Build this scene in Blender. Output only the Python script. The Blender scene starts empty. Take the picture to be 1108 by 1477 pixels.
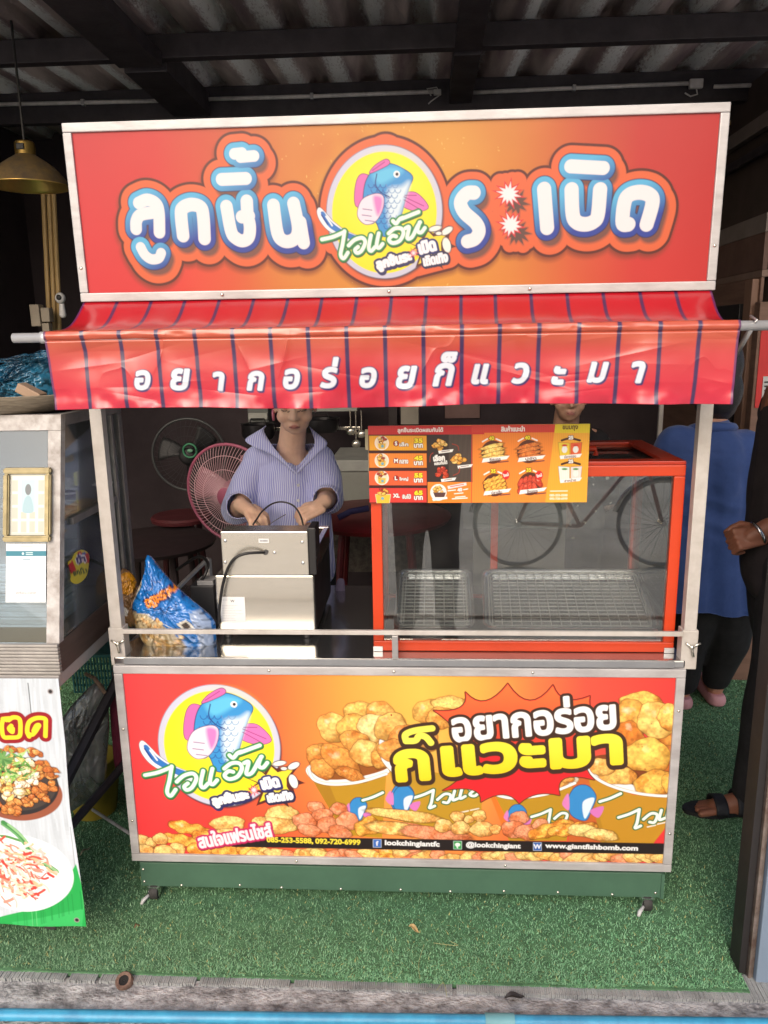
import bpy, bmesh, math, random
import numpy as np
from mathutils import Vector, Matrix
random.seed(7); RNG = np.random.default_rng(11)
S = bpy.context.scene; COL = S.collection

# ------------------------------------------------------------------ camera, sky, sun, exposure
F_PX, CXP, CYP = 1116.19, 554.0, 738.5                 # photo frame 1108 x 1477
CPOS = np.array([0.0855, -1.8885, 1.5738]); PIT, YAW, ROL = 0.2202, -0.0556, -0.0159
_cp, _sp, _cy, _sy = math.cos(PIT), math.sin(PIT), math.cos(YAW), math.sin(YAW)
FWD = np.array([_sy*_cp, _cy*_cp, -_sp]); _r = np.array([_cy, -_sy, 0.0]); _u = np.cross(_r, FWD)
RGT = _r*math.cos(ROL)+_u*math.sin(ROL); UPV = -_r*math.sin(ROL)+_u*math.cos(ROL)
camd = bpy.data.cameras.new('camera'); cam = bpy.data.objects.new('camera', camd); COL.objects.link(cam)
camd.sensor_fit = 'VERTICAL'; camd.sensor_height = 36.0; camd.lens = 36.0*F_PX/1477.0
camd.clip_start = 0.05; camd.clip_end = 500
cam.matrix_world = Matrix(((RGT[0], UPV[0], -FWD[0], CPOS[0]), (RGT[1], UPV[1], -FWD[1], CPOS[1]), (RGT[2], UPV[2], -FWD[2], CPOS[2]), (0, 0, 0, 1)))
S.camera = cam
W = bpy.data.worlds.new('World'); S.world = W; W.use_nodes = True
nt = W.node_tree; bg = nt.nodes['Background']; sky = nt.nodes.new('ShaderNodeTexSky'); sky.sky_type = 'NISHITA'; sky.sun_disc = False
SUN_EL, SUN_AZ = math.radians(32), math.radians(190)     # azimuth clockwise from +Y: from the street side
sky.sun_elevation = SUN_EL; sky.sun_rotation = SUN_AZ; sky.air_density = 1.0; sky.dust_density = 5.0; sky.ozone_density = 1.0
nt.links.new(sky.outputs[0], bg.inputs[0]); bg.inputs[1].default_value = 0.15
sl = bpy.data.lights.new('sun', 'SUN'); sl.energy = 1.0; sl.angle = math.radians(60); sl.color = (1.0, 0.98, 0.985)
so = bpy.data.objects.new('sun', sl); COL.objects.link(so)
_sd = Vector((math.sin(SUN_AZ)*math.cos(SUN_EL), math.cos(SUN_AZ)*math.cos(SUN_EL), math.sin(SUN_EL)))
so.rotation_euler = _sd.to_track_quat('Z', 'Y').to_euler(); so.location = (0, -6, 8)
S.view_settings.view_transform = 'Standard'; S.view_settings.look = 'None'; S.view_settings.gamma = 1; S.view_settings.exposure = 0.5
S.cycles.max_bounces = 8; S.cycles.transparent_max_bounces = 16; S.cycles.caustics_reflective = False; S.cycles.caustics_refractive = False

# ------------------------------------------------------------------ helpers
def ray(u, v): return FWD*F_PX + RGT*(u-CXP) + UPV*(CYP-v)
def at(u, v, Y):
    d = ray(u, v); return Vector(CPOS + d*(Y-CPOS[1])/d[1])
def atx(u, v, X):
    d = ray(u, v); return Vector(CPOS + d*(X-CPOS[0])/d[0])
def atz(u, v, Z):
    d = ray(u, v); return Vector(CPOS + d*(Z-CPOS[2])/d[2])
def lin(c):
    c = np.asarray(c, float)/255.0
    return np.where(c <= 0.04045, c/12.92, ((c+0.055)/1.055)**2.4)
ALB = 0.64
def L4(c, g=None):
    l = np.clip(lin(c)*(ALB if g is None else g), 0, 0.9); return (float(l[0]), float(l[1]), float(l[2]), 1)
MATS = {}
def mat(name, c, rough=0.5, metal=0.0, var=0.12, scale=8.0, bump=0.0, bscale=60.0, spec=0.5, c2=None, stretch=None, coat=0.0, trans=None, sheen=0.0, coord='Object'):
    """principled material whose colour wanders between c and c2 with noise; c in photo-like sRGB 0..255"""
    if name in MATS: return MATS[name]
    m = bpy.data.materials.new(name); m.use_nodes = True; t = m.node_tree; b = t.nodes['Principled BSDF']
    tc = t.nodes.new('ShaderNodeTexCoord'); mp = t.nodes.new('ShaderNodeMapping'); t.links.new(tc.outputs[coord], mp.inputs[0])
    if stretch: mp.inputs['Scale'].default_value = stretch
    n = t.nodes.new('ShaderNodeTexNoise'); n.inputs['Scale'].default_value = scale; n.inputs['Detail'].default_value = 6; n.inputs['Roughness'].default_value = 0.65
    t.links.new(mp.outputs[0], n.inputs['Vector'])
    r = t.nodes.new('ShaderNodeValToRGB'); t.links.new(n.outputs['Fac'], r.inputs[0])
    g_ = 1.0 if metal > .5 else None; a = L4(c, g_); bb = L4(c2, g_) if c2 else tuple(x*(1-var*1.6) for x in a[:3])+(1,)
    r.color_ramp.elements[0].position = 0.35; r.color_ramp.elements[1].position = 0.65
    r.color_ramp.elements[0].color = bb; r.color_ramp.elements[1].color = a
    t.links.new(r.outputs[0], b.inputs['Base Color'])
    mr = t.nodes.new('ShaderNodeMapRange'); t.links.new(n.outputs['Fac'], mr.inputs[0])
    mr.inputs[3].default_value = min(1, rough*1.25); mr.inputs[4].default_value = max(0.02, rough*0.8); t.links.new(mr.outputs[0], b.inputs['Roughness'])
    b.inputs['Metallic'].default_value = metal; b.inputs['Specular IOR Level'].default_value = spec; b.inputs['Coat Weight'].default_value = coat
    b.inputs['Sheen Weight'].default_value = sheen
    if bump:
        n2 = t.nodes.new('ShaderNodeTexNoise'); n2.inputs['Scale'].default_value = bscale; n2.inputs['Detail'].default_value = 5
        t.links.new(mp.outputs[0], n2.inputs['Vector'])
        bp = t.nodes.new('ShaderNodeBump'); bp.inputs['Strength'].default_value = bump; bp.inputs['Distance'].default_value = 0.01
        t.links.new(n2.outputs['Fac'], bp.inputs['Height']); t.links.new(bp.outputs[0], b.inputs['Normal'])
    MATS[name] = m; return m
def glass_mat(name, tint=(225, 230, 228), refl=0.12, rough=0.02, film=0.0, ior=1.5):
    if name in MATS: return MATS[name]
    m = bpy.data.materials.new(name); m.use_nodes = True; t = m.node_tree; t.nodes.clear()
    o = t.nodes.new('ShaderNodeOutputMaterial'); tr = t.nodes.new('ShaderNodeBsdfTransparent'); tr.inputs[0].default_value = L4(tint, 1.1)
    gl = t.nodes.new('ShaderNodeBsdfGlossy'); gl.inputs['Roughness'].default_value = rough; gl.inputs[0].default_value = (.95, .95, .93, 1)
    fr = t.nodes.new('ShaderNodeFresnel'); fr.inputs[0].default_value = ior
    ad = t.nodes.new('ShaderNodeMath'); ad.operation = 'ADD'; ad.use_clamp = True; ad.inputs[1].default_value = refl; t.links.new(fr.outputs[0], ad.inputs[0])
    mx = t.nodes.new('ShaderNodeMixShader'); t.links.new(ad.outputs[0], mx.inputs[0]); t.links.new(tr.outputs[0], mx.inputs[1]); t.links.new(gl.outputs[0], mx.inputs[2])
    last = mx
    if film:
        n = t.nodes.new('ShaderNodeTexNoise'); n.inputs['Scale'].default_value = 6; n.inputs['Detail'].default_value = 6
        tc = t.nodes.new('ShaderNodeTexCoord'); t.links.new(tc.outputs['Object'], n.inputs['Vector'])
        mr = t.nodes.new('ShaderNodeMapRange'); mr.inputs[1].default_value = .3; mr.inputs[2].default_value = .8; mr.inputs[3].default_value = 0; mr.inputs[4].default_value = film*2; t.links.new(n.outputs['Fac'], mr.inputs[0])
        df = t.nodes.new('ShaderNodeBsdfDiffuse'); df.inputs[0].default_value = (.6, .6, .58, 1)
        m2 = t.nodes.new('ShaderNodeMixShader'); t.links.new(mr.outputs[0], m2.inputs[0]); t.links.new(mx.outputs[0], m2.inputs[1]); t.links.new(df.outputs[0], m2.inputs[2]); last = m2
    t.links.new(last.outputs[0], o.inputs[0]); MATS[name] = m; return m
def print_mat(name, rough=0.35, spec=0.4, bump=0.05, bscale=9.0, coat=0.0, attr='print'):
    if name in MATS: return MATS[name]
    m = bpy.data.materials.new(name); m.use_nodes = True; t = m.node_tree; b = t.nodes['Principled BSDF']
    a = t.nodes.new('ShaderNodeAttribute'); a.attribute_name = attr; t.links.new(a.outputs['Color'], b.inputs['Base Color'])
    b.inputs['Roughness'].default_value = rough; b.inputs['Specular IOR Level'].default_value = spec; b.inputs['Coat Weight'].default_value = coat; b.inputs['Coat Roughness'].default_value = 0.15
    if bump:
        tc = t.nodes.new('ShaderNodeTexCoord'); n2 = t.nodes.new('ShaderNodeTexNoise'); n2.inputs['Scale'].default_value = bscale; n2.inputs['Detail'].default_value = 3
        t.links.new(tc.outputs['Object'], n2.inputs['Vector'])
        bp = t.nodes.new('ShaderNodeBump'); bp.inputs['Strength'].default_value = bump; bp.inputs['Distance'].default_value = 0.02
        t.links.new(n2.outputs['Fac'], bp.inputs['Height']); t.links.new(bp.outputs[0], b.inputs['Normal'])
    MATS[name] = m; return m

def wl(o):
    v = Vector((0, 0, 0))
    while o is not None: v += Vector(o.location); o = o.parent
    return v
def link(name, me, m, parent=None, smooth=False):
    if parent is not None: me.transform(Matrix.Translation(-wl(parent)))
    if smooth:
        me.shade_smooth()
    if m is not None and len(me.materials) == 0:
        for x in (m if isinstance(m, (list, tuple)) else [m]): me.materials.append(x)
    o = bpy.data.objects.new(name, me); COL.objects.link(o)
    if parent is not None: o.parent = parent
    return o
def obj(name, bm, m, parent=None, smooth=False, auto=None):
    bmesh.ops.recalc_face_normals(bm, faces=bm.faces)
    me = bpy.data.meshes.new(name); bm.to_mesh(me); bm.free()
    o = link(name, me, m, parent, smooth)
    if auto: 
        me.shade_smooth(); me.set_sharp_from_angle(angle=math.radians(auto))
    return o
def tag(o, label, cat, group=None, kind=None):
    if label: o['label'] = label
    if cat: o['category'] = cat
    if group: o['group'] = group
    if kind: o['kind'] = kind
    return o
def thing(name, label, cat, loc=(0, 0, 0), group=None):
    o = bpy.data.objects.new(name, None); COL.objects.link(o); o.location = loc; o.empty_display_size = 0.05
    return tag(o, label, cat, group)
def struct(o): o['kind'] = 'structure'; return o
B = bmesh.new
def bx(bm, x0, x1, y0, y1, z0, z1, bev=0.0, M=None):
    t = bmesh.new(); bmesh.ops.create_cube(t, size=1)
    t.transform(Matrix.Translation(((x0+x1)/2, (y0+y1)/2, (z0+z1)/2)) @ Matrix.Diagonal((abs(x1-x0), abs(y1-y0), abs(z1-z0), 1)))
    if bev: bmesh.ops.bevel(t, geom=list(t.edges), offset=bev, segments=2, affect='EDGES', profile=0.6)
    if M is not None: t.transform(M)
    merge(bm, t)
def merge(bm, t):
    me = bpy.data.meshes.new('tmp'); t.to_mesh(me); t.free(); bm.from_mesh(me); bpy.data.meshes.remove(me)
def ngon_prism(bm, pts, axis_vec):
    """closed polygon extruded along axis_vec"""
    a = [bm.verts.new(p) for p in pts]; b = [bm.verts.new(Vector(p)+Vector(axis_vec)) for p in pts]; n = len(pts)
    bm.faces.new(a[::-1]); bm.faces.new(b)
    for i in range(n): bm.faces.new((a[i], a[(i+1) % n], b[(i+1) % n], b[i]))
def frames(pts):
    P = [Vector(p) for p in pts]; out = []; prev = None
    for i in range(len(P)):
        t = (P[min(i+1, len(P)-1)]-P[max(i-1, 0)]).normalized()
        if prev is None:
            a = Vector((0, 0, 1)) if abs(t.z) < .9 else Vector((1, 0, 0)); n = (a-t*a.dot(t)).normalized()
        else: n = (prev-t*prev.dot(t)).normalized()
        prev = n; out.append((P[i], n, t.cross(n)))
    return out
def tube(bm, pts, r, seg=8, close=False, cap=True, flat=1.0):
    rs = r if isinstance(r, (list, tuple)) else [r]*len(pts); rings = []
    if close: pts = list(pts)+[pts[0]]; rs = list(rs)+[rs[0]]
    for (p, n, b), rr in zip(frames(pts), rs):
        rings.append([bm.verts.new(p+(n*math.cos(2*math.pi*k/seg)+b*flat*math.sin(2*math.pi*k/seg))*rr) for k in range(seg)])
    for i in range(len(rings)-1):
        for k in range(seg): bm.faces.new((rings[i][k], rings[i][(k+1) % seg], rings[i+1][(k+1) % seg], rings[i+1][k]))
    if cap: bm.faces.new(rings[0][::-1]); bm.faces.new(rings[-1])
def lathe(bm, prof, seg=32, M=None, cap=False):
    rings = []; M = M or Matrix()
    for r, z in prof: rings.append([bm.verts.new(M @ Vector((r*math.cos(2*math.pi*k/seg), r*math.sin(2*math.pi*k/seg), z))) for k in range(seg)])
    for i in range(len(rings)-1):
        for k in range(seg): bm.faces.new((rings[i][k], rings[i][(k+1) % seg], rings[i+1][(k+1) % seg], rings[i+1][k]))
    if cap: bm.faces.new(rings[0][::-1]); bm.faces.new(rings[-1])
def ell(bm, c, r, M=None, u=20, v=14):
    t = bmesh.new(); bmesh.ops.create_uvsphere(t, u_segments=u, v_segments=v, radius=1)
    r = (r, r, r) if isinstance(r, (int, float)) else r
    t.transform(Matrix.Translation(c) @ (M or Matrix()) @ Matrix.Diagonal((r[0], r[1], r[2], 1))); merge(bm, t)
def caps(bm, p0, p1, r0, r1, seg=16):
    p0 = Vector(p0); p1 = Vector(p1); d = p1-p0; l = max(d.length, 1e-5); q = d.to_track_quat('Z', 'Y').to_matrix().to_4x4()
    prof = [(max(1e-4, r0*math.cos(a)), r0*math.sin(a)) for a in np.linspace(-math.pi/2, 0, 6)]+[(max(1e-4, r1*math.cos(a)), l+r1*math.sin(a)) for a in np.linspace(0, math.pi/2, 6)]
    lathe(bm, prof, seg, Matrix.Translation(p0) @ q, cap=True)
def chain(bm, pts, rs):
    for i in range(len(pts)-1): caps(bm, pts[i], pts[i+1], rs[i], rs[i+1])
def remesh(bm, voxel, smooth=4, fac=0.5):
    """one continuous surface round all the closed pieces in bm"""
    me = bpy.data.meshes.new('t'); bmesh.ops.recalc_face_normals(bm, faces=bm.faces); bm.to_mesh(me); bm.free()
    o = bpy.data.objects.new('t', me); COL.objects.link(o)
    m = o.modifiers.new('r', 'REMESH'); m.mode = 'VOXEL'; m.voxel_size = voxel
    if smooth: k = o.modifiers.new('s', 'SMOOTH'); k.iterations = smooth; k.factor = fac
    dg = bpy.context.evaluated_depsgraph_get(); dg.update()
    r = bpy.data.meshes.new_from_object(o.evaluated_get(dg)); bpy.data.objects.remove(o); bpy.data.meshes.remove(me); return r
def co_np(me):
    a = np.empty(len(me.vertices)*3, np.float32); me.vertices.foreach_get('co', a); return a.reshape(-1, 3)
def set_co(me, a): me.vertices.foreach_set('co', np.ascontiguousarray(a, np.float32).ravel()); me.update()
def nrm_np(me):
    a = np.empty(len(me.vertices)*3, np.float32); me.vertices.foreach_get('normal', a); return a.reshape(-1, 3)
def set_attr(me, c, name='print'):
    at_ = me.color_attributes.new(name, 'FLOAT_COLOR', 'POINT'); c4 = np.ones((len(c), 4), np.float32); c4[:, :3] = c; at_.data.foreach_set('color', c4.ravel())
def grid_mesh(name, P):
    """P: (H,W,3) points"""
    H, Wd = P.shape[:2]; me = bpy.data.meshes.new(name); n = H*Wd
    me.vertices.add(n); me.vertices.foreach_set('co', np.ascontiguousarray(P, np.float32).ravel())
    i = (np.arange(H-1)[:, None]*Wd+np.arange(Wd-1)[None]).ravel(); q = np.stack([i, i+Wd, i+Wd+1, i+1], 1)
    return _polys(me, q)
def _polys(me, q):
    k = q.shape[1]; me.loops.add(q.size); me.loops.foreach_set('vertex_index', np.ascontiguousarray(q, np.int32).ravel())
    me.polygons.add(len(q)); me.polygons.foreach_set('loop_start', np.arange(0, q.size, k, dtype=np.int32)); me.update(calc_edges=True); return me
def vnoise(H, Wd, cell, seed, octs=4):
    r = np.random.default_rng(seed); out = np.zeros((H, Wd)); amp = 1.0; tot = 0
    for o in range(octs):
        c = max(1.0, cell/2**o); gh, gw = int(H/c)+3, int(Wd/c)+3; g = r.random((gh, gw))
        y = np.arange(H)/c; x = np.arange(Wd)/c; yi = y.astype(int); xi = x.astype(int); fy = (y-yi)[:, None]; fx = (x-xi)[None]
        fy = fy*fy*(3-2*fy); fx = fx*fx*(3-2*fx)
        a = g[yi][:, xi]; b = g[yi][:, xi+1]; c2 = g[yi+1][:, xi]; d = g[yi+1][:, xi+1]
        out += amp*((a*(1-fx)+b*fx)*(1-fy)+(c2*(1-fx)+d*fx)*fy); tot += amp; amp *= .5
    return out/tot

# ------------------------------------------------------------------ painter for the flat prints (colours per mesh point)
_GL = {}
def glyphs(s):
    """outline polygons of a string in the built-in font, size 1"""
    if s in _GL: return _GL[s]
    c = bpy.data.curves.new('t', 'FONT'); c.body = s; o = bpy.data.objects.new('t', c); COL.objects.link(o)
    dg = bpy.context.evaluated_depsgraph_get(); dg.update(); oe = o.evaluated_get(dg); cu = oe.to_curve(dg, apply_modifiers=False); out = []
    for sp in cu.splines:
        bp = sp.bezier_points; n = len(bp); pts = []
        for i in range(n):
            a, b = bp[i], bp[(i+1) % n]; p0, p1, p2, p3 = [np.array(q[:2]) for q in (a.co, a.handle_right, b.handle_left, b.co)]
            k = 1 if (np.allclose(np.cross(p1-p0, p3-p0), 0, atol=1e-5) and np.allclose(np.cross(p2-p0, p3-p0), 0, atol=1e-5)) else 5
            for j in range(k):
                t = j/k; pts.append((1-t)**3*p0+3*(1-t)**2*t*p1+3*(1-t)*t*t*p2+t**3*p3)
        if len(pts) > 2: out.append(np.array(pts))
    oe.to_curve_clear(); bpy.data.objects.remove(o); bpy.data.curves.remove(c); _GL[s] = out; return out
def smoothline(pts, k=6, closed=False):
    P = np.array(pts, float); n = len(P); out = []
    if n < 3: return P
    for i in range(n if closed else n-1):
        g = (lambda j: P[j % n]) if closed else (lambda j: P[min(max(j, 0), n-1)])
        a, b, c, d = g(i-1), g(i), g(i+1), g(i+2)
        for t in np.linspace(0, 1, k, endpoint=False): out.append(.5*((2*b)+(c-a)*t+(2*a-5*b+4*c-d)*t*t+(3*b-a-3*c+d)*t**3))
    if not closed: out.append(P[-1])
    return np.array(out)
class Canvas:
    def __init__(s, Wd, H, gain=1.0, fwd=None, k=1.0):
        s.W, s.H, s.g = Wd, H, gain; s.a = np.zeros((H, Wd, 3)); s.X, s.Y = np.meshgrid(np.arange(Wd)+.0, np.arange(H)+.0); s.f = fwd; s.k = k   # f: photo px -> canvas px, k: canvas px per photo px
    def P(s, pts): return np.array([s.f(*p) for p in pts]) if s.f else np.array(pts, float)
    def col(s, c): return np.clip(lin(c)*s.g, 0, .92)
    def box(s, pts, m):
        p = np.array(pts); x0, y0 = np.floor(p.min(0)-m).astype(int); x1, y1 = np.ceil(p.max(0)+m).astype(int)+1
        return max(0, y0), min(s.H, max(0, y1)), max(0, x0), min(s.W, max(0, x1))
    def dist(s, lines, bx_):
        y0, y1, x0, x1 = bx_; X = s.X[y0:y1, x0:x1]; Y = s.Y[y0:y1, x0:x1]; D = np.full(X.shape, 1e9)
        for l in lines:
            for a, b in zip(l[:-1], l[1:]):
                dx, dy = b-a; q = max(dx*dx+dy*dy, 1e-9); t = np.clip(((X-a[0])*dx+(Y-a[1])*dy)/q, 0, 1)
                np.minimum(D, (X-a[0]-t*dx)**2+(Y-a[1]-t*dy)**2, out=D)
        return np.sqrt(D)
    def sdf(s, polys, bx_):
        y0, y1, x0, x1 = bx_; X = s.X[y0:y1, x0:x1]; Y = s.Y[y0:y1, x0:x1]; D = np.full(X.shape, 1e9); Wn = np.zeros(X.shape, int)
        for l in polys:
            for a, b in zip(l, np.roll(l, -1, 0)):
                dx, dy = b-a; q = max(dx*dx+dy*dy, 1e-9); t = np.clip(((X-a[0])*dx+(Y-a[1])*dy)/q, 0, 1)
                np.minimum(D, (X-a[0]-t*dx)**2+(Y-a[1]-t*dy)**2, out=D)
                if dy > 0: Wn += ((Y >= a[1]) & (Y < b[1]) & ((X-a[0])*dy < (Y-a[1])*dx))
                elif dy < 0: Wn -= ((Y < a[1]) & (Y >= b[1]) & ((X-a[0])*dy > (Y-a[1])*dx))
        return np.sqrt(D)*np.where(Wn != 0, -1, 1)
    def put(s, bx_, D, c, alpha=1.0, soft=1.0):
        y0, y1, x0, x1 = bx_; a = np.clip(.5-D/(2*soft), 0, 1)*alpha
        c = s.col(c) if np.ndim(c) == 1 else c
        if np.ndim(a) == 2: a = a[..., None]
        s.a[y0:y1, x0:x1] = s.a[y0:y1, x0:x1]*(1-a)+c*a
    def poly(s, pts, c, out=None, ow=0, smooth=False, alpha=1, soft=1.0):
        p = s.P(pts); p = smoothline(p, 6, True) if smooth else p; b = s.box(p, ow*s.k+3+soft)
        if b[0] >= b[1] or b[2] >= b[3]: return
        D = s.sdf([p], b)
        if out is not None: s.put(b, D-ow*s.k, out, alpha)
        s.put(b, D, c, alpha, soft)
    def line(s, pts, r, c, smooth=True, alpha=1, soft=1.0):
        p = s.P(pts); p = smoothline(p) if smooth else p; b = s.box(p, r*s.k+2+soft)
        if b[0] >= b[1] or b[2] >= b[3]: return
        s.put(b, s.dist([p], b)-r*s.k, c, alpha, soft)
    def ellipse(s, c, rx, ry, colr, rot=0, alpha=1, soft=1.0, ring=None):
        q = s.P([c])[0]; rx *= s.k; ry *= s.k; m = max(rx, ry)+4+soft; b = s.box([q-m, q+m], 0)
        if b[0] >= b[1] or b[2] >= b[3]: return
        y0, y1, x0, x1 = b; X = s.X[y0:y1, x0:x1]-q[0]; Y = s.Y[y0:y1, x0:x1]-q[1]; cr, sr = math.cos(rot), math.sin(rot)
        x = X*cr+Y*sr; y = -X*sr+Y*cr; rr = np.sqrt((x/rx)**2+(y/ry)**2)+1e-6; D = (rr-1)*min(rx, ry)
        if ring: D = np.abs(D)-ring*s.k
        s.put(b, D, colr, alpha, soft)
    def text(s, st, c, h, fill, bold=0.0, outs=(), rot=0, shear=0, width=None, grad=None, sh=None):
        """c: photo centre of the text's box; h: photo px height of the box; outs: [(extra px, colour)] widest first; sh: (dx, dy, px, colour)"""
        G = glyphs(st); A = np.concatenate(G); lo, hi = A.min(0), A.max(0); mid = (lo+hi)/2; sc = (h-2*bold)/(hi[1]-lo[1]); sx = sc if width is None else (width-2*bold)/(hi[0]-lo[0])
        q = s.P([c])[0]; cr, sr = math.cos(rot), math.sin(rot); pl = []
        for g in G:
            x = (g[:, 0]-mid[0])*sx+(g[:, 1]-mid[1])*sc*shear; y = -(g[:, 1]-mid[1])*sc
            pl.append(np.stack([q[0]+(x*cr-y*sr)*s.k, q[1]+(x*sr+y*cr)*s.k], 1))
        mx = max([o[0] for o in outs]+[0])+bold+(max(abs(sh[0]), abs(sh[1]))+sh[2] if sh else 0); b = s.box(np.concatenate(pl), mx*s.k+3)
        if b[0] >= b[1] or b[2] >= b[3]: return
        D = s.sdf(pl, b)/s.k-bold
        if sh: s.put(b, (np.roll(D, (int(round(sh[1]*s.k)), int(round(sh[0]*s.k))), (0, 1))-sh[2])*s.k, sh[3])
        for o in outs: s.put(b, (D-o[0])*s.k, o[1])
        if grad is not None:
            t = np.clip((s.Y[b[0]:b[1], b[2]:b[3]]-q[1])/(h*s.k)+.5, 0, 1)[..., None]; fill = s.col(fill)*(1-t)+s.col(grad)*t
        s.put(b, D*s.k, fill)
    def nugget(s, c, rx, ry, rot, base, seed, spots=0.0, twist=0, lit=1.0):
        """a piece of fried food in a printed picture"""
        q = s.P([c])[0]; rx *= s.k; ry *= s.k; m = max(rx, ry)*1.2+3; b = s.box([q-m, q+m], 0)
        if b[0] >= b[1] or b[2] >= b[3]: return
        y0, y1, x0, x1 = b; X = s.X[y0:y1, x0:x1]-q[0]; Y = s.Y[y0:y1, x0:x1]-q[1]; cr, sr = math.cos(rot), math.sin(rot)
        x = X*cr+Y*sr; y = -X*sr+Y*cr; th = np.arctan2(y/ry, x/rx); r = np.random.default_rng(seed); ph = r.random(3)*6.28
        if twist: rr = np.sqrt(np.clip(np.abs(x)/rx, 0, 2)**4+(y/ry/(1+.16*np.sin(x/ry*2.6+ph[0])))**2)
        else: rr = np.sqrt((x/rx)**2+(y/ry)**2)/(1+.05*np.sin(3*th+ph[0])+.035*np.sin(5*th+ph[1])+.02*np.sin(9*th+ph[2]))
        nz = np.sqrt(np.clip(1-rr*rr, 0, 1)); n1 = vnoise(*X.shape, max(3, min(rx, ry)*.5), seed); n2 = vnoise(*X.shape, max(2, min(rx, ry)*.9), seed+5, 3)
        lx = (-.45*X-.75*Y)/max(rx, ry); shd = .52+.42*nz+.3*lx*.7+.55*(n1-.5)
        if twist: shd = shd+.22*np.sin((x+y*1.2)/ry*2.6+ph[1])
        sv = np.clip(shd*1.2*lit, .12, 1.6)[..., None]; cc = s.col(base)[None, None]*np.where(sv < 1, sv**np.array([1, 1.35, 1.9]), sv)
        br = np.clip((n2-.5)*5, 0, 1)[..., None]*.75; cc = cc*(1-br)+cc*np.array([.78, .46, .24])*br; n3 = vnoise(*X.shape, max(1.6, min(rx, ry)*.16), seed+3, 2)[..., None]; cc = cc*(.58+.84*n3)
        if spots: k = np.clip((vnoise(*X.shape, max(2, min(rx, ry)*.22), seed+9, 2)-(1-spots*.55))*9, 0, 1)[..., None]; cc = cc*(1-k)+s.col((150, 40, 25))*k
        hl = np.clip((n1*.5+nz*.6+lx*.5-.98)*5, 0, 1)[..., None]*.6; cc = cc*(1-hl)+s.col((255, 245, 215))*hl
        D = (rr-1)*min(rx, ry); s.put(b, D-1.0, s.col(base)*.28, .7, 1.4); s.put(b, D, np.clip(cc, 0, .92))
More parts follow.
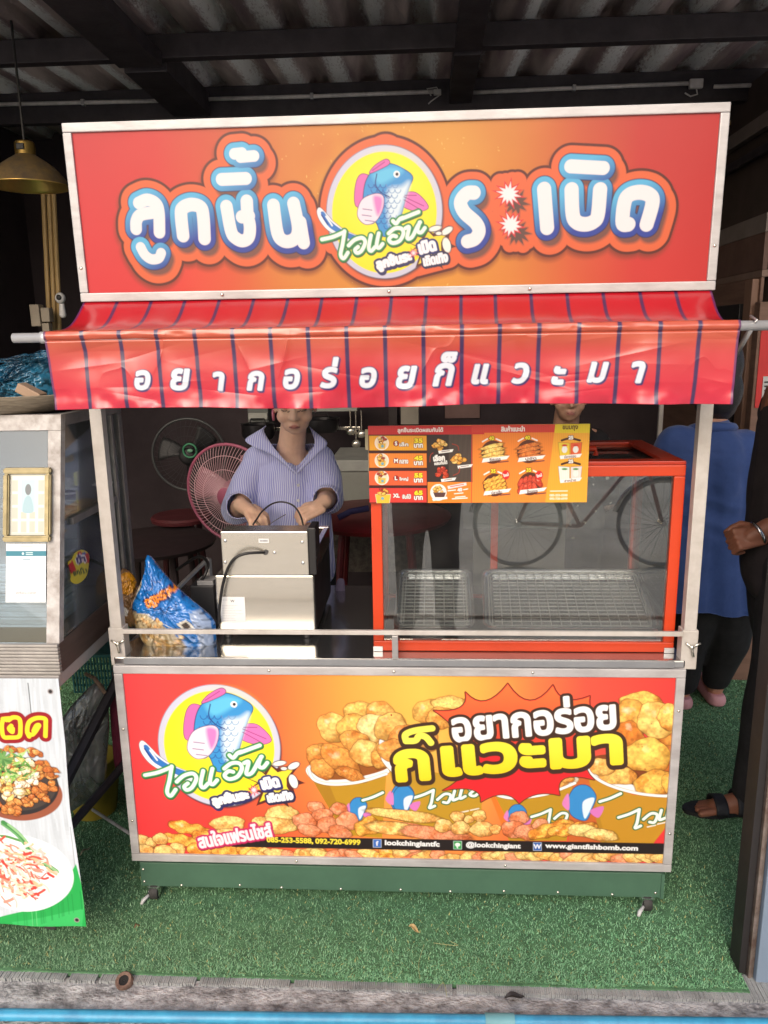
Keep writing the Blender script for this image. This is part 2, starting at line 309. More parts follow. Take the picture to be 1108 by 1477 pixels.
# ------------------------------------------------------------------ the prints
def plane_map(x0, z1, k, Y):
    def f(u, v):
        p = at(u, v, Y); return np.array([(p.x-x0)*k, (z1-p.z)*k])
    return f
def zoomer(ox, oy, s): return lambda pts: [(ox+x/s, oy+y/s) for x, y in pts]
def star(c, r0, r1, n, ph=0.0, jit=0.0, seed=1):
    r = random.Random(seed); return [(c[0]+math.cos(ph+math.pi*i/n)*(r1 if i % 2 else r0*(1-jit*r.random())), c[1]+math.sin(ph+math.pi*i/n)*(r1 if i % 2 else r0*(1-jit*r.random()))) for i in range(2*n)]
def logo(C, T, k, halo=False):
    """round yellow badge with a leaping fish, script lettering and a burst; T maps badge drawing coords to photo px, k photo px per drawing unit"""
    P = lambda pts: [T(p) for p in pts]; e = lambda c, rx, ry, col, rot=0, **kw: C.ellipse(T(c), rx*k, ry*k, col, rot, **kw)
    e((533, 596), 377, 408, (70, 50, 60), soft=3); e((527, 587), 374, 404, (206, 206, 226)); e((527, 587), 374, 404, (120, 110, 130), ring=1.5*k)
    e((527, 590), 338, 368, (247, 232, 40)); e((560, 500), 250, 260, (250, 240, 70), alpha=.5, soft=90*k)
    # tail fluke swooping out at the left
    C.poly(P([(80, 575), (100, 552), (150, 600), (185, 640), (250, 690), (330, 730), (420, 760), (400, 800), (300, 785), (205, 735), (140, 690), (95, 630)]), (244, 246, 250), (60, 50, 80), 3*k, True)
    C.poly(P([(105, 590), (125, 580), (170, 640), (250, 700), (350, 745), (330, 775), (210, 715), (150, 670)]), (52, 120, 200), smooth=True)
    C.line(P([(110, 600), (150, 660)]), 5*k, (30, 70, 150)); C.line(P([(140, 610), (180, 670)]), 5*k, (240, 246, 250))
    # plain leaping fish
    C.poly(P([(640, 470), (735, 452), (820, 545), (750, 575), (650, 540)]), (232, 120, 190), (70, 40, 90), 4*k, True)
    C.poly(P([(400, 330), (350, 360), (330, 470), (345, 545), (420, 520), (500, 400)]), (226, 110, 180), (70, 40, 90), 4*k, True)
    body = [(470, 640), (395, 560), (400, 400), (460, 300), (560, 262), (660, 300), (715, 350), (690, 420), (665, 500), (640, 600), (610, 700), (520, 740)]
    C.poly(P(body), (60, 150, 215), (30, 45, 100), 5*k, True)
    C.poly(P([(560, 430), (640, 410), (690, 380), (690, 420), (662, 500), (630, 600), (600, 690), (560, 660), (545, 540)]), (222, 238, 248), smooth=True, soft=28*k)
    C.poly(P([(450, 330), (560, 280), (650, 305), (600, 350), (500, 400)]), (100, 195, 235), smooth=True, soft=25*k)
    for i in range(9):
        for j in range(6):
            x, y = 440+j*40+(i % 2)*20-i*2, 400+i*34
            if x < 640-i*6 and (x > 520 or y < 640): C.line(P([(x-19, y), (x-12, y+16), (x+2, y+21), (x+15, y+13), (x+20, y)]), 2.3*k, (36, 84, 160) if x < 560 else (110, 150, 200))
    C.poly(P([(430, 320), (470, 270), (540, 232), (560, 262), (470, 310)]), (226, 110, 180), (70, 40, 90), 4*k, True); C.line(P([(450, 305), (530, 250)]), 2.5*k, (150, 60, 130))
    for q in ((660, 480, 790, 540), (660, 500, 760, 560), (665, 470, 740, 470)): C.line(P([q[:2], q[2:]]), 2.6*k, (150, 60, 130))
    C.line(P([(478, 330), (470, 400), (505, 450), (560, 480)]), 3.5*k, (30, 55, 130))
    C.poly(P([(380, 500), (470, 460), (520, 480), (515, 560), (470, 640), (400, 660), (350, 600)]), (238, 226, 240), (90, 50, 110), 4*k, True)
    C.poly(P([(455, 480), (512, 485), (510, 560), (480, 600)]), (238, 130, 200), smooth=True, soft=18*k)
    for q in ((385, 560), (380, 600), (400, 635)): C.line(P([q, (q[0]+60, q[1]+8)]), 2.5*k, (120, 80, 140))
    e((610, 330), 20, 20, (250, 250, 250)); e((612, 330), 10, 10, (30, 30, 50))
    # burst with seeds
    C.poly(P([(640, 760), (720, 755), (720, 700), (780, 745), (810, 690), (850, 720), (985, 690), (930, 770), (1010, 810), (940, 830), (960, 900), (900, 895), (920, 960), (850, 905), (735, 950), (760, 870), (690, 850), (740, 810)]), (92, 40, 34))
    C.poly(P([(665, 772), (735, 765), (745, 725), (790, 765), (820, 710), (855, 745), (950, 715), (905, 780), (905, 830), (930, 880), (880, 880), (890, 930), (840, 890), (755, 925), (780, 860), (710, 840), (760, 810)]), (250, 225, 60))
    for c, rx, ry, ro in (((865, 690), 40, 15, -.2), ((945, 705), 38, 19, -.5), ((943, 800), 25, 46, -.25), ((890, 722), 18, 10, 0)): e(c, rx+6, ry+6, (60, 40, 60), ro); e(c, rx, ry, (252, 248, 236), ro)
    r1 = -.31; c1 = T((590, 905)); C.text('ลูกชิ้นระ', c1, 96*k, (250, 250, 255), 7*k, [(15*k, (40, 45, 110)), (9*k, (50, 50, 90))], r1*.75, width=240*k, sh=(6*k, 9*k, 12*k, (50, 40, 80)))
    C.text('เบิด', T((812, 808)), 84*k, (250, 250, 255), 7*k, [(13*k, (40, 45, 110))], -.22, width=118*k, sh=(5*k, 8*k, 11*k, (50, 40, 80)))
    C.text('เถิดเทิง', T((868, 893)), 66*k, (250, 250, 255), 5*k, [(12*k, (40, 40, 80))], -.16, width=165*k, sh=(5*k, 8*k, 10*k, (50, 40, 60)))
    C.poly(star(T((722, 852)), 40*k, 16*k, 9), (225, 40, 60)); C.poly(star(T((722, 852)), 22*k, 9*k, 9), (250, 235, 240))
    S_ = [[(112, 762), (185, 745), (262, 712)], [(262, 708), (250, 790), (236, 862), (256, 888), (284, 850)], [(290, 802), (330, 765), (380, 752), (400, 782), (376, 836), (346, 852), (332, 832), (352, 812)],
          [(438, 735), (424, 816), (440, 838), (466, 812)], [(490, 722), (476, 800), (492, 818), (516, 792)], [(556, 722), (596, 690), (640, 690), (655, 722), (630, 770), (584, 786), (558, 764), (580, 738), (606, 742)],
          [(585, 640), (606, 656), (630, 628), (652, 618)], [(640, 626), (755, 580)], [(668, 688), (692, 682), (680, 752), (712, 746), (748, 676), (766, 648)], [(762, 650), (748, 702), (772, 716), (797, 686)]]
    L = [smoothline(C.P(P(l))) for l in S_]; b = C.box(np.concatenate(L), 45*k*C.k); D = C.dist(L, b)/(C.k*k)
    C.put(b, (np.roll(D, (int(7*k*C.k), int(4*k*C.k)), (0, 1))-24)*k*C.k, (70, 90, 60)); C.put(b, (D-23)*k*C.k, (28, 130, 70)); C.put(b, (D-15)*k*C.k, (120, 190, 130)); C.put(b, (D-11)*k*C.k, (248, 252, 246))
def bg_grad(C, stops, vert=None):
    xs = [C.f(u, 300)[0] if not isinstance(u, tuple) else u[0] for u, _ in stops]; cs = np.array([C.col(c) for _, c in stops])
    for i in range(3): C.a[..., i] = np.interp(C.X, xs, cs[:, i])
def paint_sign(x0, x1, z0, z1, k, Y, gain):
    C = Canvas(int((x1-x0)*k)+1, int((z1-z0)*k)+1, gain, plane_map(x0, z1, k, Y), k*1.0/602); H, Wd = C.a.shape[:2]
    bg_grad(C, [(100, (218, 44, 54)), (230, (219, 50, 48)), (330, (214, 84, 46)), (420, (214, 126, 52)), (520, (220, 146, 52)), (640, (222, 150, 52)), (740, (216, 130, 50)), (830, (212, 90, 48)), (920, (206, 52, 46)), (1040, (200, 42, 42))])
    n = vnoise(H, Wd, 260, 3)[..., None]-.5; C.a *= 1+.22*n
    y = (C.Y/H)[..., None]; C.a = C.a*(1-.10*(1-y))
    # fiery glow and sparks near the badge
    for (u, v, r, c, a) in ((500, 262, 48, (246, 196, 80), .5), (470, 225, 40, (196, 96, 40), .45), (512, 200, 22, (190, 90, 40), .4), (660, 225, 50, (226, 166, 70), .3), (420, 380, 60, (224, 150, 60), .3)): C.ellipse((u, v), r*.6, r*.6, c, alpha=a, soft=r*.55*C.k)
    rr = random.Random(5)
    for i in range(240):
        u, v = rr.gauss(545, 105), rr.gauss(270, 85)
        if 380 < u < 760 and 175 < v < 430: C.ellipse((u, v), rr.uniform(.35, 1.1), rr.uniform(.35, .8), (250, 215, 120), rr.uniform(0, 3), alpha=rr.uniform(.3, .9))
    A = zoomer(160, 190, 3.693); Bz = zoomer(640, 200, 3.259)
    G = [(A, 30.5, [[(150, 380), (195, 363), (240, 383), (256, 430), (258, 535)], [(134, 517), (136, 474), (160, 442), (225, 430)]]), (A, 25.5, [[(157, 614), (180, 655), (215, 678), (252, 672), (266, 645)]]),
         (A, 33, [[(384, 553), (374, 440), (385, 405), (430, 388), (478, 402), (492, 450), (498, 568)]]), (A, 32, [[(616, 398), (640, 530), (668, 568), (703, 580), (733, 560), (740, 505), (728, 440), (724, 370)], [(698, 453), (735, 448)]]),
         (A, 30.5, [[(592, 255), (720, 250)]]), (A, 27, [[(660, 120), (700, 116)], [(692, 137), (764, 131)]]), (A, 32.5, [[(866, 392), (886, 535), (915, 578), (955, 582), (988, 556), (996, 500), (973, 382)], [(1008, 482), (1026, 590)]]),
         (Bz, 29.5, [[(142, 254), (108, 258), (79, 297), (96, 345), (150, 395), (166, 435), (146, 470), (112, 482)]]), (Bz, 31, [[(471, 238), (486, 418)]]), (Bz, 31, [[(600, 240), (606, 356), (626, 392), (665, 402), (703, 390), (724, 358), (734, 240)]]),
         (Bz, 28.5, [[(596, 131), (748, 139)]]), (Bz, 31, [[(868, 402), (841, 394), (849, 300), (872, 264), (920, 252), (965, 264), (981, 300), (954, 402)]])]
    b = (0, H, 0, Wd); F = np.full((H, Wd), 1e3); per = []
    for Z, r, ls in G:
        zs = 3.693 if Z is A else 3.259; L = [smoothline(C.P(Z(l))) for l in ls]; bb = C.box(np.concatenate(L), 95*C.k); D = C.dist(L, bb)/C.k-r/zs
        y0, y1, xa, xb = bb; F[y0:y1, xa:xb] = np.minimum(F[y0:y1, xa:xb], D); P_ = np.concatenate(L); per.append((bb, D, P_.min(0), P_.max(0)))
    # burst pair of the vowel sign and the badge join the common outline
    st = [star(Bz([(308, 258)])[0], 23, 11, 12, .2, .35, 3), star(Bz([(316, 400)])[0], 23, 11, 12, .1, .35, 4)]
    Fs = C.sdf([C.P(x) for x in st], b)/C.k; cc = C.P([(555, 307)])[0]
    Fb = (np.sqrt(((C.X-cc[0])/81/C.k)**2+((C.Y-cc[1])/87.5/C.k)**2)-1)*84
    hat = np.sqrt(((C.X-C.P([(556, 226)])[0][0])/C.k)**2+((C.Y-C.P([(556, 226)])[0][1])/C.k)**2)-22
    low = C.dist([C.P([(600, 378), (646, 366)])], b)/C.k-13; lef = C.dist([C.P([(466, 318), (480, 352)])], b)/C.k-7
    U = np.minimum(F-7, Fs-2); shv, shu = int(9*C.k), int(5*C.k); shf = np.minimum(np.roll(F-7, (shv, shu), (0, 1)), np.roll(Fs, (int(12*C.k), int(9*C.k)), (0, 1))); shf[:shv] = 1e3
    un = np.minimum(np.minimum(np.minimum(U, shf)-10.5, Fb-10), np.minimum(np.minimum(hat, low), lef)-6)
    un = np.minimum(np.minimum(un, Fb-10), np.minimum(hat, low)-6)
    ur = np.roll(un, (int(5*C.k), int(-2*C.k)), (0, 1)); ur[:int(5*C.k)+2] = 1e3
    C.put(b, (ur-4)*C.k, (120, 50, 28), .75, 4*C.k);  C.put(b, (un-3.6)*C.k, (92, 28, 18)); C.put(b, un*C.k, (226, 102, 58))
    C.put(b, shf*C.k, (112, 72, 64), .95, 2.5*C.k)
    C.poly([(x+9, y+12) for x, y in st[0]], (100, 66, 60)); C.poly([(x+9, y+12) for x, y in st[1]], (100, 66, 60))
    for bb, D, lo, hi in per: C.put(bb, (D-8.2)*C.k, (40, 36, 80))
    for bb, D, lo, hi in per:
        y0, y1, xa, xb = bb; t = np.clip(((C.Y[y0:y1, xa:xb]-lo[1])/max(hi[1]-lo[1], 34*C.k)*.8+(C.X[y0:y1, xa:xb]-lo[0])/max(hi[0]-lo[0], 34*C.k)*.35), 0, 1)[..., None]
        C.put(bb, (D-7)*C.k, C.col((92, 182, 226))*(1-t)+C.col((44, 64, 158))*t)
    for bb, D, lo, hi in per: C.put(bb, D*C.k, (240, 236, 240))
    for c_, s_, rr_ in ((Bz([(305, 260)])[0], 4, 1), (Bz([(315, 405)])[0], 5, 1)):
        C.poly(star(c_, 25, 11.5, 12, .2, .3, s_), (205, 40, 50)); C.poly(star(c_, 26, 10.5, 12, .2, .3, s_), (220, 50, 60)); C.poly(star(c_, 19, 8.5, 12, .2, .3, s_), (244, 238, 240))
    logo(C, lambda p: (440+p[0]/4.617, 180+p[1]/4.617), 1/4.617)
    return C
def cup(C, rim, body, col=(196, 148, 44), edge=(250, 246, 236)):
    C.poly(body, col)
    p = np.array(body); n = len(p)
    C.poly(rim, edge, (150, 110, 60), 1.0, True)
def paint_panel(x0, x1, z0, z1, k, Y, gain):
    C = Canvas(int((x1-x0)*k)+1, int((z1-z0)*k)+1, gain, plane_map(x0, z1, k, Y), k/556); H, Wd = C.a.shape[:2]
    f0 = C.f; C.f = lambda u, v: f0(u, 1090); bg_grad(C, [(180, (236, 66, 72)), (300, (234, 72, 62)), (400, (238, 112, 62)), (500, (242, 160, 70)), (610, (246, 190, 84)), (690, (246, 168, 74)), (770, (240, 120, 68)), (840, (234, 84, 64)), (980, (228, 60, 58))]); C.f = f0
    n = vnoise(H, Wd, 200, 8)[..., None]-.5; C.a *= 1+.12*n
    y = np.clip(C.Y/H*1.5-.6, 0, 1)[..., None]; C.a = C.a*(1-.55*y)+C.col((226, 44, 48))*.55*y
    A = zoomer(160, 930, 2.518); Bz = zoomer(560, 930, 2.409)
    r = random.Random(3); sd = [100]
    def nug(z, x, yy, rx, ry, rot=0, base=(232, 168, 82), spots=0, twist=0, lit=1.0):
        s = 2.518 if z is A else 2.409; sd[0] += 1; C.nugget(z([(x, yy)])[0], rx/s, ry/s, rot, base, sd[0], spots, twist, lit)
    gold = (188, 142, 36)
    # cup 1
    C.poly(A([(725, 478), (1000, 470), (985, 700), (850, 690)]), gold); C.poly(A([(725, 478), (790, 500), (870, 690), (850, 690)]), (160, 112, 30), alpha=.6)
    C.poly(A([(716, 440), (735, 492), (800, 508), (900, 498), (1000, 470), (1010, 430), (870, 400)]), (252, 248, 240), (140, 100, 60), 1, True)
    C.poly(A([(732, 440), (750, 478), (810, 490), (900, 480), (1000, 450), (1000, 420), (870, 400)]), (150, 84, 34), smooth=True)
    for x, yy, rx, ry, ro, c, sp in ((905, 245, 62, 42, .2, (238, 186, 96), .2), (985, 250, 62, 44, .5, (236, 180, 96), .25), (806, 300, 58, 62, -.3, (240, 196, 110), .15), (880, 300, 60, 56, 0, (236, 184, 92), .3), (960, 300, 66, 56, .2, (248, 220, 150), .1), (1020, 300, 60, 60, .2, (236, 180, 90), .2), (752, 400, 44, 50, .3, (226, 160, 80), .1), (770, 450, 50, 40, .6, (226, 156, 76), .1), (885, 350, 56, 44, .3, (226, 160, 78), .2), (835, 420, 90, 48, .75, (224, 150, 70), .12), (930, 395, 66, 54, .4, (240, 196, 112), .25), (985, 400, 40, 60, .2, (232, 176, 90), .1), (870, 470, 60, 26, .4, (210, 140, 66), .1)): nug(A, x, yy, rx, ry, ro, c, sp)
    # cup 2 behind the lettering
    C.poly(Bz([(-16, 370), (40, 430), (330, 460), (320, 640), (60, 640)]), (190, 146, 40)); C.poly(Bz([(-30, 330), (-22, 400), (30, 455), (40, 430), (0, 340)]), (250, 246, 238), (140, 100, 60), 1, True)
    for x, yy, rx, ry, ro, c, sp in ((140, 235, 55, 50, 0, (236, 182, 92), .2), (215, 210, 62, 36, .1, (240, 196, 110), .25), (190, 255, 60, 42, 0, (230, 170, 84), .1), (10, 290, 60, 60, 0, (238, 190, 104), .35), (60, 320, 60, 46, 0, (226, 150, 72), .3), (20, 370, 60, 46, .3, (224, 160, 80), .1), (120, 330, 60, 46, .3, (224, 160, 80), .1)): nug(Bz, x, yy, rx, ry, ro, c, sp)
    # cup 3
    C.poly(Bz([(350, 510), (640, 490), (620, 680), (420, 680)]), gold); C.poly(Bz([(350, 515), (365, 512), (430, 640), (400, 640)]), (236, 120, 44))
    C.poly(Bz([(346, 500), (360, 520), (440, 532), (540, 520), (650, 480), (640, 455), (500, 460)]), (250, 246, 238), (140, 100, 60), 1, True)
    C.poly(Bz([(372, 498), (440, 518), (540, 506), (630, 476), (620, 450), (500, 460)]), (140, 76, 34), smooth=True)
    for x, yy, rx, ry in ((440, 480, 50, 30), (510, 495, 46, 22), (580, 475, 50, 28), (620, 460, 30, 22)): nug(Bz, x, yy, rx, ry, 0, (230, 166, 84), .1)
    # cup 4 at the right edge
    C.poly(Bz([(690, 430), (720, 470), (850, 520), (1005, 528), (1005, 700), (740, 700)]), (196, 142, 40)); C.poly(Bz([(690, 440), (640, 470), (625, 690), (760, 690)]), (164, 120, 32), alpha=.5)
    C.poly(Bz([(920, 690), (1005, 580), (1005, 700)]), (226, 60, 60))
    C.poly(Bz([(684, 400), (700, 440), (760, 478), (850, 508), (940, 520), (1020, 520), (1020, 500), (900, 440), (760, 390)]), (252, 248, 242), (150, 110, 60), 1.0, True)
    C.poly(Bz([(706, 408), (760, 452), (850, 486), (940, 500), (1010, 502), (1020, 400), (760, 380)]), (130, 66, 30), smooth=True)
    for x, yy, rx, ry, ro, c, sp in ((880, 205, 75, 45, .1, (240, 190, 92), .1), (835, 265, 62, 82, .1, (238, 178, 84), .2), (830, 330, 60, 70, 0, (226, 152, 68), .1), (985, 290, 60, 80, 0, (222, 150, 66), .1), (940, 262, 78, 68, .3, (248, 208, 116), .3), (985, 250, 50, 50, .3, (246, 196, 100), .3), (985, 400, 60, 60, .3, (196, 116, 52), .1), (795, 450, 72, 40, .2, (240, 190, 100), .1), (900, 385, 84, 66, .1, (244, 194, 90), .25), (930, 480, 78, 50, -.1, (242, 192, 90), .1), (1000, 480, 50, 50, -.1, (236, 180, 80), .1), (740, 425, 44, 34, .2, (238, 190, 104), .1)): nug(Bz, x, yy, rx, ry, ro, c, sp)
    for z_, l_ in ((Bz, [(690, 418), (704, 448), (760, 484), (850, 512), (940, 524), (1020, 524)]), (Bz, [(347, 502), (380, 522), (440, 532), (540, 520), (600, 500), (648, 480)]), (A, [(717, 446), (736, 488), (800, 506), (900, 498), (1000, 468)])): C.line(z_(l_), 2.6, (120, 84, 50)); C.line(z_(l_), 2.1, (252, 248, 242))
    # marks on the cups
    def script(z, pts0, sc, dx, dy):
        s = 2.518 if z is A else 2.409; S_ = [[(0, 20), (30, 14), (60, 4)], [(60, 4), (54, 40), (48, 56), (64, 52)], [(72, 34), (94, 20), (112, 26), (104, 46), (90, 44)], [(124, 14), (118, 40), (134, 38)], [(146, 10), (140, 38), (156, 34)], [(170, 14), (196, 4), (204, 18), (186, 36), (170, 30), (184, 18)]][:pts0]
        L = [smoothline(C.P(z([(dx+x*sc, dy+y*sc-x*.12*sc) for x, y in l]))) for l in S_]; b = C.box(np.concatenate(L), 20*C.k); D = C.dist(L, b)/C.k*s/sc
        C.put(b, (D-8.5)*C.k*sc/s, (30, 110, 60)); C.put(b, (D-4.5)*C.k*sc/s, (244, 248, 240))
    def minifish(z, x, yy, q):
        C.poly(z([(x-22*q, yy+34*q), (x-30*q, yy), (x-14*q, yy-30*q), (x+14*q, yy-34*q), (x+34*q, yy-10*q), (x+24*q, yy+20*q), (x+10*q, yy+46*q)]), (58, 140, 205), (30, 50, 100), 1, True)
        C.poly(z([(x+4*q, yy+4*q), (x+30*q, yy-6*q), (x+22*q, yy+20*q), (x+8*q, yy+42*q)]), (220, 236, 246), smooth=True); C.poly(z([(x+20*q, yy+24*q), (x+52*q, yy+14*q), (x+40*q, yy+40*q)]), (216, 120, 190), smooth=True); C.poly(z([(x-30*q, yy-16*q), (x-44*q, yy+8*q), (x-28*q, yy+22*q)]), (222, 130, 190), smooth=True)
    minifish(A, 895, 590, 1.0); script(A, 1, 1.2, 915, 540); minifish(A, 1055, 550, 1.3)
    script(Bz, 6, 1.15, 88, 508); minifish(Bz, 50, 530, 1.15); script(Bz, 3, 1.1, 498, 575); minifish(Bz, 445, 590, 1.0); minifish(Bz, 670, 540, 1.5); script(Bz, 1, 1.2, 735, 520); script(Bz, 6, 1.2, 800, 575)
    for x, yy in ((250, 582), (286, 574), (900, 632), (936, 622)): C.line(Bz([(x, yy), (x+28, yy-6)]), .9, (235, 235, 225))
    # snacks along the bottom
    tan, pink, roll, stick = (240, 196, 122), (232, 150, 110), (240, 200, 120), (236, 168, 74)
    def row(z, items):
        for kind, x, yy, rx, ry, ro in items:
            b_ = dict(t=tan, p=pink, r=roll, s=stick, d=(240, 206, 130))[kind]; nug(z, x, yy, rx, ry, ro, b_, .06 if kind in 'rp' else 0, 1 if kind == 's' else 0, 1.05)
    row(A, [('s', 290, 668, 90, 26, .25), ('s', 270, 712, 90, 26, .2), ('s', 360, 700, 70, 26, .2), ('d', 425, 650, 68, 36, -.05), ('d', 440, 688, 66, 26, .1), ('d', 620, 612, 66, 34, -.1), ('d', 600, 655, 86, 36, .05), ('d', 540, 640, 30, 20, 0), ('p', 745, 590, 34, 26, .2), ('p', 705, 640, 48, 36, .2), ('p', 828, 595, 34, 26, 0), ('p', 770, 620, 40, 32, 0), ('p', 790, 655, 46, 36, .1), ('p', 860, 640, 44, 40, .2), ('p', 720, 672, 46, 26, .2), ('p', 830, 680, 46, 30, .2), ('s', 930, 660, 50, 36, -.4), ('r', 1060, 618, 110, 22, .12), ('r', 1030, 662, 110, 24, .08), ('p', 1090, 672, 70, 30, .1)])
    row(A, [('t', 112, 708, 30, 24, 0), ('t', 146, 718, 22, 22, 0), ('t', 180, 704, 30, 26, 0), ('t', 120, 748, 42, 30, 0), ('t', 240, 742, 34, 30, 0), ('t', 195, 750, 46, 30, 0), ('s', 330, 745, 60, 26, .1), ('s', 420, 748, 60, 24, 0), ('s', 510, 742, 60, 26, -.1)])
    row(Bz, [('r', 60, 592, 140, 22, .12), ('r', 40, 640, 130, 26, .1), ('p', 160, 655, 130, 28, .1), ('t', 240, 596, 26, 22, 0), ('t', 316, 594, 26, 24, 0), ('t', 280, 606, 18, 16, 0), ('t', 192, 628, 34, 28, 0), ('t', 252, 636, 36, 28, 0), ('t', 326, 640, 44, 32, 0), ('t', 372, 640, 20, 20, 0), ('p', 455, 600, 36, 26, 0), ('p', 436, 640, 44, 36, 0), ('p', 480, 650, 44, 32, 0), ('p', 530, 625, 30, 26, 0), ('s', 565, 640, 86, 26, -.35), ('s', 640, 640, 90, 24, -.15), ('d', 680, 645, 60, 26, .1), ('d', 740, 660, 60, 24, .1)])
    row(A, [(r.choice('ttpprsd'), x, 762+r.uniform(-8, 8), r.uniform(28, 60), r.uniform(18, 26), r.uniform(-.4, .4)) for x in range(520, 1180, 42)])
    row(Bz, [(r.choice('ttpsrdt'), x, 735+r.uniform(-10, 14), r.uniform(26, 60), r.uniform(18, 28), r.uniform(-.4, .4)) for x in range(20, 1020, 38)])
    # burst behind the slogan
    def burst(sp):
        out = []
        for a, c, b2 in sp:
            for t in np.linspace(0, 1, 8, endpoint=False): out.append(((1-t)**2*a[0]+2*(1-t)*t*c[0]+t*t*b2[0], (1-t)**2*a[1]+2*(1-t)*t*c[1]+t*t*b2[1]))
        return out
    q = [(158, 228), (268, 165), (415, 135), (572, 140), (700, 178), (760, 330), (715, 468), (595, 522), (455, 550), (322, 545), (190, 505), (250, 380)]; ct = [(285, 240), (335, 240), (490, 250), (600, 220), (690, 250), (640, 400), (570, 430), (510, 500), (410, 490), (330, 480), (300, 450), (270, 300)]
    bp = Bz(burst([(q[i], ct[i], q[(i+1) % 12]) for i in range(12)])); C.poly(bp, (228, 52, 48), (84, 36, 24), 1.6)
    pp = C.P(bp); b = C.box(pp, 2); D = C.sdf([pp], b); t = np.clip((C.Y[b[0]:b[1], b[2]:b[3]]-pp[:, 1].min())/(np.ptp(pp[:, 1])*.6), 0, 1)[..., None]; C.put(b, D+1.2, C.col((240, 120, 62))*(1-t)+C.col((224, 40, 46))*t)
    dk = (66, 42, 30)
    C.text('อยากอร่อย', Bz([(502, 254)])[0], 60, (252, 250, 248), 2.2, [(4.6, dk)], -.105, width=240, sh=(.6, 1.2, 4.6, dk))
    for o_ in ([(5.8, dk)], []):
        C.text('ก', Bz([(82, 418)])[0], 54, (250, 236, 70), 4.4, o_, -.085, width=54, grad=(247, 214, 34), sh=(1.0, 2.0, 5.8, dk) if o_ else None); C.text('แวะมา', Bz([(497, 384)])[0], 52, (250, 236, 70), 4.5, o_, -.093, width=267, grad=(247, 214, 34), sh=(1.0, 2.0, 5.8, dk) if o_ else None)
    big = [(12, [[(62, 334), (60, 312), (92, 298), (152, 290)], [(62, 334), (94, 332), (108, 316), (130, 320), (148, 340)]])]
    FF = None
    for r_, ls in big:
        L = [smoothline(C.P(Bz(l))) for l in ls]; 
        if FF is None: bb = C.box(C.P(Bz([(0, 270), (830, 490)])), 14*C.k); FF = np.full((bb[1]-bb[0], bb[3]-bb[2]), 1e3)
        np.minimum(FF, C.dist(L, bb)/C.k-r_/2.409, out=FF)
    C.put(bb, (np.roll(FF, (int(2.2*C.k), int(1*C.k)), (0, 1))-5.6)*C.k, dk); C.put(bb, (FF-5.6)*C.k, dk); t = np.clip((C.Y[bb[0]:bb[1], bb[2]:bb[3]]-C.P(Bz([(400, 320)]))[0][1])/(60*C.k)+.2*np.sin(C.X[bb[0]:bb[1], bb[2]:bb[3]]/40), 0, 1)[..., None]; t = np.clip((t-.42)*9, 0, 1); C.put(bb, FF*C.k, C.col((250, 240, 90))*(1-t)+C.col((248, 216, 34))*t)
    # black strip with contacts
    C.poly([(338, 1205), (962, 1216), (961, 1232), (334, 1221)], (38, 30, 30))
    C.text('สนใจแฟรนไชส์', (338, 1204), 28, (250, 235, 240), 1.2, [(3.2, (200, 40, 100))], -.2, width=120, sh=(.8, 1.6, 3.2, (96, 24, 40)))
    C.text('085-253-5588, 092-720-6999', (452, 1213), 10.6, (246, 226, 70), .45, width=146, rot=.012)
    for (u, v), c, g in (((544, 1216), (66, 110, 190), 'f'), ((660, 1218.5), (50, 160, 80), ''), ((775, 1220.5), (40, 90, 170), 'W')):
        C.poly([(u-5.6, v-5.6), (u+5.6, v-5.4), (u+5.6, v+5.6), (u-5.6, v+5.4)], c, (220, 225, 230), .5)
        if g: C.text(g, (u, v), 8, (245, 245, 250), .4)
        else: C.ellipse((u, v-.6), 4, 3.2, (240, 245, 240)); C.line([(u-1, v+2), (u, v+4)], .8, (240, 245, 240))
    C.text('lookchingiantfc', (594.5, 1217), 11.4, (244, 244, 244), .5, width=84, rot=.012); C.text('@lookchingiant', (711.5, 1219.5), 11.4, (244, 244, 244), .5, width=83, rot=.012); C.text('www.giantfishbomb.com', (853, 1222), 10.8, (244, 244, 244), .5, width=139, rot=.012)
    logo(C, lambda p: (316+(p[0]-527)*.2575, 1076.5+(p[1]-587)*.236), .25)
    return C
GAIN = 0.78
# ------------------------------------------------------------------ materials
m_alu = mat('brushed_aluminium', (186, 184, 184), .38, .85, .10, 30, .04, 200, stretch=(1, 8, 8))
m_white = mat('white_painted_steel', (222, 216, 210), .42, 0, .10, 14, .06, 40, c2=(196, 188, 180))
m_frame = mat('pale_frame_trim', (216, 213, 214), .38, .15, .12, 7, .04, 60, c2=(188, 184, 184), stretch=(1, 1, 3))
m_steel = mat('stainless_steel', (214, 208, 196), .24, .9, .05, 5, .02, 20, stretch=(1, 1, 6))
m_mirror = mat('polished_counter_steel', (190, 190, 190), .14, .95, .08, 6, .02, 15)
m_orange = mat('orange_powder_coat', (236, 74, 26), .35, 0, .08, 6, .02, 90)
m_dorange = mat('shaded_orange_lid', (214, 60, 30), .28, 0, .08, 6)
m_black = mat('black_plastic', (30, 28, 30), .45, 0, .2, 12)
m_blackmetal = mat('black_painted_steel', (76, 68, 73), .5, 0, .25, 9, .08, 60, c2=(54, 48, 52))
m_green = mat('green_painted_sheet', (84, 122, 100), .5, 0, .14, 4, .04, 30, c2=(72, 108, 88))
m_rubber = mat('grey_rubber', (62, 60, 60), .7, 0, .2, 20)
m_chrome = mat('chrome', (220, 220, 220), .12, 1, .03, 20); m_pole = mat('galvanised_pipe', (206, 206, 208), .36, .55, .08, 20)
m_tray = mat('aluminium_tray', (222, 226, 232), .24, .85, .08, 20, .05, 30)
m_glass = glass_mat('case_glass', (232, 236, 232), .065, .01, .015)
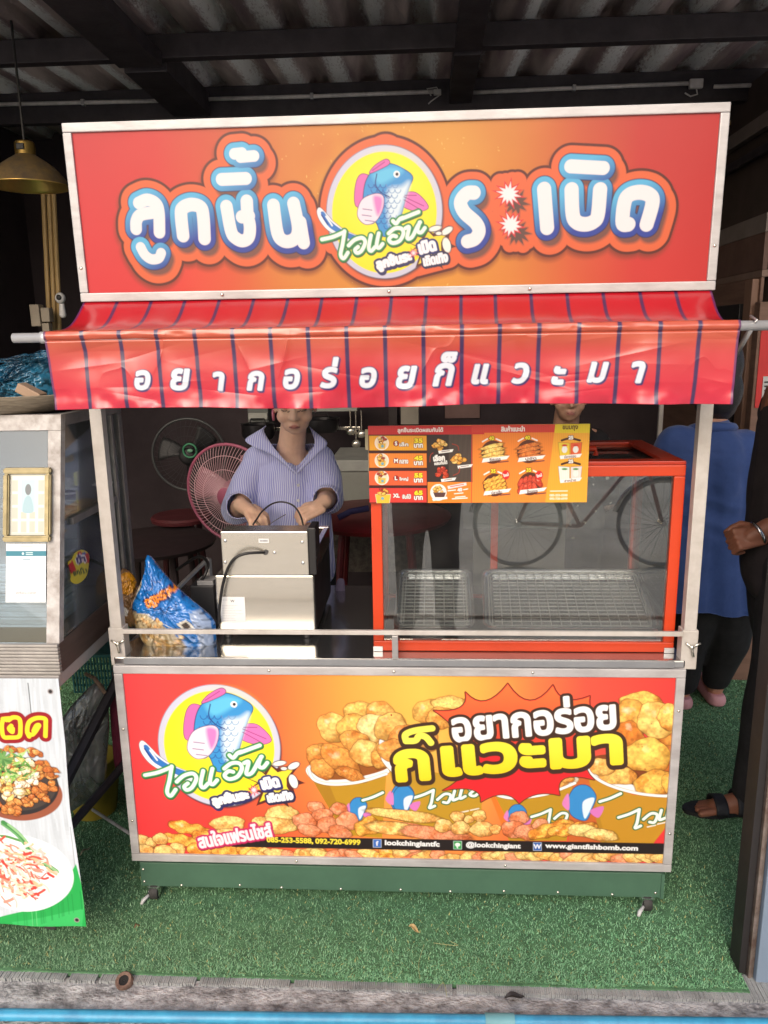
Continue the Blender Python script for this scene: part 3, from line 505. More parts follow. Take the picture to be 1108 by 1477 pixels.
m_glass3 = glass_mat('sloping_pane', (210, 220, 228), .02, .02, 0, 1.4); m_glass2 = glass_mat('old_cabinet_glass', (226, 232, 232), .02, .03, .05, 1.1)
m_wall = mat('dark_wall', (66, 52, 57), .85, 0, .2, 3, .1, 30)
m_wood = mat('brown_wood_panel', (150, 114, 96), .6, 0, .18, 3, .08, 30, stretch=(1, 1, 10))
m_paper = mat('white_paper', (236, 236, 236), .8, 0, .03, 6)
m_skin = None

# ------------------------------------------------------------------ ground
def sheet(name, x0, x1, y0, y1, z, m, n=2):
    xs = np.linspace(x0, x1, n); ys = np.linspace(y0, y1, n); X, Y = np.meshgrid(xs, ys); return struct(link(name, grid_mesh(name, np.stack([X, Y, np.full_like(X, z)], -1)), m))
ALB = 1.0; m_road = mat('worn_concrete_road', (206, 203, 197), .85, 0, .15, 1.3, .25, 40, c2=(178, 175, 168)); ALB = 0.64
sheet('street', -60, 60, -60, -.62, -.075, m_road)
sheet('ground', -60, 60, -.62, 60, -.08, m_road)
m_kerb = mat('stained_concrete', (228, 226, 226), .9, 0, .5, 26, 1.0, 90, c2=(118, 116, 117), stretch=(.8, 1.1, 1))
# kerb slab with an uneven worn lip
nx, ny = 900, 90; X, Y = np.meshgrid(np.linspace(-3, 3, nx), np.linspace(-.62, -.262, ny)); nz = vnoise(ny, nx, 30, 4, 5); n2 = vnoise(ny, nx, 9, 14, 3)
Z = -.008-.012*np.clip((-.335-Y)/.04, 0, 1)+.012*(nz-.5)+.006*(n2-.5)*np.clip((-.285-Y)/.02, 0, 1); Z[0] = -.08
kb = link('kerb', grid_mesh('kerb', np.stack([X, Y, Z], -1)), m_kerb, None, True); struct(kb)
# ribbed grey tile edging
bm = B(); x = -3.0; rr = random.Random(2)
while x < 3:
    w = rr.uniform(.0042, .006); bx(bm, x, x+w-.0012, -.279+rr.uniform(-.002, .003), -.2, -.03, -.0005+rr.uniform(-.0012, .001)); x += w
    if rr.random() < .012: x += .01
m_tile = mat('grey_ribbed_tile', (206, 208, 206), .85, 0, .3, 7, .2, 80, c2=(150, 152, 152)); struct(obj('edging', bm, m_tile))
bm = B(); bx(bm, -3, 3, -.27, 3.2, -.06, -.014); struct(obj('floor', bm, mat('floor_slab', (70, 72, 70), .9)))
m_base = mat('turf_backing', (104, 154, 108), .95, 0, .3, 30)
bm = B(); bx(bm, -2.3, .872, -.256, 3.1, -.011, .003); bx(bm, .8721, 2.0, -.10, 3.1, -.011, .003); struct(obj('turf', bm, m_base))
# turf blades: too many to count
def blades(n):
    r = RNG; x = r.uniform(-1.75, 1.95, n); y = -.258+2.6*r.random(n)**1.55; k = (x < .87) | (y > -.10)
    edge = -.262+.016*vnoise(1, 400, 20, 6)[0][np.clip(((x+1.75)/3.7*399).astype(int), 0, 399)]; k &= y > edge
    x, y = x[k], y[k]; n = len(x); a = r.random(n)*6.283; h = r.uniform(.003, .0075, n); ln = r.normal(0, .0068, n); w = r.uniform(.0007, .0013, n)*(1+y.clip(0)*.5)
    dx, dy = np.cos(a), np.sin(a); px, py = -dy*w, dx*w; P = np.empty((n, 5, 3), np.float32)
    P[:, 0] = np.stack([x-px, y-py, np.full(n, .002)], 1); P[:, 1] = np.stack([x+px, y+py, np.full(n, .002)], 1)
    mx, my = x+dx*ln*.4, y+dy*ln*.4; P[:, 2] = np.stack([mx+px*.8, my+py*.8, .002+h*.6], 1); P[:, 3] = np.stack([mx-px*.8, my-py*.8, .002+h*.6], 1)
    P[:, 4] = np.stack([x+dx*ln*1.3, y+dy*ln*1.3, .002+h], 1)
    me = bpy.data.meshes.new('grass'); me.vertices.add(n*5); me.vertices.foreach_set('co', P.ravel()); i = np.arange(n)*5
    lp = np.concatenate([np.stack([i, i+1, i+2, i+3], 1), ], 0); tri = np.stack([i+3, i+2, i+4], 1)
    allv = np.concatenate([lp.ravel(), tri.ravel()]); me.loops.add(len(allv)); me.loops.foreach_set('vertex_index', allv.astype(np.int32)); me.polygons.add(2*n)
    me.polygons.foreach_set('loop_start', np.concatenate([np.arange(n)*4, 4*n+np.arange(n)*3]).astype(np.int32)); me.update(calc_edges=True)
    t = r.random(n)[:, None]; q = np.clip(vnoise(120, 120, 18, 9)[np.clip(((y+.3)/3*119).astype(int), 0, 119), np.clip(((x+1.8)/4*119).astype(int), 0, 119)]*1.6-.3, 0, 1)[:, None]
    c = 1.25*(lin((84, 134, 94))*(1-t)+lin((124, 164, 128))*t); wr_ = np.clip(vnoise(200, 200, 46, 19, 3)[np.clip(((y+.3)/3*199).astype(int), 0, 199), np.clip(((x+1.8)/4*199).astype(int), 0, 199)]*3-1.1, 0, 1)[:, None]; c = c*(.72+.45*q); c = c*(1-.3*wr_)+lin((120, 136, 104))*.3*wr_; dry = r.random(n) < .035; c[dry] = lin((170, 168, 110)); set_attr(me, np.repeat(c, 5, 0), 'tint'); return me
g = link('grass', blades(300000), print_mat('turf_blade', .5, .3, 0, attr='tint')); tag(g, 'short green artificial turf covering the stall floor', 'grass', kind='stuff')
# loose stalks, leaf, debris
bm = B(); p = [atz(u, v, .014) for u, v in ((640, 1345), (632, 1375), (648, 1420), (643, 1460))]
for a in ([(612, 1362), (604, 1390), (606, 1412)], [(625, 1360), (660, 1364), (650, 1358)], [(630, 1428), (640, 1418), (645, 1438)]): tube(bm, [Vector(q) for q in smoothline([atz(u, v, .016) for u, v in a])], .0007, 5)
tag(obj('dry_stalk', bm, mat('straw', (186, 186, 130), .8)), 'thin curly dry stalks on the turf near the kerb', 'stalk')
def leaf(u, v, l, w, a, c, name, label, cat='leaf', z=.016):
    bm = B(); o = atz(u, v, z); n = 7; L = []; 
    for i in range(n):
        t = i/(n-1); hw = w*math.sin(math.pi*min(.98, t*.9+.05)); d = Vector((math.cos(a), math.sin(a), 0)); s = Vector((-d.y, d.x, 0)); c0 = o+d*(t-.5)*l+Vector((0, 0, .006*math.sin(t*5)))
        L.append([bm.verts.new(c0+s*hw+Vector((0, 0, .004))), bm.verts.new(c0), bm.verts.new(c0-s*hw+Vector((0, 0, .003)))])
    for i in range(n-1):
        for k in range(2): bm.faces.new((L[i][k], L[i][k+1], L[i+1][k+1], L[i+1][k]))
    ob = obj(name, bm, mat('leaf_'+cat.replace(' ', '_')+str(int(c[0])), c, .7)); m_ = ob.modifiers.new('s', 'SOLIDIFY'); m_.thickness = .001; return tag(ob, label, cat)
leaf(597, 1340, .03, .007, -.5, (206, 176, 120), 'dry_leaf', 'small curled tan leaf on the open turf in front of the cart')
leaf(123, 1228, .045, .005, 1.3, (196, 190, 160), 'dry_leaf', 'narrow pale leaf on the turf right of the hanging food banner')
leaf(198, 1336, .02, .004, 1.2, (140, 110, 80), 'dry_leaf', 'tiny brown leaf on the turf between banner and front left caster')
leaf(742, 1438, .05, .009, .25, (52, 46, 46), 'rag_scrap', 'dark scrap of cloth on the kerb edging', 'scrap', .004)
leaf(812, 1470, .035, .004, 0, (208, 170, 110), 'dry_leaf', 'thin orange brown leaf lying on the kerb by the blue pipe', z=.0)
# rusty pipe stub set in the kerb edge
o = atz(181, 1413, .0); t = thing('drain_pipe', 'rusty open pipe stub set in the kerb edge', 'pipe', o)
q = Matrix.Translation(o+Vector((0, -.008, .004))) @ Matrix.Rotation(math.radians(28), 4, 'X')
bm = B(); lathe(bm, [(.0215, -.04), (.0215, .003), (.019, .007), (.0125, .005), (.0110, -.04)], 28, q); obj('rim', bm, mat('rust', (150, 120, 104), .9, 0, .5, 60, .5, 90, c2=(104, 78, 66)), t, auto=40)
bm = B(); lathe(bm, [(.0125, .003), (.001, .001)], 20, q); obj('hole', bm, mat('hole_shade', (26, 20, 18), .95), t)  # dark disc across the pipe mouth stands in for the shade inside
# blue water pipe
t = thing('water_pipe', 'light blue plastic water pipe lying along the kerb', 'pipe', atz(300, 1468, .0))
L = [atz(u, 1463.5+.0125*u, .004)+Vector((0, 0, .0)) for u in range(-500, 1800, 60)]; m_pipe = mat('blue_plastic_pipe', (72, 178, 222), .4, 0, .1, 25, c2=(58, 150, 196))
bm = B(); tube(bm, L, .0135, 20); obj('pipe', bm, m_pipe, t, True)
bm = B(); tube(bm, [atz(u, 1463.5+.0125*u, .004) for u in (700, 742)], .0165, 20); obj('coupling', bm, mat('pale_blue_coupling', (126, 190, 200), .45), t, auto=40)

# ------------------------------------------------------------------ shelter: walls and roof
ALB = 1.0
bm = B(); bx(bm, -2.5, 2.4, 2.9, 3.0, -.02, 2.9); tag(obj('back_wall', bm, m_wall), 'dark wall at the back of the shop', 'wall')
bm = B(); bx(bm, -2.6, -2.3, .4, 3.0, -.02, 2.9); tag(obj('side_wall', bm, m_wall), 'black side wall behind the pendant lamp', 'wall')
roof = thing('roof', 'dark corrugated metal roof on black beams above the stall', 'roof', (0, 1.5, 2.75))
def roof_mat():
    m = bpy.data.materials.new('sooty_roof_sheet'); m.use_nodes = True; t = m.node_tree; b = t.nodes['Principled BSDF']; N = t.nodes.new; lk = t.links.new
    tc = N('ShaderNodeTexCoord'); mp = N('ShaderNodeMapping'); lk(tc.outputs['Object'], mp.inputs[0]); mp.inputs['Scale'].default_value = (5, .8, 1)
    n1 = N('ShaderNodeTexNoise'); n1.inputs['Scale'].default_value = 2.2; n1.inputs['Detail'].default_value = 8; lk(mp.outputs[0], n1.inputs['Vector'])
    mp2 = N('ShaderNodeMapping'); lk(tc.outputs['Object'], mp2.inputs[0]); mp2.inputs['Scale'].default_value = (110, 26, 40)
    n2 = N('ShaderNodeTexNoise'); n2.inputs['Scale'].default_value = 1.0; n2.inputs['Detail'].default_value = 4; n2.inputs['Roughness'].default_value = .8; lk(mp2.outputs[0], n2.inputs['Vector'])
    wv = N('ShaderNodeTexWave'); wv.wave_type = 'BANDS'; wv.bands_direction = 'X'; wv.inputs['Scale'].default_value = 1.6; wv.inputs['Distortion'].default_value = 1.2; wv.inputs['Detail'].default_value = 3; lk(tc.outputs['Object'], wv.inputs['Vector'])
    a1 = N('ShaderNodeMath'); a1.operation = 'MULTIPLY'; lk(n2.outputs['Fac'], a1.inputs[0]); lk(wv.outputs['Fac'], a1.inputs[1])
    r1 = N('ShaderNodeMapRange'); lk(a1.outputs[0], r1.inputs[0]); r1.inputs[1].default_value = .26; r1.inputs[2].default_value = .44
    r2 = N('ShaderNodeValToRGB'); lk(n1.outputs['Fac'], r2.inputs[0]); e = r2.color_ramp.elements; e[0].position = .38; e[0].color = L4((138, 118, 122)); e[1].position = .72; e[1].color = L4((222, 206, 200))
    mx = N('ShaderNodeMix'); mx.data_type = 'RGBA'; lk(r1.outputs[0], mx.inputs[0]); lk(r2.outputs[0], mx.inputs[6]); mx.inputs[7].default_value = L4((252, 248, 246)); lk(mx.outputs[2], b.inputs['Base Color'])
    b.inputs['Roughness'].default_value = .38; bp = N('ShaderNodeBump'); bp.inputs['Strength'].default_value = .5; bp.inputs['Distance'].default_value = .01; lk(n2.outputs['Fac'], bp.inputs['Height']); lk(bp.outputs[0], b.inputs['Normal']); return m
m_roof = roof_mat()
def zr(y): return 2.72+.02*(y-1.5)
xs = []; x = -3.0
while x < 3.0: xs += [(x, .035), (x+.05, .035), (x+.07, 0), (x+.2, 0), (x+.22, .035)]; x += .235
for y0, y1, dz in ((-.35, 1.55, .004), (1.5, 3.05, 0)):
    P = np.array([[[a, y, zr(y)+b+dz] for a, b in xs] for y in np.linspace(y0, y1, 4)]); ob = link('roof_sheet', grid_mesh('roof_sheet', P), m_roof, roof); so_ = ob.modifiers.new('s', 'SOLIDIFY'); so_.thickness = .003; so_.offset = 1
def beam(x0, x1, y0, y1, z0, z1): bm = B(); bx(bm, x0, x1, y0, y1, z0, z1, .003); obj('beam', bm, m_blackmetal, roof)
yb = 1.32; zb = at(554, 72, yb).z; beam(-3, 3, yb, yb+.05, zb, zr(yb)-.002)
yb2 = 2.0; zb2 = at(554, 162, yb2).z; beam(-3, 3, yb2, yb2+.05, zb2, zr(yb2)-.001)
xa = at(200, 85, 1.3).x; beam(xa-.085, xa+.085, -.35, yb-.001, 2.60, zr(0)-.04); beam(xa-.085, xa+.085, yb+.051, yb2-.001, 2.60, 2.70); beam(xa-.085, xa+.085, yb2+.051, 2.9, 2.58, 2.70)
xa = at(676, 70, 1.3).x; beam(xa-.05, xa+.05, -.35, yb-.001, 2.62, zr(0)-.04); beam(xa-.05, xa+.05, yb+.051, yb2-.001, 2.62, 2.70); beam(xa-.05, xa+.05, yb2+.051, 2.9, 2.6, 2.70)
# conduits clipped under the rear beam
m_cond = mat('grey_conduit', (214, 208, 204), .45, 0, .2, 20)
def conduit(pts, label):
    t = thing('conduit', label, 'conduit', at(*pts[0], yb2-.02)); bm = B(); tube(bm, [at(u, v, yb2-.02) for u, v in pts], .009, 10); obj('pipe', bm, m_cond, t, True)
    bm = B(); 
    for (u, v) in pts[1:-1]:
        p = at(u, v, yb2-.02); bx(bm, p.x-.008, p.x+.008, p.y-.012, p.y+.014, p.z-.013, p.z+.013, .003)
    if len(pts) > 2: obj('clip', bm, m_alu, t)
conduit([(-60, 152), (120, 148), (255, 145)], 'grey conduit under the roof at the left, above the lamp')
conduit([(300, 143), (450, 139), (632, 132)], 'grey conduit under the roof above the left half of the sign')
conduit([(672, 134), (828, 127), (1000, 120)], 'grey conduit under the roof above the right half of the sign')
bm = B(); p = at(632, 133, yb2-.03); tube(bm, [at(u, v, yb2-.03) for u, v in ((622, 138), (616, 128), (630, 126), (636, 136), (622, 146), (618, 150))], .003, 6); bx(bm, p.x-.02, p.x+.014, p.y-.008, p.y+.012, p.z-.012, p.z+.012, .004)
tag(obj('wire_joint', bm, mat('light_wire', (190, 186, 180), .5)), 'tangled pale wire joint at the end of a conduit above the sign', 'wire')
bm = B(); p = at(1004, 121, yb2-.03); bx(bm, p.x-.03, p.x+.03, p.y-.012, p.y+.012, p.z-.02, p.z+.02, .006); tube(bm, [at(u, v, yb2-.03) for u, v in ((1004, 124), (1006, 136), (996, 139), (988, 134))], .0035, 6)
tag(obj('junction_box', bm, m_cond), 'grey junction box with a hanging wire above the right end of the sign', 'junction box')
bm = B(); tube(bm, [at(1040, 178, 2.2), at(1200, 170, 2.2)], .012, 8); tag(obj('bamboo_pole', bm, mat('yellow_pipe', (176, 146, 96), .5)), 'yellowish pole high on the right beyond the sign', 'pole')
bm = B(); tube(bm, [at(1030, 125, yb2-.02), at(1250, 117, yb2-.02)], .009, 8); tag(obj('conduit', bm, m_cond), 'short grey conduit under the roof at the right edge', 'conduit')
# pendant lamps
m_brass = mat('brass_lamp', (150, 122, 62), .35, .75, .2, 10, .05, 30); m_lampout = mat('lamp_shade_paint', (112, 96, 76), .4, .4, .2, 20, c2=(150, 124, 80)); m_lampin = mat('lamp_inner_gilt', (236, 196, 110), .3, .8, .1, 12)
def pendant(c, r, label):
    t = thing('pendant_lamp', label, 'lamp', c, 'dome pendant lamps under the roof'); s = r/.2; Mz = Matrix.Translation(c)
    bm = B(); lathe(bm, [(.045*s, .15*s), (.085*s, .125*s), (.135*s, .09*s), (.175*s, .045*s), (.195*s, .008*s), (.2*s, 0)], 40, Mz); obj('lamp_shade', bm, m_lampout, t, True)
    bm = B(); lathe(bm, [(.2*s, 0), (.205*s, -.006*s), (.196*s, -.002*s), (.188*s, .008*s), (.168*s, .042*s), (.13*s, .084*s), (.08*s, .119*s), (.001, .14*s)], 40, Mz); obj('shade_lining', bm, m_lampin, t, True)
    bm = B(); lathe(bm, [(.05*s, .148*s), (.05*s, .205*s), (.044*s, .212*s), (.001, .216*s)], 28, Mz); obj('lamp_cap', bm, m_brass, t, auto=40)
    bm = B(); bx(bm, c.x-.02*s, c.x+.02*s, c.y-.056*s, c.y-.03*s, c.z+.165*s, c.z+.195*s, .003); obj('switch', bm, m_black, t)
    bm = B(); tube(bm, [Vector((c.x, c.y, c.z+.21*s)), Vector((c.x, c.y, 2.72))], .005, 6); obj('cord', bm, m_black, t)
pl = at(42, 268, 1.15); pendant(pl, .145, 'dark dome pendant lamp with gilt lining left of the sign'); pl2 = at(647, 235, 2.1); pendant(pl2, .18, 'pendant lamp mostly hidden behind the sign, only its brass cap showing')
# left interior bits
bm = B()
for u in (62, 70, 77): tube(bm, [at(u, 270, 1.9), at(u+8, 440, 1.9), at(u+10, 640, 1.9)], .011, 8)
tag(obj('yellow_pipes', bm, mat('yellow_pipe', (176, 146, 96), .5)), 'bundle of yellow vertical pipes under the left lamp', 'pipe')['label']
bpy.data.objects['yellow_pipes'].name = 'pipe_bundle'
t = thing('security_camera', 'small white dome security camera on the dark left wall', 'camera', at(88, 425, 1.8)); c = at(87, 430, 1.8)
bm = B(); ell(bm, c, (.024, .022, .026)); obj('body', bm, mat('cam_white', (206, 204, 204), .4), t, True); bm = B(); ell(bm, c+Vector((.002, -.018, .002)), (.013, .008, .013)); obj('lens', bm, m_black, t, True)
bm = B(); caps(bm, c+Vector((0, .01, -.03)), c+Vector((0, .01, -.075)), .012, .016); obj('foot', bm, mat('cam_white', (206, 204, 204), .4), t, True)
c = at(60, 455, 1.8); t = thing('fuse_box', 'beige electric boxes mounted below the security camera', 'electric box', c)
m_be = mat('beige_plastic', (150, 138, 122), .55); bm = B(); bx(bm, c.x-.045, c.x+.0, c.y-.02, c.y+.03, c.z-.05, c.z+.05, .004); obj('box', bm, m_be, t); bm = B(); bx(bm, c.x+.004, c.x+.045, c.y-.015, c.y+.03, c.z-.03, c.z+.035, .004); obj('cover', bm, m_be, t)
bm = B(); bx(bm, c.x+.0, c.x+.035, c.y-.01, c.y+.03, c.z-.085, c.z-.036, .004); obj('socket', bm, m_be, t)

# ------------------------------------------------------------------ right side: dark gable, brown room front, board, notice
XR = 1.5
def side_panel(name, quad, m, th=.02, X=XR, parent=None):
    bm = B(); ngon_prism(bm, [atx(u, v, X) for u, v in quad], (th, 0, 0)); return obj(name, bm, m, parent)
shop = thing('inner_room', 'brown wooden room front at the right with a pale sloping beam', 'room', (XR, 1.8, 0))
bm = B(); bx(bm, XR+.04, XR+.14, 1.59, 2.9, -.02, 2.66); obj('wall', bm, mat('dark_brown_wall', (72, 58, 52), .8, 0, .15, 3), shop)
def yslab(name, z0a, z0b, z1a, z1b, m, x=XR, th=.03, ya=2.9, yb_=1.585):
    bm = B(); ngon_prism(bm, [(x, ya, z0a), (x, yb_, z0b), (x, yb_, z1b), (x, ya, z1a)], (th, 0, 0)); obj(name, bm, m, shop)
yslab('beam', 1.98, 1.985, 2.05, 2.06, mat('grey_beam', (128, 116, 110), .6)); yslab('fascia', 1.83, 1.835, 1.978, 1.983, mat('brown_fascia', (104, 78, 68), .6), th=.02)
yslab('trim', 1.80, 1.805, 1.828, 1.833, mat('tan_trim', (128, 104, 92), .6)); yslab('wood_panel', 0, 0, 1.798, 1.803, m_wood, th=.012)
yslab('top_beam', 2.40, 2.41, 2.46, 2.47, mat('grey_beam', (128, 116, 110), .6)); yslab('dark_rail', 2.30, 2.31, 2.335, 2.345, m_blackmetal, th=.02)
bm = B(); bx(bm, XR-.03, XR-.001, 1.60, 1.68, 0, 1.797, .004); obj('door_post', bm, mat('light_brown_post', (132, 100, 82), .55, 0, .1, 5, stretch=(1, 1, .2)), shop)
t = thing('menu_board', 'black hanging board with rows of small white lettering behind the awning pipe', 'board', (XR-.03, 1.8, 1.5))
bm = B(); bx(bm, XR-.03, XR-.002, 1.72, 2.05, 1.05, 1.70, .004); obj('board', bm, mat('black_board', (30, 28, 28), .5), t)
bm = B(); rr = random.Random(8)
for i in range(8):
    z = 1.64-i*.075; y = 1.98
    while y > 1.78:
        w = rr.uniform(.008, .02); bx(bm, XR-.0325, XR-.0299, y-w, y, z-.028, z-.006-rr.random()*.008); y -= w+rr.uniform(.006, .014)
    bx(bm, XR-.0325, XR-.0299, 1.76, 2.0, z-.046, z-.0435)
obj('lettering', bm, mat('chalk_grey', (130, 126, 120), .8), t)
YN = 1.52; p0 = at(1099, 470, YN); p1 = at(1130, 588, YN); t = thing('notice', 'red notice sheet with a white printed label at the right edge', 'notice', Vector((p0.x, YN, p1.z)))
bm = B(); bx(bm, p0.x, 1.62, YN, YN+.004, p1.z, p0.z, .001); obj('sheet', bm, mat('red_sheet', (206, 40, 40), .5), t); a, b_ = at(1101, 543, YN), at(1122, 583, YN); bm = B(); bx(bm, a.x, b_.x, YN-.003, YN-.0005, b_.z, a.z); obj('label', bm, m_paper, t)
bm = B()
for i in range(4): a, b_ = at(1102, 550+i*6, YN), at(1118, 552+i*6, YN); bx(bm, a.x, b_.x, YN-.0055, YN-.0035, b_.z, a.z)
a, b_ = at(1102, 574, YN), at(1116, 580, YN); bx(bm, a.x, b_.x, YN-.0055, YN-.0035, b_.z, a.z); obj('print', bm, m_black, t)
bm = B(); bx(bm, p0.x-.012, 1.70, YN+.005, YN+.06, 0, 1.70, .004); tag(obj('door_post', bm, m_wood), 'brown wooden post carrying the red notice', 'post')
ALB = 0.64
# door jamb at the right edge of the picture
t = thing('door_jamb', 'black door jamb with metal edge and blue grey panel at the right', 'door jamb', (.9, -.2, 0))
bm = B(); bx(bm, .866, .884, -.2, -.14, .0, 2.3, .002); obj('post', bm, mat('jamb_black', (36, 32, 34), .6, 0, .25, 9), t)
bm = B(); bx(bm, .8845, .8925, -.212, -.19, -.004, 2.3, .002); bx(bm, .8935, .899, -.207, -.19, -.004, 2.3, .002); obj('metal_edge', bm, mat('dull_metal_edge', (150, 140, 134), .4, .6, .3, 14, c2=(92, 70, 58)), t)
bm = B(); bx(bm, .8995, 1.6, -.222, -.17, -.004, 2.3, .003); obj('panel', bm, mat('blue_grey_panel', (138, 156, 178), .55, 0, .08, 4), t)

# ------------------------------------------------------------------ the cart
cart = thing('food_cart', 'wheeled fishball cart with red awning, white posts and printed sign', 'food cart', (0, .3, 0))
def part(name, bm, m, parent=None, smooth=False, auto=None): return obj(name, bm, m, parent or cart, smooth, auto)
m_print = print_mat('printed_vinyl', .4, .35, .06, 5)
def print_board(name, C, x0, x1, z0, z1, Y, m, tilt=0.0):
    H, Wd = C.a.shape[:2]; X, Z = np.meshgrid(np.linspace(x0, x1, Wd), np.linspace(z1, z0, H)); P = np.stack([X, Y+(Z-z0)*tilt, Z], -1); me = grid_mesh(name, P); set_attr(me, C.a.reshape(-1, 3)); return link(name, me, m, cart, True)
# lower banner board
px0, px1, pz0, pz1 = -.7265, .7265, .163, .713
C = paint_panel(px0, px1, pz0, pz1, 820, .0, GAIN); print_board('front_banner', C, px0, px1, pz0, pz1, .0, m_print)
def frame4(bm, x0, x1, z0, z1, w, y0, y1, bev=.0025):
    bx(bm, x0, x1, y0, y1, z1-w, z1, bev); bx(bm, x0, x1, y0, y1, z0, z0+w, bev); bx(bm, x0, x0+w, y0, y1, z0+w+.0005, z1-w-.0005, bev); bx(bm, x1-w, x1, y0, y1, z0+w+.0005, z1-w-.0005, bev)
bm = B(); frame4(bm, -.75, .75, .141, .735, .0235, -.006, .010); ff = part('banner_frame', bm, m_frame)
def screws(pts, y, parent):
    bm = B(); lathe(bm, [(.0001, -.0028), (.0025, -.0025), (.004, -.001), (.0042, 0)], 12, Matrix.Rotation(math.radians(-90), 4, 'X')); me = None
    for (x, z) in pts:
        if me is None: o = obj('screw', bm, m_steel, parent, True); me = o.data; me.transform(Matrix.Translation(wl(parent)))
        else: o = bpy.data.objects.new('screw', me); COL.objects.link(o); o.parent = parent
        o.location = Vector((x, y, z))-wl(parent)
# for rotation: face the screw to -Y
screws([(-.33, .724), (.36, .724), (-.738, .55), (-.738, .27), (.738, .62), (.738, .26), (-.28, .152), (.3, .152), (0, .724)], -.006, ff)
bm = B(); bx(bm, -.715, .715, .012, .60, .13, .733, .003); part('cabinet', bm, mat('cabinet_sheet', (120, 120, 120), .5, .4))
bm = B(); bx(bm, -.738, .738, .014, .62, .044, .122, .003); bx(bm, .731, .7395, .010, .0135, .044, .122); sk = part('base_skirt', bm, m_green)
screws([(-.728, .06), (-.62, .05), (-.45, .055), (-.33, .05), (-.16, .05), (.01, .052), (.15, .05), (.30, .055), (.45, .055), (.6, .052), (.718, .06), (-.728, .1)], .0135, sk)
bm = B(); bx(bm, -.748, .748, .0, .62, .7355, .757, .004); part('counter', bm, m_mirror); bm = B(); bx(bm, -.72, .72, -.0045, -.0005, .738, .756, .001); part('counter_lip', bm, mat('grey_lip', (150, 152, 156), .4, .6))
def caster(c):
    t = B(); bx(t, c.x-.017, c.x+.017, c.y-.015, c.y+.02, .040, .0445); bx(t, c.x-.016, c.x-.013, c.y-.015, c.y+.015, .016, .040); bx(t, c.x+.013, c.x+.016, c.y-.015, c.y+.015, .016, .040); k = part('caster', t, m_chrome)
    w = B(); lathe(w, [(.006, -.012), (.021, -.012), (.0235, -.008), (.0235, .008), (.021, .012), (.006, .012)], 24, Matrix.Translation((c.x, c.y, .025)) @ Matrix.Rotation(math.radians(90), 4, 'Y')); obj('wheel', w, m_rubber, k, auto=40)
    l = B(); tube(l, [Vector((c.x-.012, c.y-.018, .024)), Vector((c.x-.026, c.y-.03, .014)), Vector((c.x-.03, c.y-.036, .006))], [.004, .006, .004], 8); obj('brake_lever', l, mat('white_lever', (226, 226, 226), .4), k, True)
for x, y in ((-.702, .022), (.697, .022), (-.70, .57), (.693, .57)): caster(Vector((x, y, 0)))
# posts, sleeves, rail
m_post = m_white
for sx, xb in ((-1, -.7365), (1, .7565)):
    bm = B(); bx(bm, xb-.0155, xb+.0155, .006, .034, .80, 1.60, .002); part('post', bm, m_post)
    bm = B(); bx(bm, xb-.0205, xb+.0205, .002, .039, .732, .838, .003); sl_ = part('post_sleeve', bm, m_post)
    bm = B(); c = Vector((xb+.004, -.002, .795)); ell(bm, c, (.007, .006, .007)); tube(bm, [c+Vector((-.016, -.004, .012)), c, c+Vector((.004, -.006, -.024))], [.0025, .004, .003], 8); tube(bm, [c, c+Vector((.02, -.004, .012))], [.004, .0025], 8); obj('wing_bolt', bm, m_steel, sl_, True)
bm = B(); bx(bm, -.716, .736, -.004, .006, .824, .836, .0015); rl = part('rail', bm, m_white); bm = B(); bx(bm, -.004, .012, -.006, .004, .757, .823, .0015); obj('rail_support', bm, m_alu, rl)
# sign
sx0, sx1, sz0, sz1 = -.731, .739, 1.691, 2.049
C = paint_sign(sx0, sx1, sz0, sz1, 850, .012, GAIN*.75); print_board('sign_panel', C, sx0, sx1, sz0, sz1, .017, m_print, -.03)
t_ = B(); frame4(t_, -.748, .757, 1.672, 2.069, .0205, -.006, .011)
t_.transform(Matrix.Translation((0, .017, 0)))
for v in t_.verts: v.co.y += -(v.co.z-1.691)*.03
sf = part('sign_frame', t_, m_frame)
screws([(-.1, 2.058), (.42, 2.058), (-.38, 2.058), (-.738, 2.0), (-.738, 1.75), (.747, 1.99), (.747, 1.77), (-.4, 1.683), (.33, 1.683), (0, 1.683)], .009, sf)
bm = B(); bx(bm, -.74, .75, .032, .06, 1.68, 2.06, .002); part('sign_back', bm, m_alu)
# awning: one sheet of printed vinyl from under the sign, over the pipe, hanging as a valance
AY, AZ = -.172, 1.588
def paint_awning(nx, nt_):
    C = Canvas(nx, nt_, GAIN); H, Wd = nt_, nx
    return C
AX0, AX1 = -.752, .744
KA = 800; Wd = int((AX1-AX0)*KA); LT, LV = .225, .172     # roof length, valance length
HT, HV = int(LT*KA), int(LV*KA); H = HT+HV
def amap(u, v):
    p = at(u, v, AY-.006); return np.array([(p.x-AX0)*KA, HT+(AZ+.004-p.z)*KA])
C = Canvas(Wd, H, GAIN*.80, amap, KA/650)
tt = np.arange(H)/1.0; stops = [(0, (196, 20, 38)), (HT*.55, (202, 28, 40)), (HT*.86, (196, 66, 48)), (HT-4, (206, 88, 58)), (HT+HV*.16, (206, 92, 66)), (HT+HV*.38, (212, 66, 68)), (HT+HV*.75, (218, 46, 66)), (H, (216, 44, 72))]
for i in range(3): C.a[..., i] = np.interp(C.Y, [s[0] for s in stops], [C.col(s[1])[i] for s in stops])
C.a *= 1+.08*(vnoise(H, Wd, 120, 21)[..., None]-.5)
su = [121, 174.7, 228, 282.6, 337, 391, 445, 500, 555, 610, 665, 719, 775.5, 832.5, 889.6, 948, 1004.5]
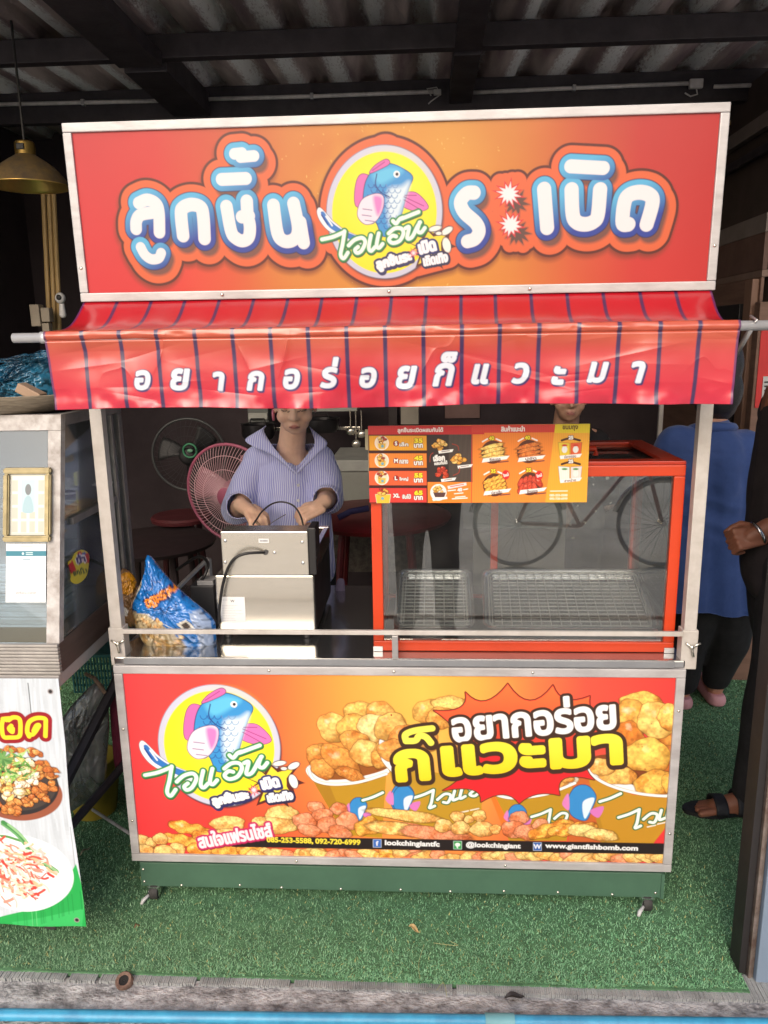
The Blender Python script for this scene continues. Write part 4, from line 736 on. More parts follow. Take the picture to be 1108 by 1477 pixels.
for u in su:
    x = amap(u, 500)[0]; C.put((0, H, 0, Wd), np.where(C.Y < HT-2, np.abs(C.X-x)-3.2, np.abs(C.X-x)-3.6), (46, 42, 92), .95)
C.put((0, H, 0, Wd), np.maximum(C.X-4, -1e3), (60, 50, 110), .8); C.put((0, H, 0, Wd), Wd-5-C.X, (60, 50, 110), .8)
for ch, u, v, hh in (('อ', 205.5, 554, 29), ('ย', 259, 553, 32), ('า', 314, 555, 28), ('ก', 368.5, 553, 28), ('อ', 420, 550, 29), ('ร่', 475.5, 541, 43), ('อ', 530, 548, 29), ('ย', 584.5, 548, 32), ('ก็', 641, 537, 48), ('แ', 693, 545, 29), ('ว', 750.5, 544, 30), ('ะ', 804.5, 547, 26), ('ม', 860.5, 542, 29), ('า', 916, 541, 30)):
    C.text(ch, (u, v), hh, (238, 240, 250), 1.9, [(1.1, (52, 44, 106))], 0, .22, sh=(1.4, 1.6, 1.3, (52, 44, 106)))
# shape
s = np.linspace(0, 1, Wd); Xn = np.broadcast_to(s, (H, Wd)); nz1 = vnoise(H, Wd, 150, 31, 2)-.5; nz2 = vnoise(H, Wd, 40, 32, 2)-.5; nzx = np.repeat(vnoise(1, Wd, 130, 33, 3), H, 0)-.5
P = np.zeros((H, Wd, 3)); k = np.arange(H)
for i in range(H):
    if i < HT:
        a = i/HT; y = .028+(AY-.011-.028)*a; sag = .026*math.sin(math.pi*a)**1.2*1.0; z = 1.676+(AZ+.012-1.676)*a-sag
        if a > .93: f = (a-.93)/.07; z -= .002*f
    else:
        a = (i-HT)/HV; ang = min(1, a/.07); y = AY-.012-.0035*math.sin(ang*math.pi/2)+.012*a; z = AZ+.012-.001*ang-LV*a
        y -= .006*math.exp(-((a-.12)/.03)**2)*0
    P[i, :, 1] = y; P[i, :, 2] = z
av = np.clip((k-HT)/HV, 0, 1)[:, None]; at_ = np.clip(k/HT, 0, 1)[:, None]
# folds: gathers under the pipe, sag lines across, crumpled hem
crease = np.abs(np.sin(Xn*9+nzx*7+av*2.2))**.5*np.exp(-((av-.3)/.22)**2)
diag = np.sin((Xn*26+av*5+nz1*5))*np.exp(-((av-.55)/.3)**2)
fold = np.zeros((H, Wd)); rf = np.random.default_rng(77)
for i in range(34):        # sharp little diagonal creases
    cx_, cy_, L_, sl_, am = rf.random(), rf.uniform(.15, .95), rf.uniform(.02, .07), rf.uniform(-2.5, 2.5), rf.uniform(-.0035, .0035)
    dx_ = Xn-cx_; dy_ = av-cy_-sl_*dx_; fold += am*np.exp(-np.abs(dy_)/.05)*np.exp(-(dx_/L_)**2)
hem = nz2*np.clip((av-.72)/.28, 0, 1)
P[..., 1] += np.where(k[:, None] >= HT, .022*nz1*np.clip(av*4, 0, 1)+.005*crease+fold*.6+.024*hem+.006*np.sin(Xn*math.pi*17+1.2+nzx*3)*av**1.5*.6, 0)
P[..., 2] += np.where(k[:, None] < HT, .010*nz1*np.sin(math.pi*at_)+.003*nz2*at_-.004*np.cos(Xn*math.pi*34)*np.sin(math.pi*at_)*.35, 0)
P[..., 2] += np.where(k[:, None] >= HT, .003*np.sin(Xn*11)*av+.003*nzx*av, 0)
# stitched seam just under the pipe
seam = np.exp(-((av-.105)/.012)**2)*(k[:, None] >= HT); P[..., 1] += .004*seam; pk = np.exp(-((av-.05)/.035)**2)*(k[:, None] >= HT); P[..., 1] += .006*pk*(nz2+.1)*1.4; P[..., 1] -= .002*pk
xt0, xt1 = -.745, .752
sagx = np.sin(np.clip(at_, 0, 1)*math.pi)*.005*(k[:, None] < HT)
L_ = xt0+(AX0-xt0)*at_+sagx; R_ = xt1+(AX1-xt1)*at_-sagx; L_ = np.where(k[:, None] >= HT, AX0+.002*av, L_); R_ = np.where(k[:, None] >= HT, AX1+.010*av*0, R_)
P[..., 0] = L_+(R_-L_)*Xn
me = grid_mesh('awning', P); set_attr(me, C.a.reshape(-1, 3)); aw = link('awning', me, print_mat('glossy_awning_vinyl', .28, .6, .10, 8, coat=.3), cart, True); sm = aw.modifiers.new('s', 'SOLIDIFY'); sm.thickness = .0012; sm.offset = 1
bm = B(); tube(bm, [Vector((-.828, AY, AZ)), Vector((.95, AY, AZ+.001))], .0105, 20); part('awning_pipe', bm, m_pole, None, True)
bm = B(); tube(bm, [Vector((-.765, AY, AZ)), Vector((-.748, AY, AZ))], .0128, 20); part('pipe_collar', bm, m_pole, None, True)
p = at(1083, 475, AY); q = at(1052, 527, -.02)
bm = B(); tube(bm, [p, q], .006, 8); tube(bm, [p+Vector((0, 0, .006)), p+Vector((.004, -.016, .018)), p+Vector((.004, .016, .028))], .003, 6); part('awning_bracket', bm, m_alu, None, True)
for q in ((.7725, .780), (-.7595, -.7525)): bm = B(); bx(bm, q[0]-.03 if q[0] > 0 else q[0]+.012, q[1]-.024 if q[0] > 0 else q[1]+.018, .036, .05, 1.60, 1.675, .002); part('sign_leg', bm, m_white)
# ------------------------------------------------------------------ menu board print
def paint_menu(x0, x1, z0, z1, k, Y):
    Wd, H = int((x1-x0)*k), int((z1-z0)*k); C = Canvas(Wd, H, GAIN, plane_map(x0, z1, k, Y), k/585)
    A = zoomer(525, 600, 6.518); D = zoomer(680, 600, 6.156)
    C.a[:] = C.col((238, 132, 48)); t = np.clip(C.Y/H, 0, 1)[..., None]; C.a = C.a*(1-.4*t)+C.col((240, 160, 60))*.4*t
    C.poly(A([(590, 165), (1020, 165), (1020, 620), (590, 620)]), (52, 40, 38)); 
    for i in range(28): C.line(A([(800+i*8, 170), (800+i*8, 615)]), .18, (110, 96, 84), False)
    C.poly(A([(40, 170), (595, 170), (600, 840), (50, 840)]), (64, 22, 20))
    for (a, b, c) in ((185, 322, (238, 166, 44)), (350, 484, (236, 136, 52)), (515, 648, (234, 96, 54)), (675, 808, (226, 62, 54))): C.poly(A([(48, a), (588, a), (590, b), (52, b)]), c)
    C.poly(A([(30, 90), (1130, 90), (1130, 172), (40, 175)]), (206, 44, 48)); C.poly(D([(0, 80), (745, 75), (738, 145), (0, 150)]), (214, 62, 50))
    C.poly(D([(745, 65), (1060, 65), (1060, 800), (650, 800)]), (240, 172, 54)); C.poly(D([(745, 65), (1060, 65), (1055, 150), (736, 150)]), (232, 206, 40))
    C.poly(A([(604, 618), (1010, 618), (1006, 828), (604, 828)]), (240, 136, 46)); C.line(A([(1015, 165), (1010, 840)]), .5, (220, 60, 40), False)
    wh = (250, 248, 244); ye = (248, 226, 50); dk = (70, 28, 20)
    C.text('ลูกชิ้นระเบิดผสมกันได้', A([(530, 135)])[0], 8.6, wh, .28, width=66); C.text('สินค้าแนะนำ', D([(368, 112)])[0], 8.4, wh, .3, width=34); C.text('ขนมถุง', D([(876, 108)])[0], 8, (80, 40, 10), .3, width=22)
    sd = 500
    def heap(c, r, cols, n, el=1.0):
        nonlocal sd; rr = random.Random(sd)
        for i in range(n):
            a = rr.random()*6.28; q = r*.72*math.sqrt(rr.random()); sd += 1; C.nugget((c[0]+q*math.cos(a), c[1]+q*math.sin(a)*.75), r*rr.uniform(.22, .36), r*rr.uniform(.18, .26)*el, rr.uniform(-.6, .6), rr.choice(cols), sd, 0)
    gold = [(240, 196, 100), (232, 170, 70), (244, 210, 130)]
    for i, (cy, nm, th, pr) in enumerate(((257, 'S', 'เล็ก', '35'), (420, 'M', 'กลาง', '45'), (582, 'L', 'ใหญ่', '55'), (745, 'XL', 'จัมโบ้', '65'))):
        c = A([(168, cy-3)])[0]
        if i < 3: C.ellipse(c, 10.4, 10.4, (250, 240, 230)); C.ellipse(c, 9.2, 9.2, (244, 220, 190))
        else: C.poly(A([(110, 735), (250, 735), (238, 822), (124, 822)]), (240, 190, 60), (250, 240, 220), .5)
        C.poly(A([(130, cy), (206, cy), (198, cy+50), (140, cy+50)]), (232, 186, 70)); heap((c[0], c[1]-4), 8 if i < 3 else 10, gold+[(170, 50, 40)], 9); C.ellipse((c[0]+1, c[1]+4.5), 2.2, 2.2, (110, 170, 190))
        C.ellipse(A([(302, cy)])[0], 4.3, 4.3, (160, 30, 26) if i < 3 else (226, 62, 54)); C.text(nm, A([(302 if i < 3 else 306, cy)])[0], 6, wh, .35, [(.5, dk)]); C.text(th, A([(375 if i < 3 else 400, cy+8)])[0], 6 if i < 3 else 7, wh, .25, [(.5, dk)], width=13)
        C.text(pr, A([(512, cy-26)])[0], 7, ye, .6, [(.6, dk)], width=12.5); C.text('บาท', A([(512, cy+22)])[0], 6, wh, .4, [(.6, dk)], width=13)
    for c, cl in (((710, 270), gold), ((890, 410), gold), ((735, 535), [(206, 70, 44), (220, 90, 50), (180, 50, 36)])): p = A([c])[0]; heap(p, 13, cl, 16); q = A([(c[0]+60, c[1]+56)])[0]; C.poly([(q[0]-11, q[1]), (q[0]+11, q[1]-2.4), (q[0]+9, q[1]+1.6), (q[0]-10, q[1]+4)], wh); C.line([(q[0]-6, q[1]+1.4), (q[0]+5, q[1]-.2)], .5, (90, 60, 50), False)
    C.text('เลือก', A([(705, 392)])[0], 9.5, wh, .55, rot=-.1, width=17); C.text('ผสมกันได้', A([(722, 438)])[0], 5.4, wh, .25, rot=-.1, width=19)
    for pts in ([(620, 430), (625, 370), (650, 345)], [(830, 262), (880, 280), (890, 320)], [(840, 556), (890, 530), (900, 480)]): C.line(A(pts), .5, (170, 60, 40))
    c = A([(700, 715)])[0]; C.ellipse(c, 12, 12.5, (250, 244, 236)); heap((c[0], c[1]-3), 9, gold, 12); C.poly(A([(650, 715), (770, 715), (755, 760), (668, 760)]), (90, 60, 60)); C.poly(A([(640, 775), (780, 755), (785, 775), (650, 795)]), wh)
    C.poly(A([(785, 655), (960, 622), (965, 648), (792, 684)]), (250, 226, 226)); C.line(A([(812, 662), (935, 640)]), .6, (200, 60, 60), False); C.text('40', A([(900, 690)])[0], 5.5, wh, .4, [(.4, dk)], -.1); 
    for y, x0_, x1_ in ((700, 790, 860), (690, 935, 975), (728, 850, 930), (760, 860, 950), (775, 830, 970)): C.line(A([(x0_, y), (x1_, y-8)]), .7, wh, False)
    for cx_, cy_, kind, pr, nm in ((180, 320, 0, '40', 'ชีสบอล'), (498, 315, 1, '40', 'ปูอัด'), (195, 610, 2, '35', 'ปลาเส้น'), (510, 600, 3, '35', 'ไส้กรอกแดง')):
        c = D([(cx_+10, cy_)])[0]; C.ellipse(c, 17, 17, (92, 46, 28))
        base = [(246, 214, 120), (222, 130, 60), (236, 180, 76), (208, 74, 52)][kind]
        for j in range(4 if kind < 3 else 9):
            sd += 1
            if kind < 3: C.nugget((c[0]-1+j*1.0, c[1]-8+j*5.5), 17, 3.6, -.22 if kind != 2 else -.35, base, sd, 0, 1 if kind == 2 else 0)
            else: C.nugget((c[0]-13+(j % 5)*6.5, c[1]-5+(j//5)*9+abs(j % 5-2)*1.6), 4, 8, .25*((j % 5)-2)*-1, base, sd, .1)
        C.poly([(c[0]-14, c[1]+9), (c[0]+24, c[1]+5), (c[0]+20, c[1]+10), (c[0]-16, c[1]+15)], wh); C.text(nm, (c[0]+3, c[1]+10.3), 5.2, (90, 30, 20), .2, rot=-.09, width=16)
        C.text(pr, (c[0]-2, c[1]-20), 6, ye, .4, [(.7, dk)]); C.line([(c[0]-15, c[1]-15), (c[0]-8, c[1]-19)], 1, wh, False); C.line([(c[0]+5, c[1]-19), (c[0]+12, c[1]-16)], 1, wh, False)
        C.line([(c[0]+8, c[1]+14.5), (c[0]+22, c[1]+13)], .9, (120, 60, 60), False)
    for c_ in ((305, 520), (600, 525)): C.ellipse(D([c_])[0], 5.5, 7, (220, 40, 40)); C.text('ใหม่', D([c_])[0], 5, wh, .25, rot=-.3)
    for cx_, cy_, nm, cols in ((875, 290, 'ปลากรอบ', ((232, 200, 60), (226, 96, 50))), (875, 500, 'สาหร่าย', ((226, 236, 226), (230, 220, 214)))):
        c = D([(cx_, cy_)])[0]
        for s_, cl in ((-1, cols[0]), (1, cols[1])): C.poly([(c[0]+s_*1, c[1]-8), (c[0]+s_*17, c[1]-9), (c[0]+s_*15, c[1]+10), (c[0]+s_*1, c[1]+9)], cl, (120, 60, 30), .4); C.ellipse((c[0]+s_*8, c[1]+1), 4, 5, (236, 236, 230)); C.ellipse((c[0]+s_*8, c[1]-5), 4, 1.5, (90, 150, 80) if cy_ > 400 else (200, 60, 50))
        C.line([(c[0]-12, c[1]-12), (c[0], c[1]-15), (c[0]+14, c[1]-12)], 1.6, (70, 36, 26)); C.text('25', (c[0]+1, c[1]-16), 5.5, wh, .4, [(.7, dk)]); C.poly([(c[0]-15, c[1]+10), (c[0]+17, c[1]+7), (c[0]+14, c[1]+12), (c[0]-14, c[1]+15)], wh); C.text(nm, (c[0], c[1]+11), 4.6, (90, 30, 20), .15, rot=-.08, width=17)
    C.text('085-253-5588', D([(772, 700)])[0], 3.4, (250, 240, 220), .2, width=26); C.text('092-720-6999', D([(772, 730)])[0], 3.4, (250, 240, 220), .2, width=26); C.line(D([(700, 664), (850, 662)]), .7, (250, 240, 220), False)
    # fluted board: faint vertical ribs
    C.a *= (1-.07*(np.cos(C.X*2*math.pi/(k*.0045)) > .3))[..., None]; return C

def box_obj(name, quad_uv, y0, y1, m, parent=None, bev=.002):
    a, b = at(*quad_uv[0], y0), at(*quad_uv[1], y0); bm = B(); bx(bm, min(a.x, b.x), max(a.x, b.x), y0, y1, min(a.z, b.z), max(a.z, b.z), bev); return obj(name, bm, m, parent)

# ------------------------------------------------------------------ display case
CX0, CX1, CY0, CY1, CZ0, CZ1 = -.056, .7325, .05, .46, .758, 1.256
case = thing('display_case', 'orange framed glass display case on the right half of the cart counter', 'display case', ((CX0+CX1)/2, .25, CZ0))
w = .028
bm = B(); frame4(bm, CX0, CX1, CZ0, CZ1, w, CY0, CY0+.024, .003); obj('front_frame', bm, m_orange, case)
bm = B(); frame4(bm, CX0, CX1, CZ0, CZ1, w*.8, CY1-.02, CY1, .003); obj('rear_frame', bm, m_orange, case)
for x in (CX0, CX1-.024):
    for z in (CZ0+.001, CZ1-.025): bm = B(); bx(bm, x+.0005, x+.0235, CY0+.0245, CY1-.0205, z, z+.024, .003); obj('side_rail', bm, m_orange, case)
bm = B(); bx(bm, CX0+w+.0005, CX1-w-.0005, CY0+.008, CY0+.012, CZ0+w+.0005, CZ1-w-.0005); obj('front_glass', bm, m_glass, case)
for x in (CX0+.01, CX1-.014): bm = B(); bx(bm, x, x+.004, CY0+.025, CY1-.021, CZ0+.0255, CZ1-.0255); obj('side_glass', bm, m_glass2, case)
bm = B(); bx(bm, CX0+w, CX1-w, CY0+.025, CY1-.021, CZ0+.012, CZ0+.016); obj('floor_plate', bm, mat('case_floor', (90, 92, 92), .3, .6), case)
bm = B(); bx(bm, CX0+.0245, CX1-.0245, CY0+.025, CY1-.021, CZ1-.012, CZ1-.008); lid = obj('top_glass', bm, m_glass2, case)
bm = B()
for q in ((CX0+.0005, CX1-.0005, CY0+.001, CY0+.045), (CX0+.0005, CX1-.0005, CY1-.045, CY1-.001)): bx(bm, q[0], q[1], q[2], q[3], CZ1+.0005, CZ1+.010, .002)
for q in ((CX0+.0005, CX0+.05), (CX1-.05, CX1-.0005)): bx(bm, q[0], q[1], CY0+.0455, CY1-.0455, CZ1+.0005, CZ1+.010, .002)
obj('lid_frame', bm, m_dorange, case)
bm = B(); tube(bm, [Vector((.44, .2, CZ1+.004)), Vector((.44, .2, CZ1+.022)), Vector((.54, .2, CZ1+.022)), Vector((.54, .2, CZ1+.004))], .008, 10); obj('lid_handle', bm, m_dorange, case)
bm = B(); bx(bm, CX0+.34, CX0+.362, CY1-.030, CY1-.0205, CZ0+.03, CZ1-.03, .002); obj('rear_mullion', bm, m_orange, case)
bm = B(); bx(bm, .2, CX1-.03, CY1-.028, CY1-.024, 1.0, CZ1-.025); obj('rear_panel', bm, m_glass2, case)
for x in (CX0-.001, CX1-.025): bm = B(); bx(bm, x, x+.026, CY0-.004, CY0-.0002, CZ0-.0005, CZ0+.014, .001); obj('corner_bracket', bm, m_alu, case)
# trays with wire racks
def tray(label, xf0, xf1, xr0, xr1):
    y0, y1 = .085, .425; zf, zr_ = .812, .874; t = thing('tray', label, 'tray', ((xf0+xf1)/2, .25, .80), 'metal trays in the display case')
    def P(a, b, d=0, ins=0):
        x0 = xf0+(xr0-xf0)*b+ins; x1 = xf1+(xr1-xf1)*b-ins; y = y0+ins+(y1-y0-2*ins)*b; return Vector((x0+(x1-x0)*a, y, zf+(zr_-zf)*b+d))
    def loop(ins, d, r=.12, n=6):
        out = []; ra = r*.26/(xf1-xf0)*.8; rb = .1
        for cx_, cy_, a0 in ((1-ra, rb, -90), (1-ra, 1-rb, 0), (ra, 1-rb, 90), (ra, rb, 180)):
            for i in range(n+1): a = math.radians(a0+90*i/n); out.append(P(cx_+ra*math.cos(a), cy_+rb*math.sin(a), d, ins))
        return out
    bm = B(); loops = [loop(0, -.004), loop(0, 0), loop(.006, .001), loop(.010, -.003), loop(.016, -.03), loop(.022, -.036)]; R_ = [[bm.verts.new(p) for p in l] for l in loops]; n = len(R_[0])
    for i in range(len(R_)-1):
        for k_ in range(n): bm.faces.new((R_[i][k_], R_[i][(k_+1) % n], R_[i+1][(k_+1) % n], R_[i+1][k_]))
    bm.faces.new(R_[-1]); o = obj('pan', bm, m_tray, t, auto=50); o.modifiers.new('s', 'SOLIDIFY').thickness = .0008
    bm = B(); L = loop(.02, -.006); tube(bm, L, .0026, 6, True); nx_ = max(7, int((xf1-xf0)/.026)); ny_ = 17
    for i in range(1, nx_): tube(bm, [P(i/nx_, .06, -.0065), P(i/nx_, .94, -.0065)], .0015, 5)
    for j in range(1, ny_): tube(bm, [P(.07, j/ny_, -.0045), P(.93, j/ny_, -.0045)], .0015, 5)
    obj('wire_rack', bm, mat('rack_wire', (240, 240, 240), .35, .3, .03, 20), t)
def X_(u, v, Y): return at(u, v, Y).x
tray('smaller metal tray with wire rack at the left in the display case', X_(567, 905, .085), X_(686, 905, .085), X_(574, 822, .425), X_(680, 822, .425))
tray('wider metal tray with wire rack at the right in the display case', X_(697, 910, .085), X_(956, 912, .085), X_(694, 823, .425), X_(924, 823, .425))
# menu
mx0, mx1, mz0, mz1 = -.058, .488, 1.166, 1.3625
C = paint_menu(mx0, mx1, mz0, mz1, 1500, .034)
mt = thing('menu_sign', 'colourful price board with food pictures leaning on the display case', 'menu', (.2, .04, mz0))
H, Wd = C.a.shape[:2]; X, Z = np.meshgrid(np.linspace(mx0, mx1, Wd), np.linspace(mz1, mz0, H)); me = grid_mesh('print', np.stack([X, np.full_like(X, .034), Z], -1)); set_attr(me, C.a.reshape(-1, 3)); link('print', me, print_mat('menu_print', .35, .4, 0), mt, True)
bm = B(); bx(bm, mx0+.0003, mx1-.0003, .0355, .041, mz0+.0003, mz1-.0003, .0005); obj('backing', bm, mat('fluted_plastic', (232, 226, 214), .5), mt)
bm = B(); a = at(530, 632, .043); bx(bm, a.x-.006, a.x+.02, .0415, .05, a.z-.03, a.z+.022, .002); bx(bm, a.x+.0, a.x+.006, .0505, .06, a.z-.09, a.z+.0, .002); obj('clip', bm, mat('beige_tape', (196, 184, 150), .6), mt)

# ------------------------------------------------------------------ fryer
fry = thing('deep_fryer', 'stainless steel deep fryer with black cable, its back to the street', 'fryer', (-.36, .3, .758))
def rect_xz(u0, v0, u1, v1, Y): a = at(u0, v0, Y); b = at(u1, v1, Y); return a.x, b.x, b.z, a.z
bm = B(); bx(bm, -.497, -.224, .13, .48, .776, .9435, .004); obj('body', bm, m_steel, fry)
bm = B(); bx(bm, -.2235, -.2215, .134, .476, .780, .99, .0005); obj('side_panel', bm, m_black, fry)
bm = B(); bx(bm, -.4735, -.235, .128, .20, .9445, 1.069, .003); hd = obj('control_head', bm, m_steel, fry)
bm = B(); bx(bm, -.2345, -.214, .131, .21, .9448, 1.078, .003); sd_ = obj('head_end', bm, m_black, fry)
bm = B()
for z in (.97, .99, 1.01): bx(bm, -.2138, -.2132, .14, .2, z, z+.006)
obj('slots', bm, mat('slot_grey', (84, 80, 80), .5), sd_)
bm = B(); frame4(bm, -.47, -.216, .21, .48, .018, -.022, .022, .002); bm.transform(Matrix.Translation((0, 0, .972)) @ Matrix.Rotation(math.radians(90), 4, 'X') @ Matrix.Diagonal((1, 1, -1, 1))); 
bm2 = B(); x0, x1 = -.47, -.2195
for q in ((x0, x1, .205, .22), (x0, x1, .455, .478)): bx(bm2, q[0], q[1], q[2], q[3], .944, 1.0, .002)
for q in ((x0, x0+.016), (x1-.016, x1)): bx(bm2, q[0], q[1], .2205, .4545, .944, 1.0, .002)
bm.free(); obj('oil_tank', bm2, m_chrome, fry); bm = B(); bx(bm, x0+.0165, x1-.0165, .2205, .4545, .9445, .975); obj('oil', bm, mat('frying_oil', (120, 84, 30), .08, 0), fry)
for x in (-.475, -.25): 
    for y in (.15, .45): bm = B(); lathe(bm, [(.012, .7575), (.013, .76), (.010, .7765)], 16, Matrix.Translation((x, y, 0)), True); obj('foot', bm, m_black, fry)
def fscrew(u, v, Y, par): bm = B(); ell(bm, at(u, v, Y), (.0045, .0022, .0045), u=12, v=8); obj('screw', bm, m_chrome, par, True)
for u, v in ((325, 780), (325, 811), (436, 782), (437, 812), (396, 797)): fscrew(u, v, .1275, hd)
bm = B(); tube(bm, [at(383, 797, .134), at(383, 797, .122)], .007, 14); obj('cable_grommet', bm, m_black, hd)
cab = [at(382, 797, .125), at(370, 797, .11), at(352, 799, .10), at(338, 806, .098), at(328, 822, .1), at(321, 846, .105), at(317, 875, .11), at(315, 900, .115), at(311, 908, .13)]
bm = B(); tube(bm, [Vector(p) for p in smoothline(cab, 5)], .0042, 8); obj('cable', bm, m_black, fry, True)
C = Canvas(130, 60, GAIN); C.a[:] = C.col((232, 230, 226)); rr = random.Random(4)
def label_print(name, u0, v0, u1, v1, Y, draw, kx=1400, parent=None, m=None):
    x0, x1, z0, z1 = rect_xz(u0, v0, u1, v1, Y); Wd, H = max(8, int((x1-x0)*kx)), max(8, int((z1-z0)*kx)); C = Canvas(Wd, H, GAIN); C.a[:] = C.col((236, 236, 236)); draw(C, Wd, H)
    X, Z = np.meshgrid(np.linspace(x0, x1, Wd), np.linspace(z1, z0, H)); me = grid_mesh(name, np.stack([X, np.full_like(X, Y), Z], -1)); set_attr(me, C.a.reshape(-1, 3)); o = link(name, me, m or print_mat('paper_print', .6, .3, 0), parent); sm = o.modifiers.new('s', 'SOLIDIFY'); sm.thickness = .0006; sm.offset = -1; return o
def dlab(C, W_, H):
    rr = random.Random(4); x = W_*.12
    while x < W_*.88: w_ = rr.uniform(2, 5); C.poly([(x, H*.3), (x+w_, H*.3), (x+w_, H*.7), (x, H*.7)], (110, 110, 118)); x += w_+1.6
label_print('rating_label', 373, 777, 388, 783, .1272, dlab, 2500, hd)
def dsheet(C, W_, H):
    rr = random.Random(6); C.text('W', (W_*.5, H*.16), H*.10, (60, 60, 70), .4)
    for i in range(11):
        y = H*(.12 if i == 0 else .26+.065*i); xa_ = W_*.08; xe = W_*rr.uniform(.45, .92) if i else W_*.3; 
        while xa_ < xe: l = rr.uniform(.03, .12)*W_; C.line([(xa_, y), (min(xa_+l, xe), y)], .55, (130, 134, 146), False); xa_ += l+W_*.03
label_print('instruction_sticker', 317, 861, 355, 898, .1292, dsheet, 1800, fry)
# wire basket handle held by the woman
bm = B(); hs = [at(365, 757, .40), at(371, 748, .42), at(378, 738, .44), at(392, 727, .46), at(408, 724, .47), at(424, 730, .46), at(434, 745, .44), at(439, 766, .40)]
tube(bm, [Vector(p) for p in smoothline(hs, 6)], .0028, 6)
t = thing('frying_basket', 'black wire frying basket handle arching above the fryer', 'basket', at(400, 760, .40)); obj('handle', bm, m_blackmetal, t, True)
bm = B(); tube(bm, [Vector(p) for p in smoothline([at(380, 764, .38), at(395, 752, .41), at(412, 742, .43)], 5)], .0012, 5); tube(bm, [at(380, 764, .35), at(440, 761, .38)], .0015, 5)
x0, x1 = -.44, -.25
for i in range(16): x = x0+(x1-x0)*i/15; tube(bm, [Vector((x, .23, 1.0)), Vector((x, .26, .985)), Vector((x, .44, .985)), Vector((x, .45, 1.0))], .0008, 4)
for j in range(9): y = .24+.2*j/8; tube(bm, [Vector((x0, y, .986)), Vector((x1, y, .986))], .0008, 4)
obj('mesh', bm, m_chrome, t)

# ------------------------------------------------------------------ soft packets
def pillow(name, outline, Y, dep, colf, m, parent=None, rings=44, ns=150, wr=.006, seed=1, lean=0.0, back=True):
    """a filled packet with the photo's outline, its own thickness and creases"""
    O = smoothline(outline, 8, True); idx = np.linspace(0, len(O), ns, endpoint=False).astype(int); O = O[idx]; c = O.mean(0); V = []; UV = []; t = np.linspace(1, 0, rings)
    rr = np.random.default_rng(seed)
    for sgn in ((-1, 1) if back else (-1,)):
        for a in (t if sgn < 0 else t[::-1][:]):
            UV.append(c+(O-c)*a); V.append(np.full(ns, sgn*dep*math.sqrt(max(0, 1-a**2.4))))
    UV = np.array(UV); V = np.array(V); R_ = UV.shape[0]; nn = vnoise(R_, ns, 12, seed, 4)-.5; n2 = vnoise(R_, ns, 5, seed+1, 3)-.5
    edge = np.concatenate([t]+([t[::-1]] if back else []))[:, None]; V = V+wr*2*(nn+.5*np.abs(n2)*2)*(1-edge**6)
    P = np.zeros((R_, ns, 3))
    for i in range(R_):
        for j in range(ns): p = at(UV[i, j, 0], UV[i, j, 1], Y); P[i, j] = (p.x, p.y+V[i, j]+lean*(p.z-at(c[0], c[1], Y).z), p.z)
    me = bpy.data.meshes.new(name); me.vertices.add(R_*ns); me.vertices.foreach_set('co', P.astype(np.float32).ravel()); q = []
    i = np.arange(R_-1)[:, None]*ns; j = np.arange(ns)[None]; q = np.stack([i+j, i+(j+1) % ns, i+ns+(j+1) % ns, i+ns+j], -1).reshape(-1, 4); _polys(me, q)
    bm = bmesh.new(); bm.from_mesh(me); bmesh.ops.remove_doubles(bm, verts=bm.verts, dist=1e-5) if False else None; bmesh.ops.recalc_face_normals(bm, faces=bm.faces); bm.to_mesh(me); bm.free()
    if colf is not None: set_attr(me, colf(UV.reshape(-1, 2), nn.ravel()))
    return link(name, me, m, parent, True)
CV = None
def canv(u0, v0, u1, v1, k): C = Canvas(int((u1-u0)*k), int((v1-v0)*k), GAIN, lambda u, v: np.array([(u-u0)*k, (v-v0)*k]), k); C.o = (u0, v0, k); return C
def sample(C, UV):
    u0, v0, k = C.o; x = np.clip((UV[:, 0]-u0)*k, 0, C.W-1).astype(int); y = np.clip((UV[:, 1]-v0)*k, 0, C.H-1).astype(int); return C.a[y, x]
F3 = zoomer(0, 680, 3.4625)
C = canv(180, 790, 320, 945, 5); C.a[:] = C.col((206, 196, 176)); n = vnoise(C.H, C.W, 60, 3)[..., None]; C.a = C.a*(.6+.7*n)
C.poly(F3([(700, 400), (760, 400), (850, 540), (1080, 740), (1090, 900), (960, 900), (850, 780), (760, 690), (650, 690), (720, 560)]), (30, 116, 196)); C.poly(F3([(740, 430), (790, 520), (880, 600), (850, 650), (720, 640)]), (24, 104, 186), alpha=.8)
C.poly(F3([(960, 690), (1000, 680), (1060, 740), (1080, 890), (1020, 890), (990, 760)]), (200, 205, 210), alpha=.55)
C.poly(star(F3([(838, 598)])[0], 32, 19, 10, .2, .25, 6), (20, 50, 110)); C.poly(star(F3([(838, 598)])[0], 30, 17, 10, .2, .25, 6), (40, 120, 200))
C.text('ลูกชิ้น', F3([(858, 582)])[0], 17, (240, 140, 30), .9, [(1.6, (30, 40, 90))], math.pi-.55, width=34); C.text('ระเบิด', F3([(800, 622)])[0], 16, (240, 140, 30), .9, [(1.6, (30, 40, 90))], math.pi-.5, width=32)
C.poly(F3([(905, 735), (950, 715), (990, 760), (945, 785)]), (226, 220, 206)); C.poly(F3([(925, 740), (950, 728), (972, 758), (945, 770)]), (70, 56, 44))
for y in (690, 710, 725): C.line(F3([(760, y), (880, y+70)]), .5, (225, 232, 238), False)
C.poly(F3([(660, 690), (780, 710), (900, 800), (960, 900), (740, 900), (660, 760)]), (196, 176, 136), smooth=True, alpha=.9)
